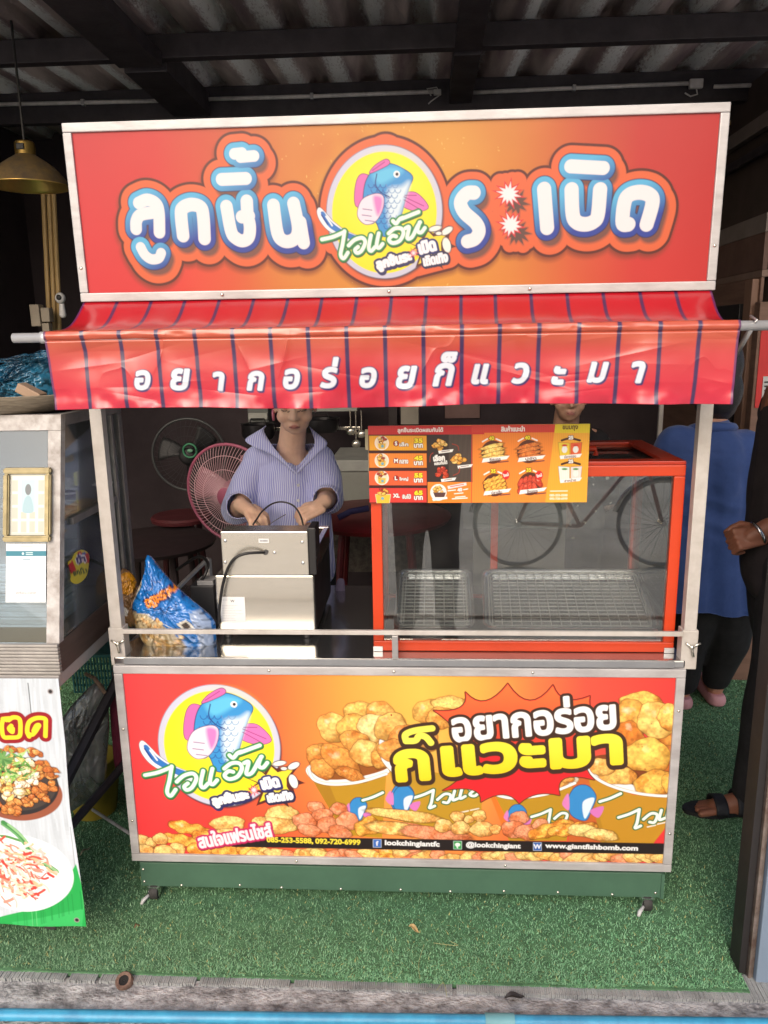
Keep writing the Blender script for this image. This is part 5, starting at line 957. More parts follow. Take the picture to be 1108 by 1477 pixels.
for i in range(60):
    rr = random.Random(i); x, y = rr.uniform(670, 930), rr.uniform(700, 890)
    if y > 690+(x-760)*.5: C.nugget(F3([(x, y)])[0], rr.uniform(3, 6), rr.uniform(2.4, 4), rr.uniform(-1, 1), rr.choice([(214, 180, 120), (226, 200, 150), (196, 160, 100)]), 900+i)
m_bag = print_mat('snack_bag_film', .22, .6, .25, 40, coat=.6)
o = pillow('snack_bag', F3([(738, 418), (800, 490), (850, 545), (950, 640), (1062, 735), (1078, 800), (1062, 892), (900, 905), (760, 892), (690, 800), (664, 700), (668, 640), (700, 560), (722, 500)]), .10, .04, lambda uv, n: sample(C, uv), m_bag, None, wr=.006, seed=5)
tag(o, 'blue and clear snack bag with orange lettering leaning beside the fryer', 'snack bag')
C2 = canv(140, 810, 205, 900, 5); C2.a[:] = C2.col((150, 112, 74)); n = vnoise(C2.H, C2.W, 40, 9)[..., None]; C2.a *= (.5+1.0*n); C2.poly(F3([(600, 520), (640, 500), (680, 540), (670, 600), (610, 580)]), (232, 160, 30), smooth=True); C2.poly(F3([(510, 610), (560, 590), (660, 680), (650, 710), (560, 650)]), (224, 220, 214)); C2.line(F3([(620, 545), (660, 535)]), .7, (120, 60, 20), False)
o = pillow('snack_bag', F3([(610, 485), (650, 505), (682, 560), (700, 660), (690, 760), (640, 770), (560, 700), (510, 620), (560, 570), (600, 540)]), .22, .03, lambda uv, n: sample(C2, uv), m_bag, None, wr=.006, seed=8); tag(o, 'brown snack packet with yellow label behind the left front post', 'snack bag')
# power adapter, angle bar
t = thing('power_strip', 'black power strip with a plugged in cable behind the snack bag', 'power strip', at(292, 880, .30))
box_obj('block', ((274, 845), (312, 905)), .28, .36, mat('dark_plastic_grey', (54, 54, 58), .5), t, .004); box_obj('socket', ((284, 838), (308, 845)), .285, .34, mat('pale_plastic', (170, 170, 172), .5), t, .002)
bm = B(); tube(bm, [Vector(p) for p in smoothline([at(290, 838, .3), at(296, 828, .3), at(300, 812, .33), at(285, 803, .4), at(255, 822, .45)], 5)], .005, 7); obj('cable', bm, m_black, t, True)
bm = B(); tube(bm, [at(236, 868, .42), at(300, 806, .60)], .008, 6); tube(bm, [at(300, 806, .60), at(302, 836, .60)], .012, 6); tag(obj('angle_bar', bm, m_alu), 'grey metal angle bar behind the snack bag at the left', 'metal bar')
bm = B(); tube(bm, [at(186, 930, .1), at(212, 906, .2)], .006, 6); tag(obj('metal_rod', bm, m_alu), 'short grey rod lying on the counter beside the left post', 'metal bar')
# ------------------------------------------------------------------ the left stall: table, banner, glass cabinet and what is on it
tb = thing('stall_table', 'black metal legged table under the old glass cabinet at the left', 'table', (-1.1, .1, 0))
bm = B(); bx(bm, -1.75, -.812, -.175, .40, .752, .783, .003); obj('table_top', bm, mat('pale_oilcloth', (196, 190, 186), .5, 0, .15, 8), tb)
for x, y in ((-.95, -.10), (-.83, .37), (-1.7, -.13), (-1.7, .37)): bm = B(); bx(bm, x-.016, x+.016, y-.016, y+.016, 0, .7515, .002); obj('leg', bm, m_blackmetal, tb)
bm = B(); tube(bm, [Vector((-.95, -.10, .30)), Vector((-.835, .36, .64))], .016, 6); tube(bm, [Vector((-.95, -.1, .22)), Vector((-.84, .37, .30))], .013, 6); obj('brace', bm, m_blackmetal, tb)
# vinyl banner
bx0, bx1, bz0, bz1, BY = -1.36, -.806, .098, .782, -.19
kb_ = 900; Wd, H = int((bx1-bx0)*kb_), int((bz1-bz0)*kb_); C = Canvas(Wd, H, GAIN, plane_map(bx0, bz1, kb_, BY), kb_/600)
C.a[:] = C.col((204, 212, 220)); n = vnoise(H, Wd, 14, 41, 3); st_ = vnoise(H//10+2, Wd, 5, 42, 3); st_ = np.repeat(st_, 10, 0)[:H]; C.a *= (.80+.36*st_)[..., None]
for u in (-60, 40, 38): C.line([(u+0, 960), (u+30, 1330)] if u < 0 else [(40, 985), (46, 1030)], .5, (90, 96, 100), False)
for u in (104, -20): C.line([(u, 1190), (u+12, 1330)], .4, (130, 136, 140), False)
G4 = zoomer(0, 970, 3.99); rr = random.Random(77)
C.ellipse(G4([(110, 690)])[0], 70, 43, (150, 84, 60)); C.ellipse(G4([(100, 640)])[0], 66, 48, (44, 40, 42)); C.ellipse(G4([(100, 630)])[0], 63, 44, (70, 60, 56))
def pc(x, y, rx, ry, ro, c, s): C.nugget(G4([(x, y)])[0], rx, ry, ro, c, s)
for i in range(150): a = rr.random()*6.28; q = math.sqrt(rr.random()); pc(90+240*q*math.cos(a), 610+190*q*math.sin(a), rr.uniform(4, 9), rr.uniform(3, 6), rr.uniform(-1, 1), rr.choice([(206, 130, 66), (190, 110, 54), (226, 160, 90), (214, 146, 76)]), 1200+i)
for i in range(70): a = rr.random()*6.28; q = math.sqrt(rr.random()); pc(70+150*q*math.cos(a), 590+120*q*math.sin(a), rr.uniform(4, 10), rr.uniform(3, 7), rr.uniform(-1, 1), rr.choice([(244, 232, 200), (240, 214, 130), (250, 244, 226)]), 1400+i)
for i in range(60): x, y = rr.uniform(-20, 200), rr.uniform(440, 620); C.line(G4([(x, y), (x+rr.uniform(-30, 30), y+rr.uniform(-20, 20)), (x+rr.uniform(-40, 40), y+rr.uniform(-30, 30))]), rr.uniform(.6, 1.4), rr.choice([(96, 160, 70), (140, 190, 90), (70, 130, 60), (180, 210, 130)]))
for i in range(12): a = i*.6; C.poly(G4([(20, 490), (20+60*math.cos(a), 490+40*math.sin(a)), (20+50*math.cos(a+.4), 490+36*math.sin(a+.4))]), rr.choice([(80, 130, 70), (110, 160, 90)]), smooth=True)
C.poly(G4([(-200, 1440), (500, 1440), (500, 1330), (470, 1200), (440, 1080), (300, 1300)]), (40, 170, 80)); C.poly(G4([(90, 1405), (480, 1330), (470, 1445), (110, 1445)]), (60, 190, 100))
for i in range(26): x = rr.uniform(100, 480); y = 1400-(x-100)*.35; C.line(G4([(x, y-40), (x+10, y+60)]), .7, rr.choice([(20, 130, 60), (120, 220, 140), (30, 150, 70)]), False, .5)
C.ellipse(G4([(120, 1130)])[0], 84, 66, (232, 238, 244)); C.ellipse(G4([(120, 1120)])[0], 76, 58, (242, 246, 250))
C.line(G4([(-40, 940), (40, 930), (140, 950)]), 2.2, (90, 150, 80)); C.line(G4([(30, 850), (130, 920), (200, 1020), (330, 1120)]), 4, (70, 140, 76)); C.line(G4([(60, 860), (160, 940), (230, 1040), (340, 1124)]), 2, (150, 196, 140)); C.line(G4([(20, 860), (120, 930), (200, 1030)]), 1.6, (110, 170, 110))
for i in range(420):
    x, y = 60+rr.gauss(30, 105), 1120+rr.gauss(0, 80)
    if x < 310 and ((x-80)/240)**2+((y-1120)/185)**2 < 1: a = rr.uniform(-.6, 1.3); l = rr.uniform(30, 80); C.line(G4([(x-l*math.cos(a)/2, y-l*math.sin(a)/2), (x+rr.uniform(-12, 12), y+rr.uniform(-12, 12)), (x+l*math.cos(a)/2, y+l*math.sin(a)/2)]), rr.uniform(.8, 2.4), rr.choice([(250, 240, 226), (236, 150, 130), (222, 96, 76), (250, 226, 200), (236, 190, 150), (214, 70, 60), (246, 246, 236), (240, 200, 190)]))
# lettering with its dark red outline
LT_ = [[(20, 262), (60, 258), (40, 268)], [(22, 262), (14, 300), (24, 362), (60, 368), (112, 362), (122, 320), (116, 262), (80, 252), (54, 268)], [(70, 300), (56, 318), (74, 336), (78, 316)],
       [(262, 360), (264, 290), (258, 260), (210, 256), (170, 280), (160, 330), (170, 362)], [(160, 340), (190, 350), (226, 300), (212, 300), (196, 330)], [(-120, 260), (-130, 360)], [(-60, 262), (-60, 362)], [(-120, 262), (-60, 260)]]
L = [smoothline(C.P(G4(l))) for l in LT_]; b = C.box(np.concatenate(L), 14*C.k); D = C.dist(L, b)/C.k; C.put(b, (D-9.5)*C.k, (150, 24, 36)); C.put(b, (D-3.2)*C.k, (250, 226, 50))
for (u, v) in ((72, 997), (111, 1319)): C.ellipse((u, v), 4.2, 4.2, (150, 140, 140)); C.ellipse((u, v), 2.6, 2.6, (40, 36, 36))
s = np.linspace(0, 1, Wd)[None]; tz = np.linspace(0, 1, H)[:, None]; nzb = vnoise(H, Wd, 160, 51, 3)-.5
X = bx0+(bx1-bx0)*s+0*tz-.010*np.exp(-((tz-.5)/.2)**2)*s**8+.006*tz*s**4; Y = BY+.012*nzb+.006*np.sin(s*14)*tz-.02*tz+.02*np.clip(tz-.8, 0, 1)*np.sin(s*9); Z = bz1-(bz1-bz0)*tz+0*s-.004*np.sin(s*7)*tz
me = grid_mesh('food_banner', np.stack([X, Y, Z], -1)); set_attr(me, C.a.reshape(-1, 3)); o = link('food_banner', me, print_mat('banner_vinyl', .5, .3, .1, 12), None, True); sm = o.modifiers.new('s', 'SOLIDIFY'); sm.thickness = .0012
tag(o, 'printed vinyl food banner with yellow lettering hanging from the left table', 'banner')
# cabinet with a sloping glass front
gc = thing('glass_cabinet', 'old white framed glass food cabinet with sloping front at the left', 'cabinet', (-1.2, .1, .783))
m_oldwhite = mat('worn_white_paint', (222, 218, 216), .55, 0, .12, 22, .1, 60, c2=(168, 160, 154)); m_ribbase = mat('ribbed_base_trim', (196, 190, 184), .45, .2, .2, 10); m_cabwood = mat('dark_cabinet_wood', (92, 72, 64), .6, 0, .2, 4, .1, 30, stretch=(4, 1, 8)); m_greymetal = mat('grey_cabinet_metal', (158, 153, 150), .5, .2, .2, 12)
cx0, cx1 = -1.72, -.806
bm = B(); bx(bm, cx0, cx1-.004, -.165, .35, .784, .862, .002); obj('base', bm, m_cabwood, gc)
bm = B()
for i in range(9): bx(bm, cx0, cx1, -.178+.0006*(i % 2), -.1655, .786+i*.0088, .7935+i*.0088, .002)
obj('base_trim', bm, m_ribbase, gc)
yf0, yf1, zf0, zf1 = -.165, -.03, .8625, 1.405          # sloping front
def slope(z): return yf0+(yf1-yf0)*(z-zf0)/(zf1-zf0)
def sbar(bm, x0, x1, z0, z1, th=.022): ngon_prism(bm, [(x0, slope(z0)-.002, z0), (x0, slope(z1)-.002, z1), (x0, slope(z1)+th, z1), (x0, slope(z0)+th, z0)], (x1-x0, 0, 0))
bm = B(); sbar(bm, cx1-.032, cx1, zf0, zf1-.038); sbar(bm, cx0, cx1, zf1-.037, zf1); obj('front_frame', bm, m_oldwhite, gc)
bm = B(); sbar(bm, cx0+.02, cx1-.0325, zf0, zf1-.038, .004); o = obj('front_glass', bm, m_glass3, gc)
bm = B(); ngon_prism(bm, [(cx1-.012, slope(zf0)+.0225, zf0), (cx1-.012, slope(zf1)+.0225, zf1-.03), (cx1-.012, .335, zf1-.03), (cx1-.012, .335, zf0)], (.003, 0, 0)); obj('side_glass', bm, m_glass2, gc)
bm = B(); bx(bm, cx1-.02, cx1-.0005, slope(zf1)+.023, .35, zf1-.029, zf1, .002); bx(bm, cx1-.024, cx1-.001, .325, .35, zf0, zf1-.03, .002); bx(bm, cx1-.022, cx1-.001, .27, .286, zf0, zf1-.03, .002); bx(bm, cx1-.016, cx1-.003, -.02, .27, 1.125, 1.143, .001); obj('side_frame', bm, m_greymetal, gc)
bm = B(); bx(bm, cx0, cx1-.026, -.05, .33, 1.118, 1.124, .001); obj('shelf', bm, m_greymetal, gc)
bm = B(); bx(bm, cx0, cx1-.021, slope(zf1)+.024, .35, zf1-.02, zf1-.004, .002); bx(bm, cx0, cx1-.03, .338, .349, zf0, zf1-.021); obj('back_panel', bm, mat('cabinet_back', (128, 136, 150), .6, 0, .2, 5), gc)
# inside: papers, stacked sheets, yellow box
t = thing('paper_stack', 'stack of white sheets inside the lower glass cabinet', 'paper stack', (-1.0, .1, zf0))
bm = B(); rr = random.Random(9)
for i in range(24): dx = rr.uniform(-.012, .012); bx(bm, -1.35+dx, -.868+dx*.5, -.06+rr.uniform(-.008, .008), .2, zf0+.001+i*.007, zf0+.0072+i*.007, .001)
obj('sheets', bm, mat('offwhite_sheets', (248, 252, 252), .6, 0, .1, 9), t)
bm = B(); bx(bm, -.96, -.835, .22, .235, zf0+.1, 1.1); tag(obj('cardboard_sheet', bm, mat('grey_lilac_sheet', (214, 206, 214), .7)), 'grey lilac sheet standing at the back of the cabinet', 'sheet')
bm = B(); bx(bm, -.862, -.836, .12, .17, 1.1245, 1.235, .002); tag(obj('yellow_box', bm, mat('yellow_card', (250, 232, 110), .6)), 'narrow yellow box standing on the cabinet shelf', 'box')
t = thing('newspaper_pile', 'crumpled pile of printed paper on the cabinet shelf', 'paper pile', (-.84, .2, 1.124)); bm = B()
for i in range(9): M_ = Matrix.Translation((-.95+rr.uniform(-.03, .05), .18+rr.uniform(-.03, .06), 1.13+i*.009)) @ Matrix.Rotation(rr.uniform(-.3, .3), 4, 'Z') @ Matrix.Rotation(rr.uniform(-.12, .12), 4, 'Y'); bx(bm, -.10, .10, -.06, .06, -.003, .003, .001, M_)
obj('sheets', bm, mat('newsprint', (236, 228, 220), .8, 0, .4, 30, c2=(160, 150, 146)), t)
bm = B(); bx(bm, -.90, -.848, .24, .245, 1.15, 1.31); tag(obj('paper_note', bm, mat('pale_note', (226, 228, 236), .7)), 'pale paper note pinned inside the upper cabinet', 'paper'); bm = B(); bx(bm, -.838, -.822, .29, .30, 1.14, 1.345, .002); tag(obj('knife_rack', bm, mat('speckled_strip', (220, 210, 210), .6, 0, .5, 60, c2=(110, 104, 104))), 'speckled pale strip standing at the cabinet side', 'strip')
# gilt picture frame, payment card and sticker on the glass
def fy(z): return slope(z)-.0035
def on_front(name, u0, v0, u1, v1, draw, th=.0012, k=1500, off=0.0, m=None):
    a = at(u0, v0, -.1); zz = (at(u0, v0, -.1).z, at(u0, v1, -.1).z)
    # iterate to the sloping plane
    def hit(u, v):
        Y = -.1
        for _ in range(8): Y = fy(at(u, v, Y).z)-off
        return at(u, v, Y)
    p, q = hit(u0, v0), hit(u1, v1); x0, x1, z1, z0 = p.x, q.x, p.z, q.z; Wd, H = int((x1-x0)*k), int((z1-z0)*k); C = Canvas(Wd, H, GAIN); C.a[:] = C.col((238, 240, 240)); draw(C, Wd, H)
    X, Z = np.meshgrid(np.linspace(x0, x1, Wd), np.linspace(z1, z0, H)); Y = np.vectorize(fy)(Z)-off; me = grid_mesh(name, np.stack([X, Y, Z], -1)); set_attr(me, C.a.reshape(-1, 3)); o = link(name, me, m or print_mat('card_print', .3, .4, 0)); sm = o.modifiers.new('s', 'SOLIDIFY'); sm.thickness = th; sm.offset = -1; return o, (x0, x1, z0, z1)
def dcard(C, W_, H):
    C.poly([(0, H*.125), (W_, H*.125), (W_, H*.215), (0, H*.215)], (24, 120, 140)); C.ellipse((W_*.42, H*.17), 4, 4, (220, 240, 240)); C.line([(W_*.5, H*.155), (W_*.66, H*.155)], 1.2, (220, 240, 240), False); C.line([(W_*.5, H*.185), (W_*.66, H*.185)], 1.2, (220, 240, 240), False)
    C.line([(W_*.36, H*.05), (W_*.66, H*.05)], 1, (150, 150, 150), False); C.line([(W_*.42, H*.27), (W_*.6, H*.27)], 1.4, (40, 130, 150), False); C.text('พร้อมเพย์', (W_*.5, H*.83), H*.045, (60, 60, 70), .2, width=W_*.5); C.line([(W_*.25, H*.9), (W_*.75, H*.9)], .7, (170, 170, 170), False)
o, _ = on_front('payment_card', 9, 784, 66, 869, dcard, off=.001); tag(o, 'white payment card with a teal stripe on the cabinet front glass', 'card')
def dpic(C, W_, H):
    C.a[:] = C.col((196, 196, 186)); C.poly([(W_*.06, H*.04), (W_*.94, H*.04), (W_*.94, H*.96), (W_*.06, H*.96)], (236, 234, 214))
    for i in range(4):
        for j in range(4): 
            if j in (0, 3) or i in (2, 3): x, y = W_*(.14+.24*j), H*(.2+.22*i); C.poly([(x-W_*.08, y-H*.09), (x+W_*.08, y-H*.09), (x+W_*.08, y+H*.09), (x-W_*.08, y+H*.09)], (190, 190, 176)); 
    C.poly([(W_*.3, H*.1), (W_*.7, H*.1), (W_*.7, H*.62), (W_*.3, H*.62)], (180, 206, 214)); C.ellipse((W_*.5, H*.26), W_*.085, H*.09, (110, 116, 120)); C.poly([(W_*.36, H*.62), (W_*.4, H*.42), (W_*.5, H*.36), (W_*.6, H*.42), (W_*.64, H*.62)], (156, 186, 196), smooth=True)
o, r_ = on_front('picture', 15, 683, 66, 772, dpic, off=.006)
pf = thing('picture_frame', 'gilt picture frame with a pale portrait on the cabinet front', 'picture frame', (r_[0], -.1, r_[2])); mw = wl(pf); o.data.transform(Matrix.Translation(-mw)); o.parent = pf
bm = B(); x0, x1, z0, z1 = r_; w_ = .014
for q in ((x0-w_, x1+w_, z1, z1+w_), (x0-w_, x1+w_, z0-w_, z0), (x0-w_, x0, z0+.0003, z1-.0003), (x1, x1+w_, z0+.0003, z1-.0003)):
    ngon_prism(bm, [(q[0], fy(q[2])-.016, q[2]), (q[0], fy(q[3])-.016, q[3]), (q[0], fy(q[3])-.001, q[3]), (q[0], fy(q[2])-.001, q[2])], (q[1]-q[0], 0, 0))
bmesh.ops.bevel(bm, geom=list(bm.edges), offset=.003, segments=2, affect='EDGES'); obj('moulding', bm, mat('gilt_moulding', (170, 156, 116), .35, .5, .2, 30), pf)
# fruit sticker on the side glass
C = canv(95, 790, 130, 845, 6); C.a[:] = C.col((230, 210, 60)); C.poly([(112, 795), (128, 798), (129, 812), (110, 812)], (210, 40, 50)); C.poly([(98, 815), (104, 808), (110, 822), (102, 828)], (200, 40, 50)); C.text('ยำ', (116, 806), 13, (70, 40, 120), .8, [(1.2, (250, 250, 250))], -.3); C.text('ยกนิ้ว', (115, 824), 9, (70, 90, 40), .5, rot=-.25); C.ellipse((121, 798), 3, 2, (60, 90, 190))
ol = smoothline([(98, 812), (104, 806), (108, 798), (118, 793), (128, 799), (128, 815), (124, 832), (112, 842), (102, 838), (103, 826)], 6, True)
def hitx(u, v): p = atx(u, v, cx1-.0085); return p
bm = B(); vs = [bm.verts.new(hitx(*p)) for p in ol]; f_ = bm.faces.new(vs); bmesh.ops.triangulate(bm, faces=[f_]); bmesh.ops.subdivide_edges(bm, edges=bm.edges[:], cuts=14, use_grid_fill=True)
bmesh.ops.recalc_face_normals(bm, faces=bm.faces); me = bpy.data.meshes.new('sticker'); bm.to_mesh(me); bm.free(); P = co_np(me)
def proj_np(P): d = P-CPOS; w_ = d @ FWD; return np.stack([CXP+F_PX*(d @ RGT)/w_, CYP-F_PX*(d @ UPV)/w_], -1)
set_attr(me, sample(C, proj_np(P))); o = link('sticker', me, print_mat('card_print')); sm = o.modifiers.new('s', 'SOLIDIFY'); sm.thickness = .0008; sm.offset = 0; tag(o, 'red and yellow cut out sticker on the cabinet side glass', 'sticker')
# on top: basin edge and blue plastic bag
ct = at(25, 577, .1); bm = B(); lathe(bm, [(.001, 1.406), (.16, 1.406), (.175, 1.412), (.20, 1.428), (.216, 1.447), (.218, 1.452), (.21, 1.45), (.17, 1.418), (.001, 1.414)], 72, Matrix.Translation((-1.01, .12, 0)))
o = obj('woven_tray', bm, mat('woven_beige', (186, 172, 150), .8, 0, .3, 40, .5, 60, c2=(140, 126, 106), stretch=(.6, .6, 9)), None, True); tag(o, 'round beige woven tray on top of the glass cabinet', 'tray')
mb = bpy.data.materials.new('blue_plastic_film'); mb.use_nodes = True; b_ = mb.node_tree.nodes['Principled BSDF']; N = mb.node_tree.nodes.new; lk = mb.node_tree.links.new
tc = N('ShaderNodeTexCoord'); n1 = N('ShaderNodeTexNoise'); n1.inputs['Scale'].default_value = 12; n1.inputs['Detail'].default_value = 5; lk(tc.outputs['Object'], n1.inputs['Vector']); rp = N('ShaderNodeValToRGB'); rp.color_ramp.elements[0].position = .35; rp.color_ramp.elements[0].color = L4((16, 66, 96)); rp.color_ramp.elements[1].position = .68; rp.color_ramp.elements[1].color = L4((62, 140, 176)); lk(n1.outputs['Fac'], rp.inputs[0]); lk(rp.outputs[0], b_.inputs['Base Color']); b_.inputs['Roughness'].default_value = .25; b_.inputs['Coat Weight'].default_value = .3
wv = N('ShaderNodeTexNoise'); wv.inputs['Scale'].default_value = 45; lk(tc.outputs['Object'], wv.inputs['Vector']); bp = N('ShaderNodeBump'); bp.inputs['Strength'].default_value = .6; bp.inputs['Distance'].default_value = .01; lk(wv.outputs['Fac'], bp.inputs['Height']); lk(bp.outputs[0], b_.inputs['Normal'])
t = thing('blue_bag', 'knotted blue plastic bag lying in the woven tray on the cabinet', 'bag', at(35, 570, .06))
pillow('sack', [(-60, 578), (-40, 545), (0, 528), (40, 512), (66, 508), (84, 520), (92, 548), (90, 580), (40, 586), (-20, 584)], .10, .085, None, mb, t, wr=.02, seed=3)
pillow('knot', [(-20, 520), (10, 516), (36, 510), (44, 512), (60, 505), (72, 507), (70, 516), (52, 520), (44, 522), (20, 524)], .03, .012, None, mb, t, wr=.01, seed=4)
bm = B(); bx(bm, -.03, .03, -.02, .02, -.012, .012, .003, Matrix.Translation(at(45, 566, .0)) @ Matrix.Rotation(.5, 4, 'Y')); obj('wooden_tongs', bm, mat('pale_wood', (180, 150, 124), .7), t)
# under the table: basket, hanging clear bag, rod
m_teal = mat('teal_plastic', (60, 150, 150), .5)
t = thing('teal_basket', 'teal lattice plastic basket in the dark behind the left table', 'basket', at(140, 970, .42)); bm = B(); a, b_2 = at(102, 948, .42), at(172, 1000, .42)
for i in range(15): x = a.x+(b_2.x-a.x)*i/14; bx(bm, x-.0025, x+.0025, .42, .425, b_2.z, a.z)
for j in range(6): z = b_2.z+(a.z-b_2.z)*j/5; bx(bm, a.x, b_2.x, .4255, .429, z-.003, z+.003)
obj('lattice', bm, m_teal, t); bm = B(); bx(bm, a.x-.01, b_2.x+.01, .41, .6, a.z+.0035, a.z+.014, .003); obj('rim', bm, m_teal, t)
mbg = glass_mat('cloudy_bag_film', (190, 188, 186), .10, .18, .35)
t = thing('hanging_bag', 'cloudy plastic bag with yellow contents hanging under the left table', 'bag', at(120, 1080, .22))
pillow('bag_film', [(140, 984), (152, 1002), (156, 1050), (152, 1100), (146, 1146), (120, 1160), (92, 1172), (84, 1120), (82, 1070), (88, 1040), (110, 1010)], .22, .05, None, mbg, t, wr=.015, seed=12, rings=26, ns=100)
pillow('contents', [(112, 1080), (150, 1070), (150, 1140), (118, 1158), (100, 1140)], .23, .025, None, mat('yellow_contents', (176, 150, 60), .6, 0, .3, 20, c2=(120, 110, 100)), t, seed=13, rings=20, ns=60)
pillow('dark_contents', [(92, 1045), (140, 1030), (146, 1060), (130, 1085), (92, 1090)], .235, .02, None, mat('grey_contents', (110, 106, 104), .6, 0, .3, 20), t, seed=14, rings=20, ns=60)
bm = B(); tube(bm, [at(152, 1000, .2), at(136, 978, .21), at(124, 972, .25)], .006, 8); obj('handle_hook', bm, mat('pale_wood', (180, 150, 124), .7), t)
bm = B(); tube(bm, [at(134, 1168, .30), at(190, 1204, .14)], .005, 8); tag(obj('white_rod', bm, m_oldwhite), 'thin white rod leaning from the cart toward the left table legs', 'rod')
t = thing('storage_tub', 'yellow tub on the floor behind the hanging bag', 'tub', at(140, 1160, .38)); bm = B(); q = atz(138, 1165, .01); lathe(bm, [(.07, 0), (.085, .10), (.09, .2), (.084, .2), (.07, .01)], 28, Matrix.Translation((q.x, q.y, .004))); obj('tub', bm, mat('yellow_tub', (170, 150, 50), .5), t, auto=40)
pillow_cloth = pillow('pink_cloth', [(160, 1008), (172, 1000), (176, 1060), (178, 1100), (168, 1110), (162, 1060)], .30, .02, None, mat('pink_cloth', (150, 50, 80), .8), None, seed=15, rings=16, ns=50); tag(pillow_cloth, 'dark pink cloth hanging between the table and the cart', 'cloth')

# ------------------------------------------------------------------ back of the shop
ALB = 1.0
def fan(name, label, c, r, ring_m, hub_m, blade_m, tilt, wires, wr_=.0011, wire_m=None):
    t = thing(name, label, 'fan', (c.x, c.y+.08, 0)); M_ = Matrix.Translation(c) @ tilt
    bm = B(); tube(bm, [M_ @ Vector((r*math.cos(a), 0, r*math.sin(a))) for a in np.linspace(0, 2*math.pi, 64, endpoint=False)], .007, 8, True); obj('guard_ring', bm, ring_m, t, True)
    bm = B()
    for i in range(wires):
        a = 2*math.pi*i/wires; pts = [M_ @ Vector((q*math.cos(a+.25*(1-q/r)), -.055*(1-(q/r)**2.2), q*math.sin(a+.25*(1-q/r)))) for q in np.linspace(r*.2, r, 7)]; tube(bm, pts, wr_, 4, cap=False)
    for q in (.55, .8): tube(bm, [M_ @ Vector((r*q*math.cos(a), -.057*(1-q**2.2), r*q*math.sin(a))) for a in np.linspace(0, 2*math.pi, 48, endpoint=False)], wr_*1.4, 4, True)
    obj('guard_wires', bm, wire_m or ring_m, t)
    bm = B(); lathe(bm, [(.001, .062), (r*.16, .060), (r*.22, .052), (r*.23, .044)], 32, M_ @ Matrix.Rotation(math.radians(90), 4, 'X')); obj('guard_badge', bm, hub_m, t, True)
    for k_ in range(3):
        bm = B(); G_ = []
        for i in range(9):
            q = .04+(r*.86-.04)*i/8; row = []
            for j in range(6): a = 2.094*k_+(.15+.95*j/5)*(1.0-.15*i/8)+.3*i/8; row.append(bm.verts.new(M_ @ Vector((q*math.cos(a), .012-.03*(j/5-.5), q*math.sin(a)))))
            G_.append(row)
        for i in range(8):
            for j in range(5): bm.faces.new((G_[i][j], G_[i][j+1], G_[i+1][j+1], G_[i+1][j]))
        o = obj('blade', bm, blade_m, t, True); o.modifiers.new('s', 'SOLIDIFY').thickness = .002
    bm = B(); lathe(bm, [(.001, -.10), (.05, -.09), (.062, -.05), (.06, -.005), (.03, .0)], 24, M_ @ Matrix.Rotation(math.radians(90), 4, 'X')); obj('motor', bm, hub_m, t, True)
    bm = B(); tube(bm, [M_ @ Vector((0, .06, -.02)), Vector((c.x, c.y+.08, c.z-.25)), Vector((c.x, c.y+.08, .03))], .014, 12); obj('pole', bm, hub_m, t, True); bm = B(); lathe(bm, [(.001, .03), (.04, .028), (.17, .012), (.18, .004)], 36, Matrix.Translation((c.x, c.y+.08, 0))); obj('foot', bm, hub_m, t, True)
m_dkfan = mat('dark_fan_plastic', (26, 25, 27), .6, 0, .2, 8); m_pinkfan = mat('pink_fan_plastic', (160, 84, 106), .45, 0, .1, 8); m_pinkblade = mat('pale_pink_blade', (150, 104, 112), .35, 0, .15, 6)
fan('pedestal_fan', 'dark pedestal fan with a green badge at the back', at(273, 656, 2.2), .195, mat('fan_ring_dark', (56, 58, 58), .4), m_dkfan, m_dkfan, Matrix.Rotation(.1, 4, 'Z'), 40, .0006)
bm = B(); c = at(274, 650, 2.13); tube(bm, [c+Vector((.036*math.cos(a), 0, .036*math.sin(a))) for a in np.linspace(0, 6.283, 32, endpoint=False)], .0055, 6, True); f_p = bpy.data.objects['pedestal_fan']; obj('badge_ring', bm, mat('green_badge', (50, 120, 84), .5), f_p, True); bm = B(); ell(bm, c, (.016, .006, .01)); obj('badge_mark', bm, mat('green_badge_mark', (100, 150, 120), .5), f_p, True)
fan('pedestal_fan', 'pink pedestal fan with wire guard behind the woman', at(336, 713, 1.35), .222, m_pinkfan, m_pinkfan, m_pinkblade, Matrix.Rotation(-.3, 4, 'Z') @ Matrix.Rotation(.12, 4, 'X'), 84, .0011, mat('pale_pink_wire', (222, 178, 184), .4))
m_red = mat('red_plastic', (116, 32, 36), .45, 0, .2, 6); m_dred = mat('dark_red_plastic', (84, 34, 38), .5, 0, .2, 6)
def stool(c, r, h, label, m):
    t = thing('round_table' if r > .25 else 'stool', label, 'table' if r > .25 else 'stool', (c.x, c.y, 0)); bm = B(); lathe(bm, [(.001, h), (r*.93, h), (r, h-.012), (r*.97, h-.03), (r*.9, h-.03), (.001, h-.02)], 44, Matrix.Translation((c.x, c.y, 0))); obj('table_top' if r > .25 else 'seat', bm, m, t, auto=40)
    for k_ in range(4): a = .8+k_*math.pi/2; bm = B(); tube(bm, [Vector((c.x+r*.6*math.cos(a), c.y+r*.6*math.sin(a), h-.03)), Vector((c.x+r*.85*math.cos(a), c.y+r*.85*math.sin(a), .004))], .016, 8); obj('leg', bm, m, t)
q = at(262, 742, 2.05); stool(Vector((q.x, q.y, 0)), .16, q.z, 'dark red round stool at the back beside the pink fan', m_dred)
q = at(250, 775, 1.7); stool(Vector((q.x-.1, q.y, 0)), .3, q.z-.01, 'low brown red table in the dark at the left', mat('brown_red_top', (46, 30, 32), .7))
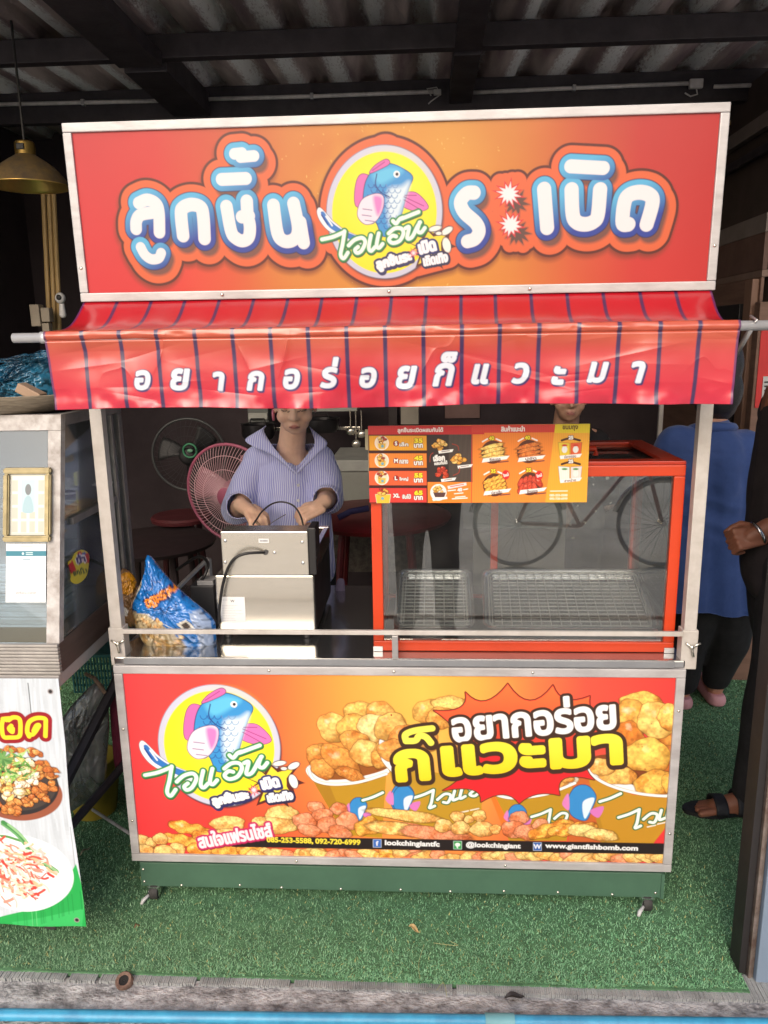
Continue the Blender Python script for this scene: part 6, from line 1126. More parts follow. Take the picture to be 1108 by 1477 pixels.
q = at(535, 752, 1.45); stool(Vector((q.x+.02, q.y+.1, 0)), .34, .80, 'red round table behind the display case', m_red)
t = thing('cooler_box', 'pale grey cooler box behind the red table', 'cooler', at(520, 700, 1.95)); box_obj('body', ((478, 680), (600, 730)), 1.95, 2.4, mat('pale_grey_box', (150, 150, 140), .6, 0, .1, 4), t, .006); box_obj('lid', ((476, 664), (602, 679.5)), 1.94, 2.41, mat('pale_grey_box2', (168, 168, 160), .6), t, .004)
bm = B(); a = at(470, 730, 1.94); bx(bm, a.x, a.x+.5, 1.93, 2.45, .4, at(500, 731, 1.93).z-.001, .004); tag(obj('shop_counter', bm, mat('speckled_counter', (120, 108, 98), .6, 0, .4, 40)), 'speckled counter block under the pale cooler', 'counter')
bm = B(); tube(bm, [at(488, 747, 1.3), at(505, 738, 1.32), at(532, 733, 1.34)], .014, 8, flat=.5); tag(obj('folded_umbrella', bm, mat('indigo_cloth', (60, 56, 100), .7), None, True), 'dark blue folded umbrella lying on the red table', 'umbrella')
# wall shelf and pots up behind the awning
t = thing('wall_cabinet', 'grey glass fronted cabinet on the back wall left of the woman', 'cabinet', at(365, 600, 2.5)); box_obj('body', ((356, 570), (388, 616)), 2.5, 2.7, mat('grey_cab', (100, 102, 98), .6, 0, .2, 6), t); box_obj('door', ((358, 596), (386, 605)), 2.47, 2.499, mat('pale_cab', (150, 150, 142), .5), t)
def pot(u, v, r, h, Y, label, m): c = at(u, v, Y); t = thing('pot', label, 'pot', (c.x, c.y, c.z-h)); bm = B(); lathe(bm, [(.001, -h), (r*.85, -h), (r, -h*.7), (r, 0), (r*1.06, .004), (r*.94, 0), (r*.9, -h*.8), (.001, -h*.9)], 32, Matrix.Translation(c)); obj('bowl', bm, m, t, auto=50); bm = B(); tube(bm, [c+Vector((-r*.5, 0, .0)), c+Vector((-r*.4, 0, .03)), c+Vector((r*.4, 0, .03)), c+Vector((r*.5, 0, 0))], .004, 6); obj('handle', bm, m, t)
m_dpot = mat('dark_pot', (52, 50, 52), .3, .6, .2, 10)
pot(372, 612, .09, .08, 2.3, 'dark pot with a bright handle left of the woman', m_dpot); pot(462, 604, .10, .07, 2.3, 'dark wok shaped pot right of the woman', m_dpot)
t = thing('wall_shelf', 'steel shelf on the back wall behind the woman', 'shelf', at(450, 590, 2.5)); box_obj('board', ((445, 588), (515, 593)), 2.4, 2.7, mat('pale_cab', (150, 150, 142), .5), t); box_obj('rail', ((356, 617), (520, 620)), 2.42, 2.44, m_steel, t)
for i, (u, v0, v1, lab) in enumerate(((505, 592, 622, 'steel ladle hanging on the back wall nearest the woman'), (513, 592, 640, 'longest steel ladle hanging on the back wall'), (521, 592, 626, 'steel ladle hanging nearest the price board'))):
    t = thing('ladle', lab, 'ladle', at(u, v1, 2.4), 'ladles hanging on the back wall'); bm = B(); tube(bm, [at(u, v0, 2.4), at(u+1, v1, 2.4)], .004, 6); obj('handle', bm, m_steel, t); bm = B(); ell(bm, at(u+1, v1, 2.4), (.028, .018, .024)); obj('bowl', bm, m_steel, t, True)
o = box_obj('carton', ((578, 584), (604, 612)), 2.45, 2.7, mat('tan_carton', (146, 138, 124), .7)); tag(o, 'tan carton on the back wall above the price board', 'carton')
o = box_obj('poster', ((642, 575), (692, 603)), 2.88, 2.895, mat('pinkish_poster', (120, 92, 86), .7)); tag(o, 'pinkish poster on the back wall above the price board', 'poster')
o = box_obj('door_panel', ((560, 560), (575, 760)), 2.8, 2.895, mat('dark_door', (60, 52, 52), .7)); tag(o, 'narrow dark door panel at the back wall', 'door')
o = box_obj('pale_board', ((684, 664), (812, 880)), 1.26, 1.275, mat('dull_board', (118, 116, 106), .7, 0, .1, 3)); tag(o, 'pale upright board seen through the display case', 'board')
bm = B(); a = at(956, 560, 2.2); bx(bm, a.x-.01, a.x+.012, 2.2, 2.22, 0, 2.3, .002); tag(obj('white_post', bm, m_white), 'thin white upright post behind the person in blue', 'post')
pc_ = pillow('hanging_cloth', [(486, 838), (496, 836), (498, 856), (500, 880), (494, 892), (488, 908), (482, 916), (486, 892), (484, 866)], .56, .012, None, mat('lilac_cloth', (104, 96, 124), .8, 0, .2, 20), None, seed=21, rings=16, ns=60, wr=.012); tag(pc_, 'crumpled lilac cloth hanging behind the cart between fryer and case', 'cloth')
# ------------------------------------------------------------------ people
def skin_mat(name, base, dark):
    m = bpy.data.materials.new(name); m.use_nodes = True; t = m.node_tree; b = t.nodes['Principled BSDF']; a = t.nodes.new('ShaderNodeAttribute'); a.attribute_name = 'skin'
    n = t.nodes.new('ShaderNodeTexNoise'); n.inputs['Scale'].default_value = 60; n.inputs['Detail'].default_value = 4; tc = t.nodes.new('ShaderNodeTexCoord'); t.links.new(tc.outputs['Object'], n.inputs['Vector'])
    mr = t.nodes.new('ShaderNodeMapRange'); mr.inputs[3].default_value = .88; mr.inputs[4].default_value = 1.1; t.links.new(n.outputs['Fac'], mr.inputs[0]); mx = t.nodes.new('ShaderNodeVectorMath'); mx.operation = 'MULTIPLY'; t.links.new(a.outputs['Color'], mx.inputs[0]); t.links.new(mr.outputs[0], mx.inputs[1]); t.links.new(mx.outputs[0], b.inputs['Base Color'])
    b.inputs['Roughness'].default_value = .5; b.inputs['Subsurface Weight'].default_value = .12; b.inputs['Subsurface Radius'].default_value = (.012, .005, .003); b.inputs['Subsurface Scale'].default_value = 1.0; return m
m_sk = skin_mat('skin', 0, 0)
def V(*a): return Vector(a)
def hand(bm, palm, fwd, up, curl=(60, 75, 60), sc=1.0, thumb_side=1, spread=.004, thumb_in=.3):
    """palm slab, four curled fingers of unequal length and a thumb leaving the palm's side"""
    f = Vector(fwd).normalized(); u = Vector(up); u = (u-f*u.dot(f)).normalized(); s = f.cross(u).normalized()*thumb_side
    P = Vector(palm); 
    for k_, o in enumerate((-.026, -.009, .009, .026)): caps(bm, P-f*.036*sc+s*o*.72*sc, P+f*.034*sc+s*o*sc, .0135*sc, .0115*sc, 12)
    for k_, (o, ln) in enumerate(((-.029, .78), (-.0105, .94), (.0095, 1.0), (.0285, .92))):
        p = P+f*.038*sc+s*o*sc+u*.003; d = f.copy(); a = 0; r = .0096*sc*(.88 if k_ == 0 else 1)
        for seg, (l, c) in enumerate(zip((.040, .026, .021), curl)):
            a += math.radians(c+k_*3-4); d = f*math.cos(a)-u*math.sin(a)+s*(spread*(k_-1.5)*8); q = p+d.normalized()*l*ln*sc; caps(bm, p, q, r, r*.9, 12); p = q; r *= .9
    b0 = P-f*.022*sc+s*.028*sc-u*.004; b1 = b0+(f*.55+s*.62-u*.35).normalized()*.036*sc; b2 = b1+(f*.85+s*(.25-thumb_in)-u*.45).normalized()*.030*sc; b3 = b2+(f*.75-s*thumb_in-u*.4).normalized()*.022*sc
    caps(bm, b0, b1, .0145*sc, .0115*sc, 12); caps(bm, b1, b2, .0112*sc, .0098*sc, 12); caps(bm, b2, b3, .0096*sc, .0082*sc, 12)
def head(bm, chin, tilt=0.0, yaw=0.0, sc=1.0):
    """head pieces round a chin point, facing -Y; returns the matrix used"""
    M_ = Matrix.Translation(chin) @ Matrix.Rotation(yaw, 4, 'Z') @ Matrix.Rotation(tilt, 4, 'X') @ Matrix.Scale(sc, 4)
    def e(c, r): ell(bm, M_ @ Vector(c), tuple(q*sc for q in r), Matrix.Rotation(yaw, 4, 'Z') @ Matrix.Rotation(tilt, 4, 'X'))
    e((0, .085, .135), (.073, .092, .085)); e((0, .052, .075), (.062, .064, .075)); e((0, .034, .035), (.051, .044, .042)); e((0, .016, .012), (.026, .022, .018)); e((-.033, .022, .060), (.030, .026, .028)); e((.033, .022, .060), (.030, .026, .028))
    caps(bm, M_ @ Vector((0, -.006, .098)), M_ @ Vector((0, -.022, .068)), .008*sc, .011*sc, 12); e((-.011, -.012, .064), (.008, .009, .007)); e((.011, -.012, .064), (.008, .009, .007))
    e((0, -.009, .040), (.021, .010, .0055)); e((0, -.007, .0305), (.018, .010, .0062)); e((-.03, .0, .108), (.02, .014, .006)); e((.03, .0, .108), (.02, .014, .006)); e((-.029, .004, .094), (.013, .011, .009)); e((.029, .004, .094), (.013, .011, .009))
    for s in (-1, 1): e((s*.072, .082, .082), (.008, .018, .03)); e((s*.071, .074, .06), (.007, .009, .010))
    return M_
def paint_face(me, M_, base, lip=(200, 132, 122), shade=1.0):
    P = co_np(me).astype(float); Mi = np.array(M_.inverted()); q = P @ Mi[:3, :3].T+Mi[:3, 3]; c = np.tile(lin(base), (len(P), 1)); x, y, z = q.T
    front = (y < .02) & (np.abs(x) < .08)
    k = np.clip(1.25-np.sqrt((x/.0165)**2+((z-.0350+12*x*x)/.0075)**2), 0, .25)/.25*(front & (y < .008)); c = c*(1-k[:, None])+lin(lip)*k[:, None]
    k = (np.abs(z-.0354+12*x*x) < .0012) & front & (np.abs(x) < .019); c[k] = lin((130, 76, 70))
    for s in (-1, 1):
        xx = (x-s*.029); k = np.clip(1.2-np.sqrt((xx/.019)**2+((z-.1125-.004*np.cos(xx*60))/.0042)**2), 0, .3)/.3*.85*front; c = c*(1-k[:, None])+lin((54, 38, 34))*k[:, None]
        k = (np.abs(z-.0915+xx*xx*9) < .0021) & (np.abs(xx) < .015) & front; c[k] = lin((46, 30, 30))
        k = np.clip(1-np.sqrt(((x-s*.036)/.022)**2+((z-.062)/.018)**2), 0, 1)*.12*front; c = c*(1-k[:, None])+lin((200, 120, 104))*k[:, None]
    set_attr(me, c, 'skin')
def stripes_mat():
    m = bpy.data.materials.new('striped_shirt_cotton'); m.use_nodes = True; t = m.node_tree; b = t.nodes['Principled BSDF']; N = t.nodes.new; lk = t.links.new
    tc = N('ShaderNodeTexCoord'); n = N('ShaderNodeTexNoise'); n.inputs['Scale'].default_value = 7; n.inputs['Detail'].default_value = 2; lk(tc.outputs['Object'], n.inputs['Vector']); ad = N('ShaderNodeVectorMath'); ad.operation = 'SCALE'; ad.inputs['Scale'].default_value = .028; lk(n.outputs['Color'], ad.inputs[0]); a2 = N('ShaderNodeVectorMath'); lk(tc.outputs['Object'], a2.inputs[0]); lk(ad.outputs[0], a2.inputs[1])
    w = N('ShaderNodeTexWave'); w.wave_type = 'BANDS'; w.bands_direction = 'X'; w.inputs['Scale'].default_value = 41; lk(a2.outputs[0], w.inputs['Vector']); r = N('ShaderNodeValToRGB'); r.color_ramp.elements[0].position = .45; r.color_ramp.elements[1].position = .75; r.color_ramp.elements[0].color = L4((158, 162, 220)); r.color_ramp.elements[1].color = L4((212, 214, 240)); lk(w.outputs['Fac'], r.inputs[0]); lk(r.outputs[0], b.inputs['Base Color']); b.inputs['Roughness'].default_value = .85; b.inputs['Sheen Weight'].default_value = .2
    n3 = N('ShaderNodeTexNoise'); n3.inputs['Scale'].default_value = 22; n3.inputs['Detail'].default_value = 4; lk(tc.outputs['Object'], n3.inputs['Vector']); bp = N('ShaderNodeBump'); bp.inputs['Strength'].default_value = .5; bp.inputs['Distance'].default_value = .02; lk(n3.outputs['Fac'], bp.inputs['Height']); lk(bp.outputs[0], b.inputs['Normal']); return m
def folds(me, amp, seed, fx=14, fz=5, mask=None):
    """push the cloth in and out along soft mostly vertical folds"""
    P = co_np(me).astype(float); N_ = nrm_np(me); r = np.random.default_rng(seed); d = np.zeros(len(P))
    for i in range(7):
        kx, ky, kz = r.normal(0, fx), r.normal(0, fx), r.normal(0, fz); d += np.sin(P @ np.array([kx, ky, kz])+r.random()*6.28+1.2*np.sin(P @ r.normal(0, fz, 3)+r.random()*6))
    d = d/4.5; d = np.sign(d)*np.abs(d)**.8
    if mask is not None: d *= mask(P)
    set_co(me, P+N_*(amp*d)[:, None])
# --- the seller
wm = thing('person', 'woman in a blue white striped shirt working at the fryer', 'person', (-.42, .86, 0))
chin = at(426, 626.5, .755); tilt = .32; yaw = .10
bm = B(); Mh = head(bm, chin, tilt, yaw, .98)
nb = at(419, 648, .86); nb.z += .0; sh_l, sh_r = at(361, 660, .90), at(474, 660, .90); hip = V(-.43, .90, .80)
caps(bm, Mh @ V(0, .085, .06), nb+V(0, .01, -.01), .044, .05); caps(bm, nb+V(0, .012, .0), nb+V(0, .034, -.09), .053, .068); ell(bm, nb+V(0, .03, -.10), (.08, .064, .08)); caps(bm, nb+V(0, .04, -.12), hip+V(0, .02, 0), .075, .085)
h1, h2 = at(363, 739, .62), at(453, 734, .66); e1 = at(345, 722, .80)+V(0, .0, -.03); e2 = at(471, 712, .83)+V(0, 0, -.02); w1 = at(347, 728, .66); w2 = at(468, 723, .70)
for s_, e_, w_ in ((sh_l, e1, w1), (sh_r, e2, w2)): si_ = s_.lerp(nb, .22)+V(0, .012, -.015); caps(bm, nb+V(0, .04, -.06), si_, .045, .036); caps(bm, si_, e_+V(0, .006, 0), .034, .034); caps(bm, e_, w_, .037, .026)
caps(bm, w1, h1, .026, .022); caps(bm, w2, h2, .025, .021)
hand(bm, h1+(h1-w1).normalized()*.01, (.55, -.75, -.45), (.25, -.35, .85), (48, 70, 60), .93, -1); hand(bm, h2+(h2-w2).normalized()*.012, (-.80, -.45, -.28), (.0, -.55, .8), (62, 70, 55), .92, 1)
me = remesh(bm, .0042, 3, .5); paint_face(me, Mh, (230, 188, 162)); body = link('body', me, m_sk, wm, True)
m_shirt = stripes_mat()
bm = B(); sl0, sr0 = sh_l+V(.035, 0, -.012), sh_r+V(-.035, 0, -.012); mid = (sl0+sr0)/2
caps(bm, sl0, sr0, .062, .062); caps(bm, sl0+V(.015, .01, .012), nb+V(-.05, .015, .0), .05, .04); caps(bm, sr0+V(-.015, .01, .012), nb+V(.05, .015, .0), .05, .04)
for t_ in (0, 1): caps(bm, [sl0, sr0][t_]+V([.04, -.04][t_], -.005, -.05), hip+V([-.085, .085][t_], -.03, -.06), .070, .096)
caps(bm, mid+V(0, -.02, -.06), hip+V(0, -.05, -.10), .090, .106)
me = remesh(bm, .0065, 5, .5)
folds(me, .0042, 5, 16, 9, lambda P: 1-np.exp(-((P[:, 2]-nb.z)/.05)**2)*.8); folds(me, .0018, 6, 40, 26)
# open V neck and cuffs: drop the cloth there
bm = bmesh.new(); bm.from_mesh(me); vt = at(428, 677, .74); kill = []
uvp = proj_np(np.array([v.co[:] for v in bm.verts]))
for v, (u, vv) in zip(bm.verts, uvp):
    t_ = (671-vv)/(671-632); y_ok = v.co.y < nb.y+.035
    if y_ok and vv < 671 and 427-44*t_-1 < u < 428+30*t_+1: kill.append(v)
    elif v.co.z > nb.z+.012 and 384 < u < 458: kill.append(v)
bmesh.ops.delete(bm, geom=kill, context='VERTS')
for _ in range(16): 
    for v in bm.verts:
        if v.is_boundary:
            nb_ = [e.other_vert(v).co for e in v.link_edges if e.is_boundary]
            if len(nb_) == 2: v.co = v.co*.5+(nb_[0]+nb_[1])*.25
bm.to_mesh(me); bm.free(); o = link('shirt', me, m_shirt, wm, True); md = o.modifiers.new('s', 'SOLIDIFY'); md.thickness = .003; md.offset = -1
for s_, e_, w_, k_ in ((sl0, e1, w1, 1), (sr0, e2, w2, -1)):
    bm = B(); chain(bm, [s_, s_.lerp(e_, .5)+V(-.012*k_, 0, .0), e_+V(-.006*k_, 0, .0), e_.lerp(w_, .42)], [.054, .056, .058, .050]); caps(bm, e_.lerp(w_, .40), e_.lerp(w_, .58), .047, .040)
    me = remesh(bm, .0062, 4, .5); folds(me, .0048, 50+k_, 18, 14); folds(me, .0016, 52+k_, 42, 30); bm = bmesh.new(); bm.from_mesh(me); d = w_-e_
    bmesh.ops.delete(bm, geom=[v for v in bm.verts if (v.co-e_).dot(d)/d.length_squared > .56], context='VERTS'); bm.to_mesh(me); bm.free(); o = link('sleeve', me, m_shirt, wm, True); md = o.modifiers.new('s', 'SOLIDIFY'); md.thickness = .003; md.offset = -1
# collar flaps and button band
def ribbon(name, rows, m, parent, th=.003):
    P = np.array([[tuple(p) for p in smoothline([tuple(q) for q in r], 6)] for r in rows]); n = P.shape[0]; P2 = np.array([[P[:, j]] for j in range(P.shape[1])])[:, 0]
    o = link(name, grid_mesh(name, P), m, parent, True); md = o.modifiers.new('s', 'SOLIDIFY'); md.thickness = th; md.offset = 0; return o
def sm_rows(a, b, n=6, bulge=.003):
    out = []
    for i in range(n): t_ = i/(n-1); out.append([p.lerp(q, t_)+V(0, -bulge*math.sin(math.pi*t_), bulge*.5*math.sin(math.pi*t_)) for p, q in zip(a, b)])
    return out
def ptsY(l): return [at(u, v, y) for u, v, y in l]
ribbon('collar', sm_rows(ptsY([(427, 680, .742), (408, 661, .757), (391, 640, .79), (381, 622, .835), (384, 614, .88)]), ptsY([(426, 683, .742), (411, 671, .750), (390, 655, .768), (354, 636, .800), (376, 622, .865)])), m_shirt, wm)
ribbon('collar', sm_rows(ptsY([(429, 680, .742), (445, 659, .760), (454, 640, .79), (450, 624, .835), (446, 615, .88)]), ptsY([(430, 683, .742), (443, 671, .750), (459, 655, .768), (472, 639, .800), (454, 624, .865)])), m_shirt, wm)
bm = B()
for v_ in (700, 722, 745, 770): ell(bm, at(430.5, v_, .728), (.0055, .003, .0055), u=12, v=8)
obj('button', bm, mat('shirt_button', (226, 226, 232), .3), wm, True)['kind'] = 'stuff'
# hair tied back, ear clip
bm = B(); Rh = Matrix.Rotation(yaw, 4, 'Z') @ Matrix.Rotation(tilt, 4, 'X')
ell(bm, Mh @ V(0, .105, .150), (.080, .088, .084), Rh); ell(bm, Mh @ V(-.04, .12, .10), (.042, .06, .07), Rh); ell(bm, Mh @ V(.04, .12, .10), (.042, .06, .07), Rh); ell(bm, Mh @ V(0, .18, .12), (.045, .04, .05), Rh)
for s in (-1, 1): caps(bm, Mh @ V(s*.070, .045, .13), Mh @ V(s*.073, .075, .065), .010, .006)
me = remesh(bm, .005, 3); folds(me, .002, 9, 60, 20); m_hair = mat('black_hair', (32, 26, 26), .4, 0, .3, 40, .4, 200, stretch=(4, 4, 1)); link('hair', me, m_hair, wm, True)
bm = B(); tube(bm, [Mh @ V(-.079, .07+.014*math.cos(a), .045+.018*math.sin(a)) for a in np.linspace(0, 6.28, 18, endpoint=False)], .004, 8, True); ell(bm, Mh @ V(-.076, .085, .085), (.006, .012, .02)); obj('ear_clip', bm, mat('pink_clip', (206, 120, 140), .35), wm, True)
bm = B(); caps(bm, hip+V(-.07, 0, -.05), V(-.50, .93, .05), .105, .06); caps(bm, hip+V(.07, 0, -.05), V(-.36, .93, .05), .105, .06); me = remesh(bm, .01, 4); folds(me, .006, 12, 12, 8); m_dtr = mat('dark_trousers', (34, 32, 38), .85, 0, .2, 20); link('trousers', me, m_dtr, wm, True)
for x in (-.50, -.36): bm = B(); caps(bm, V(x, .93, .035), V(x-.01, .80, .03), .038, .034); obj('shoe', bm, mat('grey_shoe', (80, 76, 76), .7), wm, True)
# spoon held in the hand over the fryer
bm = B(); tube(bm, [h1+V(-.0, .02, .02), h1+V(.02, -.04, -.02), at(374, 757, .50)], .0045, 8); obj_sp = obj('wooden_stick', bm, mat('pale_wood', (180, 150, 124), .7), None, True); tag(obj_sp, 'short pale stick held in the fist of the woman at the fryer', 'stick')

# --- the customer in blue, back turned
pb = thing('person', 'person in a blue shirt and black trousers seen from behind at the right', 'person', (1.22, 1.25, 0))
YB = 1.15; sL, sR = at(968, 636, YB), at(1086, 644, YB+.03)
bm = B(); hb = (sL+sR)/2+V(.005, .0, .30); ell(bm, hb+V(0, .02, -.03), (.078, .095, .115)); caps(bm, hb+V(0, .02, -.10), (sL+sR)/2+V(0, .0, .02), .05, .052); caps(bm, sL+V(.06, 0, -.055), sR+V(-.06, 0, -.055), .06, .06); lo = at(1030, 860, YB+.05); caps(bm, (sL+sR)/2+V(0, 0, -.05), lo+V(0, 0, .05), .11, .11)
eR = at(1112, 730, YB); eL = at(945, 735, YB+.1); caps(bm, sR, eR, .05, .042); caps(bm, eR, eR+V(-.0, .2, .04), .04, .028); caps(bm, sL, eL, .05, .042); caps(bm, eL, eL+V(.04, .22, .02), .04, .028)
hand(bm, eR+V(0, .25, .05), (0, 1, .1), (0, -.1, 1), (20, 30, 20), 1, 1); hand(bm, eL+V(.05, .27, .03), (0, 1, .1), (0, -.1, 1), (20, 30, 20), 1, -1)
fL, fR = V(1.19, 1.27, .05), V(1.34, 1.30, .05)
for f_, sx in ((fL, -1), (fR, 1)): caps(bm, lo+V(.06*sx, 0, .02), f_+V(0, 0, .02), .08, .034); caps(bm, f_+V(0, .01, -.01), f_+V(.0, .16, -.02), .032, .026)
me = remesh(bm, .007, 3); c = np.tile(lin((186, 136, 112)), (len(me.vertices), 1)); set_attr(me, c, 'skin'); link('body', me, m_sk, pb, True)
m_blue = mat('blue_cotton', (54, 82, 144), .75, 0, .12, 5, .6, 14, c2=(42, 68, 124), sheen=.2)
bm = B(); caps(bm, sL+V(.05, 0, -.045), sR+V(-.05, 0, -.045), .105, .105); bl, br = at(985, 868, YB+.02), at(1080, 868, YB+.04)
for a, b_ in ((sL+V(.075, 0, -.08), bl), (sR+V(-.075, 0, -.08), br)): caps(bm, a, b_, .125, .135)
caps(bm, (sL+sR)/2+V(0, -.01, -.06), (bl+br)/2, .13, .135); caps(bm, (sL+sR)/2+V(0, .01, -.01), (sL+sR)/2+V(0, .012, .035), .10, .072)
chain(bm, [sR+V(-.03, 0, -.02), sR.lerp(eR, .5), eR+V(0, .01, .0)], [.085, .08, .074]); chain(bm, [sL+V(.03, 0, -.02), sL.lerp(eL, .5), eL+V(0, .01, 0)], [.085, .08, .072])
me = remesh(bm, .009, 6); P = co_np(me).astype(float); P[:, 2] = np.maximum(P[:, 2], bl.z-.02+.012*np.sin(P[:, 0]*18)); set_co(me, P)
folds(me, .011, 17, 13, 4); folds(me, .007, 18, 7, 26, lambda P: np.exp(-((P[:, 2]-.93)/.12)**2)*1.6); P = co_np(me).astype(float); yk = np.exp(-((P[:, 2]-(sL.z-.035))/.006)**2)*(P[:, 1] < YB); P[:, 1] += .004*yk; set_co(me, P)
link('shirt', me, m_blue, pb, True); bm = B(); cb_ = (sL+sR)/2+V(0, .01, .058); tube(bm, [cb_+V(.066*math.cos(a), .066*math.sin(a), -.012*math.sin(a)) for a in np.linspace(0, 6.283, 30, endpoint=False)], .021, 8, True, flat=1.3); obj('collar', bm, m_blue, pb, True)
m_btr = mat('black_trousers', (30, 28, 31), .85, 0, .25, 14); bm = B()
for f_, sx in ((fL, -1), (fR, 1)): chain(bm, [lo+V(.055*sx, 0, .10), (lo+f_)/2+V(.05*sx, 0, .02), f_+V(0, 0, .07)], [.128, .088, .062])
me = remesh(bm, .01, 4); folds(me, .006, 19, 14, 8); link('trousers', me, m_btr, pb, True)
for f_, nm in ((fL, 0), (fR, 1)):
    bm = B(); caps(bm, f_+V(0, -.02, -.025), f_+V(0, .20, -.03), .040, .036); me = remesh(bm, .004, 3); P = co_np(me).astype(float); P[:, 2] = np.clip(P[:, 2], .008, .052); set_co(me, P); link('shoe', me, mat('pink_flat_shoe', (206, 150, 156), .55), pb, True)
me = None; bm = B(); ell(bm, hb+V(0, .005, .0), (.092, .100, .115)); ell(bm, hb+V(0, -.02, -.09), (.088, .075, .11)); ell(bm, hb+V(0, -.0, -.15), (.08, .06, .07)); me = remesh(bm, .007, 3); folds(me, .004, 20, 40, 14); link('hair', me, m_hair, pb, True)

# --- dark clothed man at the right edge, mostly behind the jamb
pm = thing('person', 'person in dark clothes with a metal bracelet half hidden behind the door jamb', 'person', (1.2, .5, 0))
foot = V(1.115, .487, .0); hpx = V(1.22, .50, .86); bm = B()
caps(bm, hpx+V(0, -.08, 0), foot+V(.045, 0, .08), .085, .036); caps(bm, hpx+V(0, .08, 0), V(1.30, .62, .08), .085, .036); caps(bm, hpx, V(1.24, .5, 1.36), .13, .14); ell(bm, V(1.22, .5, 1.60), (.09, .078, .115)); caps(bm, V(1.23, .5, 1.40), V(1.22, .5, 1.52), .06, .055)
hd_ = at(1081, 775, .42); wr_ = at(1106, 762, .42); el_ = V(1.30, .42, 1.08); caps(bm, V(1.24, .36, 1.37), el_, .052, .043); caps(bm, el_, wr_, .042, .029); caps(bm, wr_, hd_, .029, .024)
hand(bm, hd_, (-1, -.05, -.18), (.1, -.75, .6), (70, 80, 60), 1.0, 1)
caps(bm, foot+V(.05, 0, .05), foot+V(-.02, 0, .032), .036, .032); caps(bm, foot+V(.06, 0, .03), foot+V(-.06, -.005, .024), .032, .030)
for i, (dy, l, r) in enumerate(((-.034, .056, .0115), (-.014, .062, .0088), (.002, .058, .0084), (.016, .050, .008), (.029, .040, .0075))): caps(bm, foot+V(-.055, dy*.9, .026), foot+V(-.066-l, dy+(-.006), .021), r*1.15, r)
me = remesh(bm, .0042, 2, .4); set_attr(me, np.tile(lin((150, 98, 76)), (len(me.vertices), 1)), 'skin'); link('body', me, m_sk, pm, True)
m_mtr = mat('charcoal_trousers', (44, 41, 44), .85, 0, .3, 10); bm = B(); chain(bm, [hpx+V(0, -.07, .02), V(1.20, .47, .48), foot+V(.05, 0, .085)], [.115, .085, .066]); chain(bm, [hpx+V(0, .07, .02), V(1.27, .56, .48), V(1.30, .62, .09)], [.115, .085, .066]); me = remesh(bm, .008, 4); folds(me, .008, 25, 13, 9); link('trousers', me, m_mtr, pm, True)
bm = B(); caps(bm, V(1.24, .42, 1.33), V(1.24, .58, 1.33), .12, .12); caps(bm, V(1.24, .5, 1.3), hpx+V(0, 0, .0), .15, .145); chain(bm, [V(1.24, .36, 1.35), V(1.28, .38, 1.2), el_+V(-.02, 0, .02)], [.08, .072, .066]); me = remesh(bm, .008, 4); folds(me, .006, 26, 13, 7); link('shirt', me, mat('dark_brown_shirt', (52, 44, 46), .8, 0, .2, 10), pm, True)
bm = B(); ell(bm, V(1.225, .505, 1.635), (.098, .088, .10)); me = remesh(bm, .007, 2); link('hair', me, m_hair, pm, True)
bm = B(); d = (hd_-wr_).normalized(); a_ = d.cross(V(0, 0, 1)).normalized(); b2_ = d.cross(a_); cc = wr_.lerp(hd_, .5); tube(bm, [cc+(a_*math.cos(t_)+b2_*math.sin(t_))*.034 for t_ in np.linspace(0, 6.283, 28, endpoint=False)], .0055, 8, True, flat=.7); obj('bracelet', bm, m_chrome, pm, True)
# strapped black sandal
m_sand = mat('black_sandal', (36, 35, 40), .6, 0, .2, 30, .2, 120); bm = B(); n = 28; out = []
for i in range(n):
    a = 2*math.pi*i/n; x = -.045+.105*math.cos(a); wdt = .047 if math.cos(a) < .2 else .038; out.append(foot+V(x-.02, wdt*math.sin(a), .004))
ngon_prism(bm, out, (0, 0, .014)); sd_ = obj('sandal', bm, m_sand, pm)
def strap(x0, x1, h, w=.047):
    G_ = [[foot+V(x, w*math.cos(a), .014+h*math.sin(a)**.8) for a in np.linspace(0.02, math.pi-.02, 18)] for x in np.linspace(x0, x1, 6)]; o = link('strap', grid_mesh('strap', np.array([[tuple(p) for p in r] for r in G_])), m_sand, sd_, True); o.modifiers.new('s', 'SOLIDIFY').thickness = .004
strap(-.075, -.035, .043); strap(-.005, .05, .066)
# --- woman in a dark flowered blouse at the back
pf_ = thing('person', 'woman in a black blouse with small white flowers behind the price board', 'person', (.7, 1.55, 0))
ch = at(822, 607, 1.44); bm = B(); Mf = head(bm, ch, .1, -.05, 1.0); nbf = ch+V(0, .10, -.055); caps(bm, Mf @ V(0, .085, .05), nbf, .052, .058); caps(bm, nbf+V(-.12, .02, -.05), nbf+V(.12, .02, -.05), .06, .06); caps(bm, nbf+V(0, .02, -.08), V(nbf.x, nbf.y+.02, .80), .12, .13)
for s in (-1, 1): caps(bm, nbf+V(.15*s, .02, -.06), nbf+V(.19*s, .0, -.32), .046, .04); caps(bm, nbf+V(.19*s, 0, -.32), nbf+V(.08*s, .17, -.44), .04, .028); hand(bm, nbf+V(.04*s, .20, -.45), (-s, .1, 0), (0, 1, 0), (20, 30, 20), .95, -s); caps(bm, V(nbf.x+.07*s, nbf.y+.02, .78), V(nbf.x+.09*s, nbf.y, .06), .10, .04); caps(bm, V(nbf.x+.09*s, nbf.y, .045), V(nbf.x+.09*s, nbf.y-.14, .032), .036, .03)
me = remesh(bm, .006, 3); paint_face(me, Mf, (196, 150, 124)); link('body', me, m_sk, pf_, True)
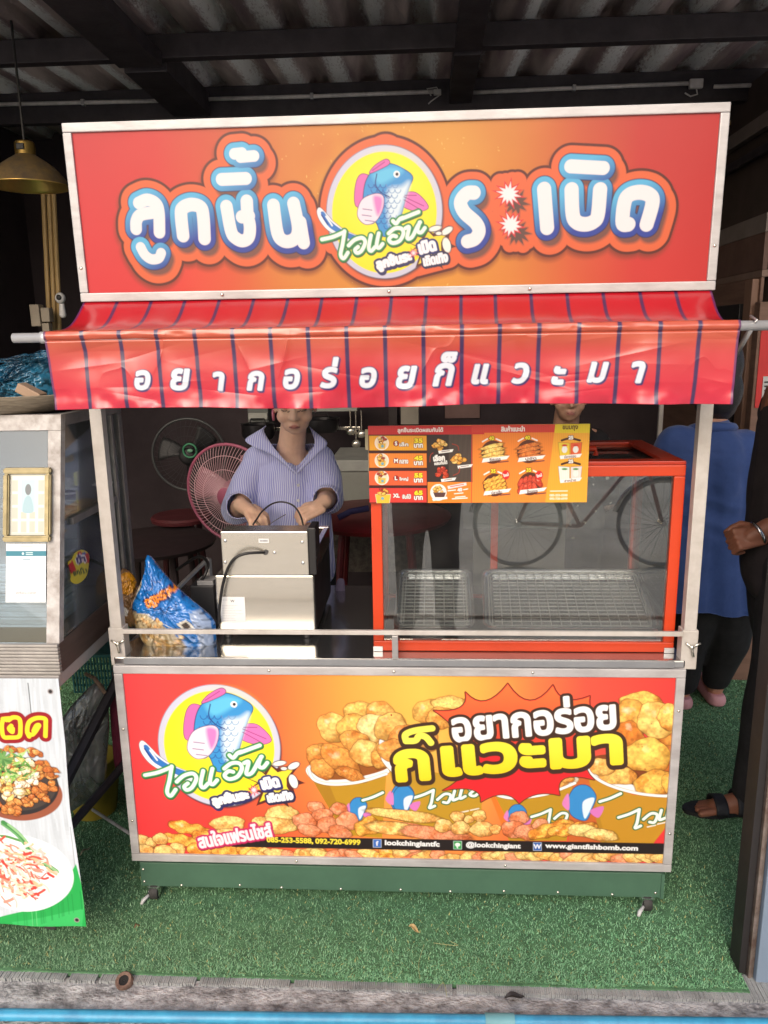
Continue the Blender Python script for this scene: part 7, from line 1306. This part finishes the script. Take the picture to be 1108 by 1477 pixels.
m = bpy.data.materials.new('flowered_blouse'); m.use_nodes = True; t = m.node_tree; b = t.nodes['Principled BSDF']; vo = t.nodes.new('ShaderNodeTexVoronoi'); vo.inputs['Scale'].default_value = 26; vo.inputs['Randomness'].default_value = 1; tc = t.nodes.new('ShaderNodeTexCoord'); nn_ = t.nodes.new('ShaderNodeTexNoise'); nn_.inputs['Scale'].default_value = 50; t.links.new(tc.outputs['Object'], nn_.inputs['Vector']); ad = t.nodes.new('ShaderNodeMath'); ad.operation = 'MULTIPLY_ADD'; ad.inputs[1].default_value = .5; t.links.new(nn_.outputs['Fac'], ad.inputs[0]); t.links.new(tc.outputs['Object'], vo.inputs['Vector']); t.links.new(vo.outputs['Distance'], ad.inputs[2]); rp = t.nodes.new('ShaderNodeValToRGB'); rp.color_ramp.interpolation = 'CONSTANT'; rp.color_ramp.elements[0].color = L4((216, 208, 190)); rp.color_ramp.elements[1].position = .42; rp.color_ramp.elements[1].color = L4((28, 25, 27)); t.links.new(ad.outputs[0], rp.inputs[0]); t.links.new(rp.outputs[0], b.inputs['Base Color']); b.inputs['Roughness'].default_value = .8
bm = B(); caps(bm, nbf+V(-.12, .02, -.062), nbf+V(.12, .02, -.062), .072, .072); caps(bm, nbf+V(-.05, .02, -.09), V(nbf.x-.06, nbf.y+.02, .76), .12, .13); caps(bm, nbf+V(.05, .02, -.09), V(nbf.x+.06, nbf.y+.02, .76), .12, .13)
for s in (-1, 1): chain(bm, [nbf+V(.13*s, .02, -.06), nbf+V(.17*s, .01, -.2), nbf+V(.185*s, .0, -.28)], [.068, .066, .062])
me = remesh(bm, .008, 4); folds(me, .005, 30, 12, 8); link('blouse', me, m, pf_, True)
bm = B()
for s in (-1, 1): chain(bm, [V(nbf.x+.07*s, nbf.y+.02, .80), V(nbf.x+.09*s, nbf.y, .10)], [.125, .07])
me = remesh(bm, .01, 3); link('trousers', me, m_btr, pf_, True); bm = B(); ell(bm, Mf @ V(0, .105, .15), (.085, .092, .09)); ell(bm, Mf @ V(0, .14, .09), (.078, .06, .08)); me = remesh(bm, .006, 3); folds(me, .003, 33, 50, 14); link('hair', me, m_hair, pf_, True)

# --- the street side, seen only as a reflection in the glass: the photographer and a parked bicycle
ph = thing('person', 'person in a maroon top and dark trousers standing on the street taking the photograph', 'person', (.09, -2.2, -.075))
bm = B(); Mp = head(bm, V(.09, -2.12, 1.56), .05, math.pi, 1.0); 
caps(bm, V(.09, -2.2, 1.60), V(.09, -2.22, 1.44), .052, .058); caps(bm, V(-.07, -2.22, 1.37), V(.25, -2.22, 1.37), .07, .07); caps(bm, V(.09, -2.22, 1.34), V(.09, -2.22, .88), .13, .13)
for s in (-1, 1):
    caps(bm, V(.09+.19*s, -2.22, 1.38), V(.09+.23*s, -2.10, 1.18), .046, .04); caps(bm, V(.09+.23*s, -2.10, 1.18), V(.09+.085*s, -1.99, 1.50), .04, .026); hand(bm, V(.09+.07*s, -1.985, 1.56), (-.35*s, .25, 1), (.9*s, .3, 0), (35, 55, 40), .95, -s)
    caps(bm, V(.09+.09*s, -2.22, .86), V(.09+.10*s, -2.2, .42), .09, .058); caps(bm, V(.09+.10*s, -2.2, .42), V(.09+.11*s, -2.22, .02), .056, .038); caps(bm, V(.09+.11*s, -2.22, -.03), V(.09+.13*s, -2.06, -.04), .036, .032)
me = remesh(bm, .007, 3); set_attr(me, np.tile(lin((186, 140, 116)), (len(me.vertices), 1)), 'skin'); link('body', me, m_sk, ph, True)
bm = B(); caps(bm, V(-.06, -2.22, 1.36), V(.24, -2.22, 1.36), .085, .085); caps(bm, V(.09, -2.22, 1.32), V(.09, -2.22, .84), .15, .155)
for s in (-1, 1): caps(bm, V(.09+.18*s, -2.22, 1.38), V(.09+.225*s, -2.12, 1.2), .066, .06)
me = remesh(bm, .01, 4); folds(me, .006, 41, 12, 7); link('shirt', me, mat('maroon_top', (110, 40, 48), .8, 0, .15, 8), ph, True)
bm = B()
for s in (-1, 1): chain(bm, [V(.09+.085*s, -2.22, .88), V(.09+.10*s, -2.2, .42), V(.09+.11*s, -2.22, .03)], [.118, .082, .066])
me = remesh(bm, .01, 4); folds(me, .006, 42, 12, 8); link('trousers', me, mat('dark_jeans', (40, 44, 56), .8, 0, .2, 14), ph, True)
for s in (-1, 1): bm = B(); caps(bm, V(.09+.11*s, -2.24, -.032), V(.09+.135*s, -2.03, -.036), .044, .038); me = remesh(bm, .006, 3); link('shoe', me, mat('grey_shoe', (80, 76, 76), .7), ph, True)
bm = B(); ell(bm, Mp @ V(0, .10, .15), (.085, .092, .09)); me = remesh(bm, .007, 2); link('hair', me, m_hair, ph, True)
ph2 = B(); bx(ph2, .05, .125, -1.962, -1.953, 1.50, 1.66, .004); tag(obj('phone', ph2, m_black), 'black phone held up by the person on the street', 'phone')
bk = thing('bicycle', 'bicycle with a front basket parked across the street, coloured pale to reflect faintly', 'bicycle', (1.25, -3.5, -.075)); by, gz = -3.5, -.072
def wheel(cx):
    bm = B(); tube(bm, [V(cx+.31*math.cos(a), by, gz+.325+.31*math.sin(a)) for a in np.linspace(0, 6.283, 56, endpoint=False)], .017, 8, True); w = obj('wheel', bm, mat('paled_tyre', (196, 192, 188), .8), bk, True)  # tyre colour lifted so its reflection in the case glass looks faint
    bm = B()
    for i in range(24): a = i*math.pi/12; tube(bm, [V(cx+.02*math.cos(a+1), by+.02*(-1)**i, gz+.325+.02*math.sin(a+1)), V(cx+.3*math.cos(a), by, gz+.325+.3*math.sin(a))], .0015, 4, cap=False)
    tube(bm, [V(cx, by-.05, gz+.325), V(cx, by+.05, gz+.325)], .02, 8); obj('spokes', bm, m_chrome, w)
wheel(.75); wheel(1.78); bm = B(); A_, S_, H_, BB = V(.75, by, gz+.325), V(.93, by, gz+.80), V(1.60, by, gz+.82), V(1.2, by, gz+.30)
for a, b_ in ((A_, BB), (A_, S_), (BB, S_), (BB, H_), (S_, H_-V(.0, 0, .06)), (H_+V(-.01, 0, .12), V(1.78, by, gz+.325))): tube(bm, [a, b_], .015, 8)
obj('frame', bm, mat('paled_bicycle_red', (224, 186, 180), .5), bk, True); bm = B(); ell(bm, V(.90, by, gz+.90), (.13, .08, .035)); tube(bm, [S_, V(.90, by, gz+.88)], .013, 8); obj('saddle', bm, m_black, bk, True)  # frame red lightened so the mirrored bicycle fades into the reflected road
bm = B(); tube(bm, [V(1.42, by-.27, gz+1.0), V(1.56, by-.15, gz+1.02), V(1.59, by, gz+.98), V(1.56, by+.15, gz+1.02), V(1.42, by+.27, gz+1.0)], .012, 8); obj('handlebar', bm, m_chrome, bk, True)
for cx in (.75, 1.78): bm = B(); tube(bm, [V(cx+.345*math.cos(a), by, gz+.325+.345*math.sin(a)) for a in np.linspace(.3, 2.9, 20)], .02, 6, flat=.4); obj('mudguard', bm, m_chrome, bk, True)
bm = B(); frame4(bm, 1.68, 1.98, gz+.72, gz+.95, .012, by-.14, by-.13); frame4(bm, 1.68, 1.98, gz+.72, gz+.95, .012, by+.13, by+.14)
for i in range(8): x = 1.7+i*.037; bx(bm, x, x+.005, by-.137, by-.133, gz+.73, gz+.94); bx(bm, x, x+.005, by+.133, by+.137, gz+.73, gz+.94)
bx(bm, 1.68, 1.98, by-.1295, by+.1295, gz+.722, gz+.73); obj('basket', bm, m_blackmetal, bk)
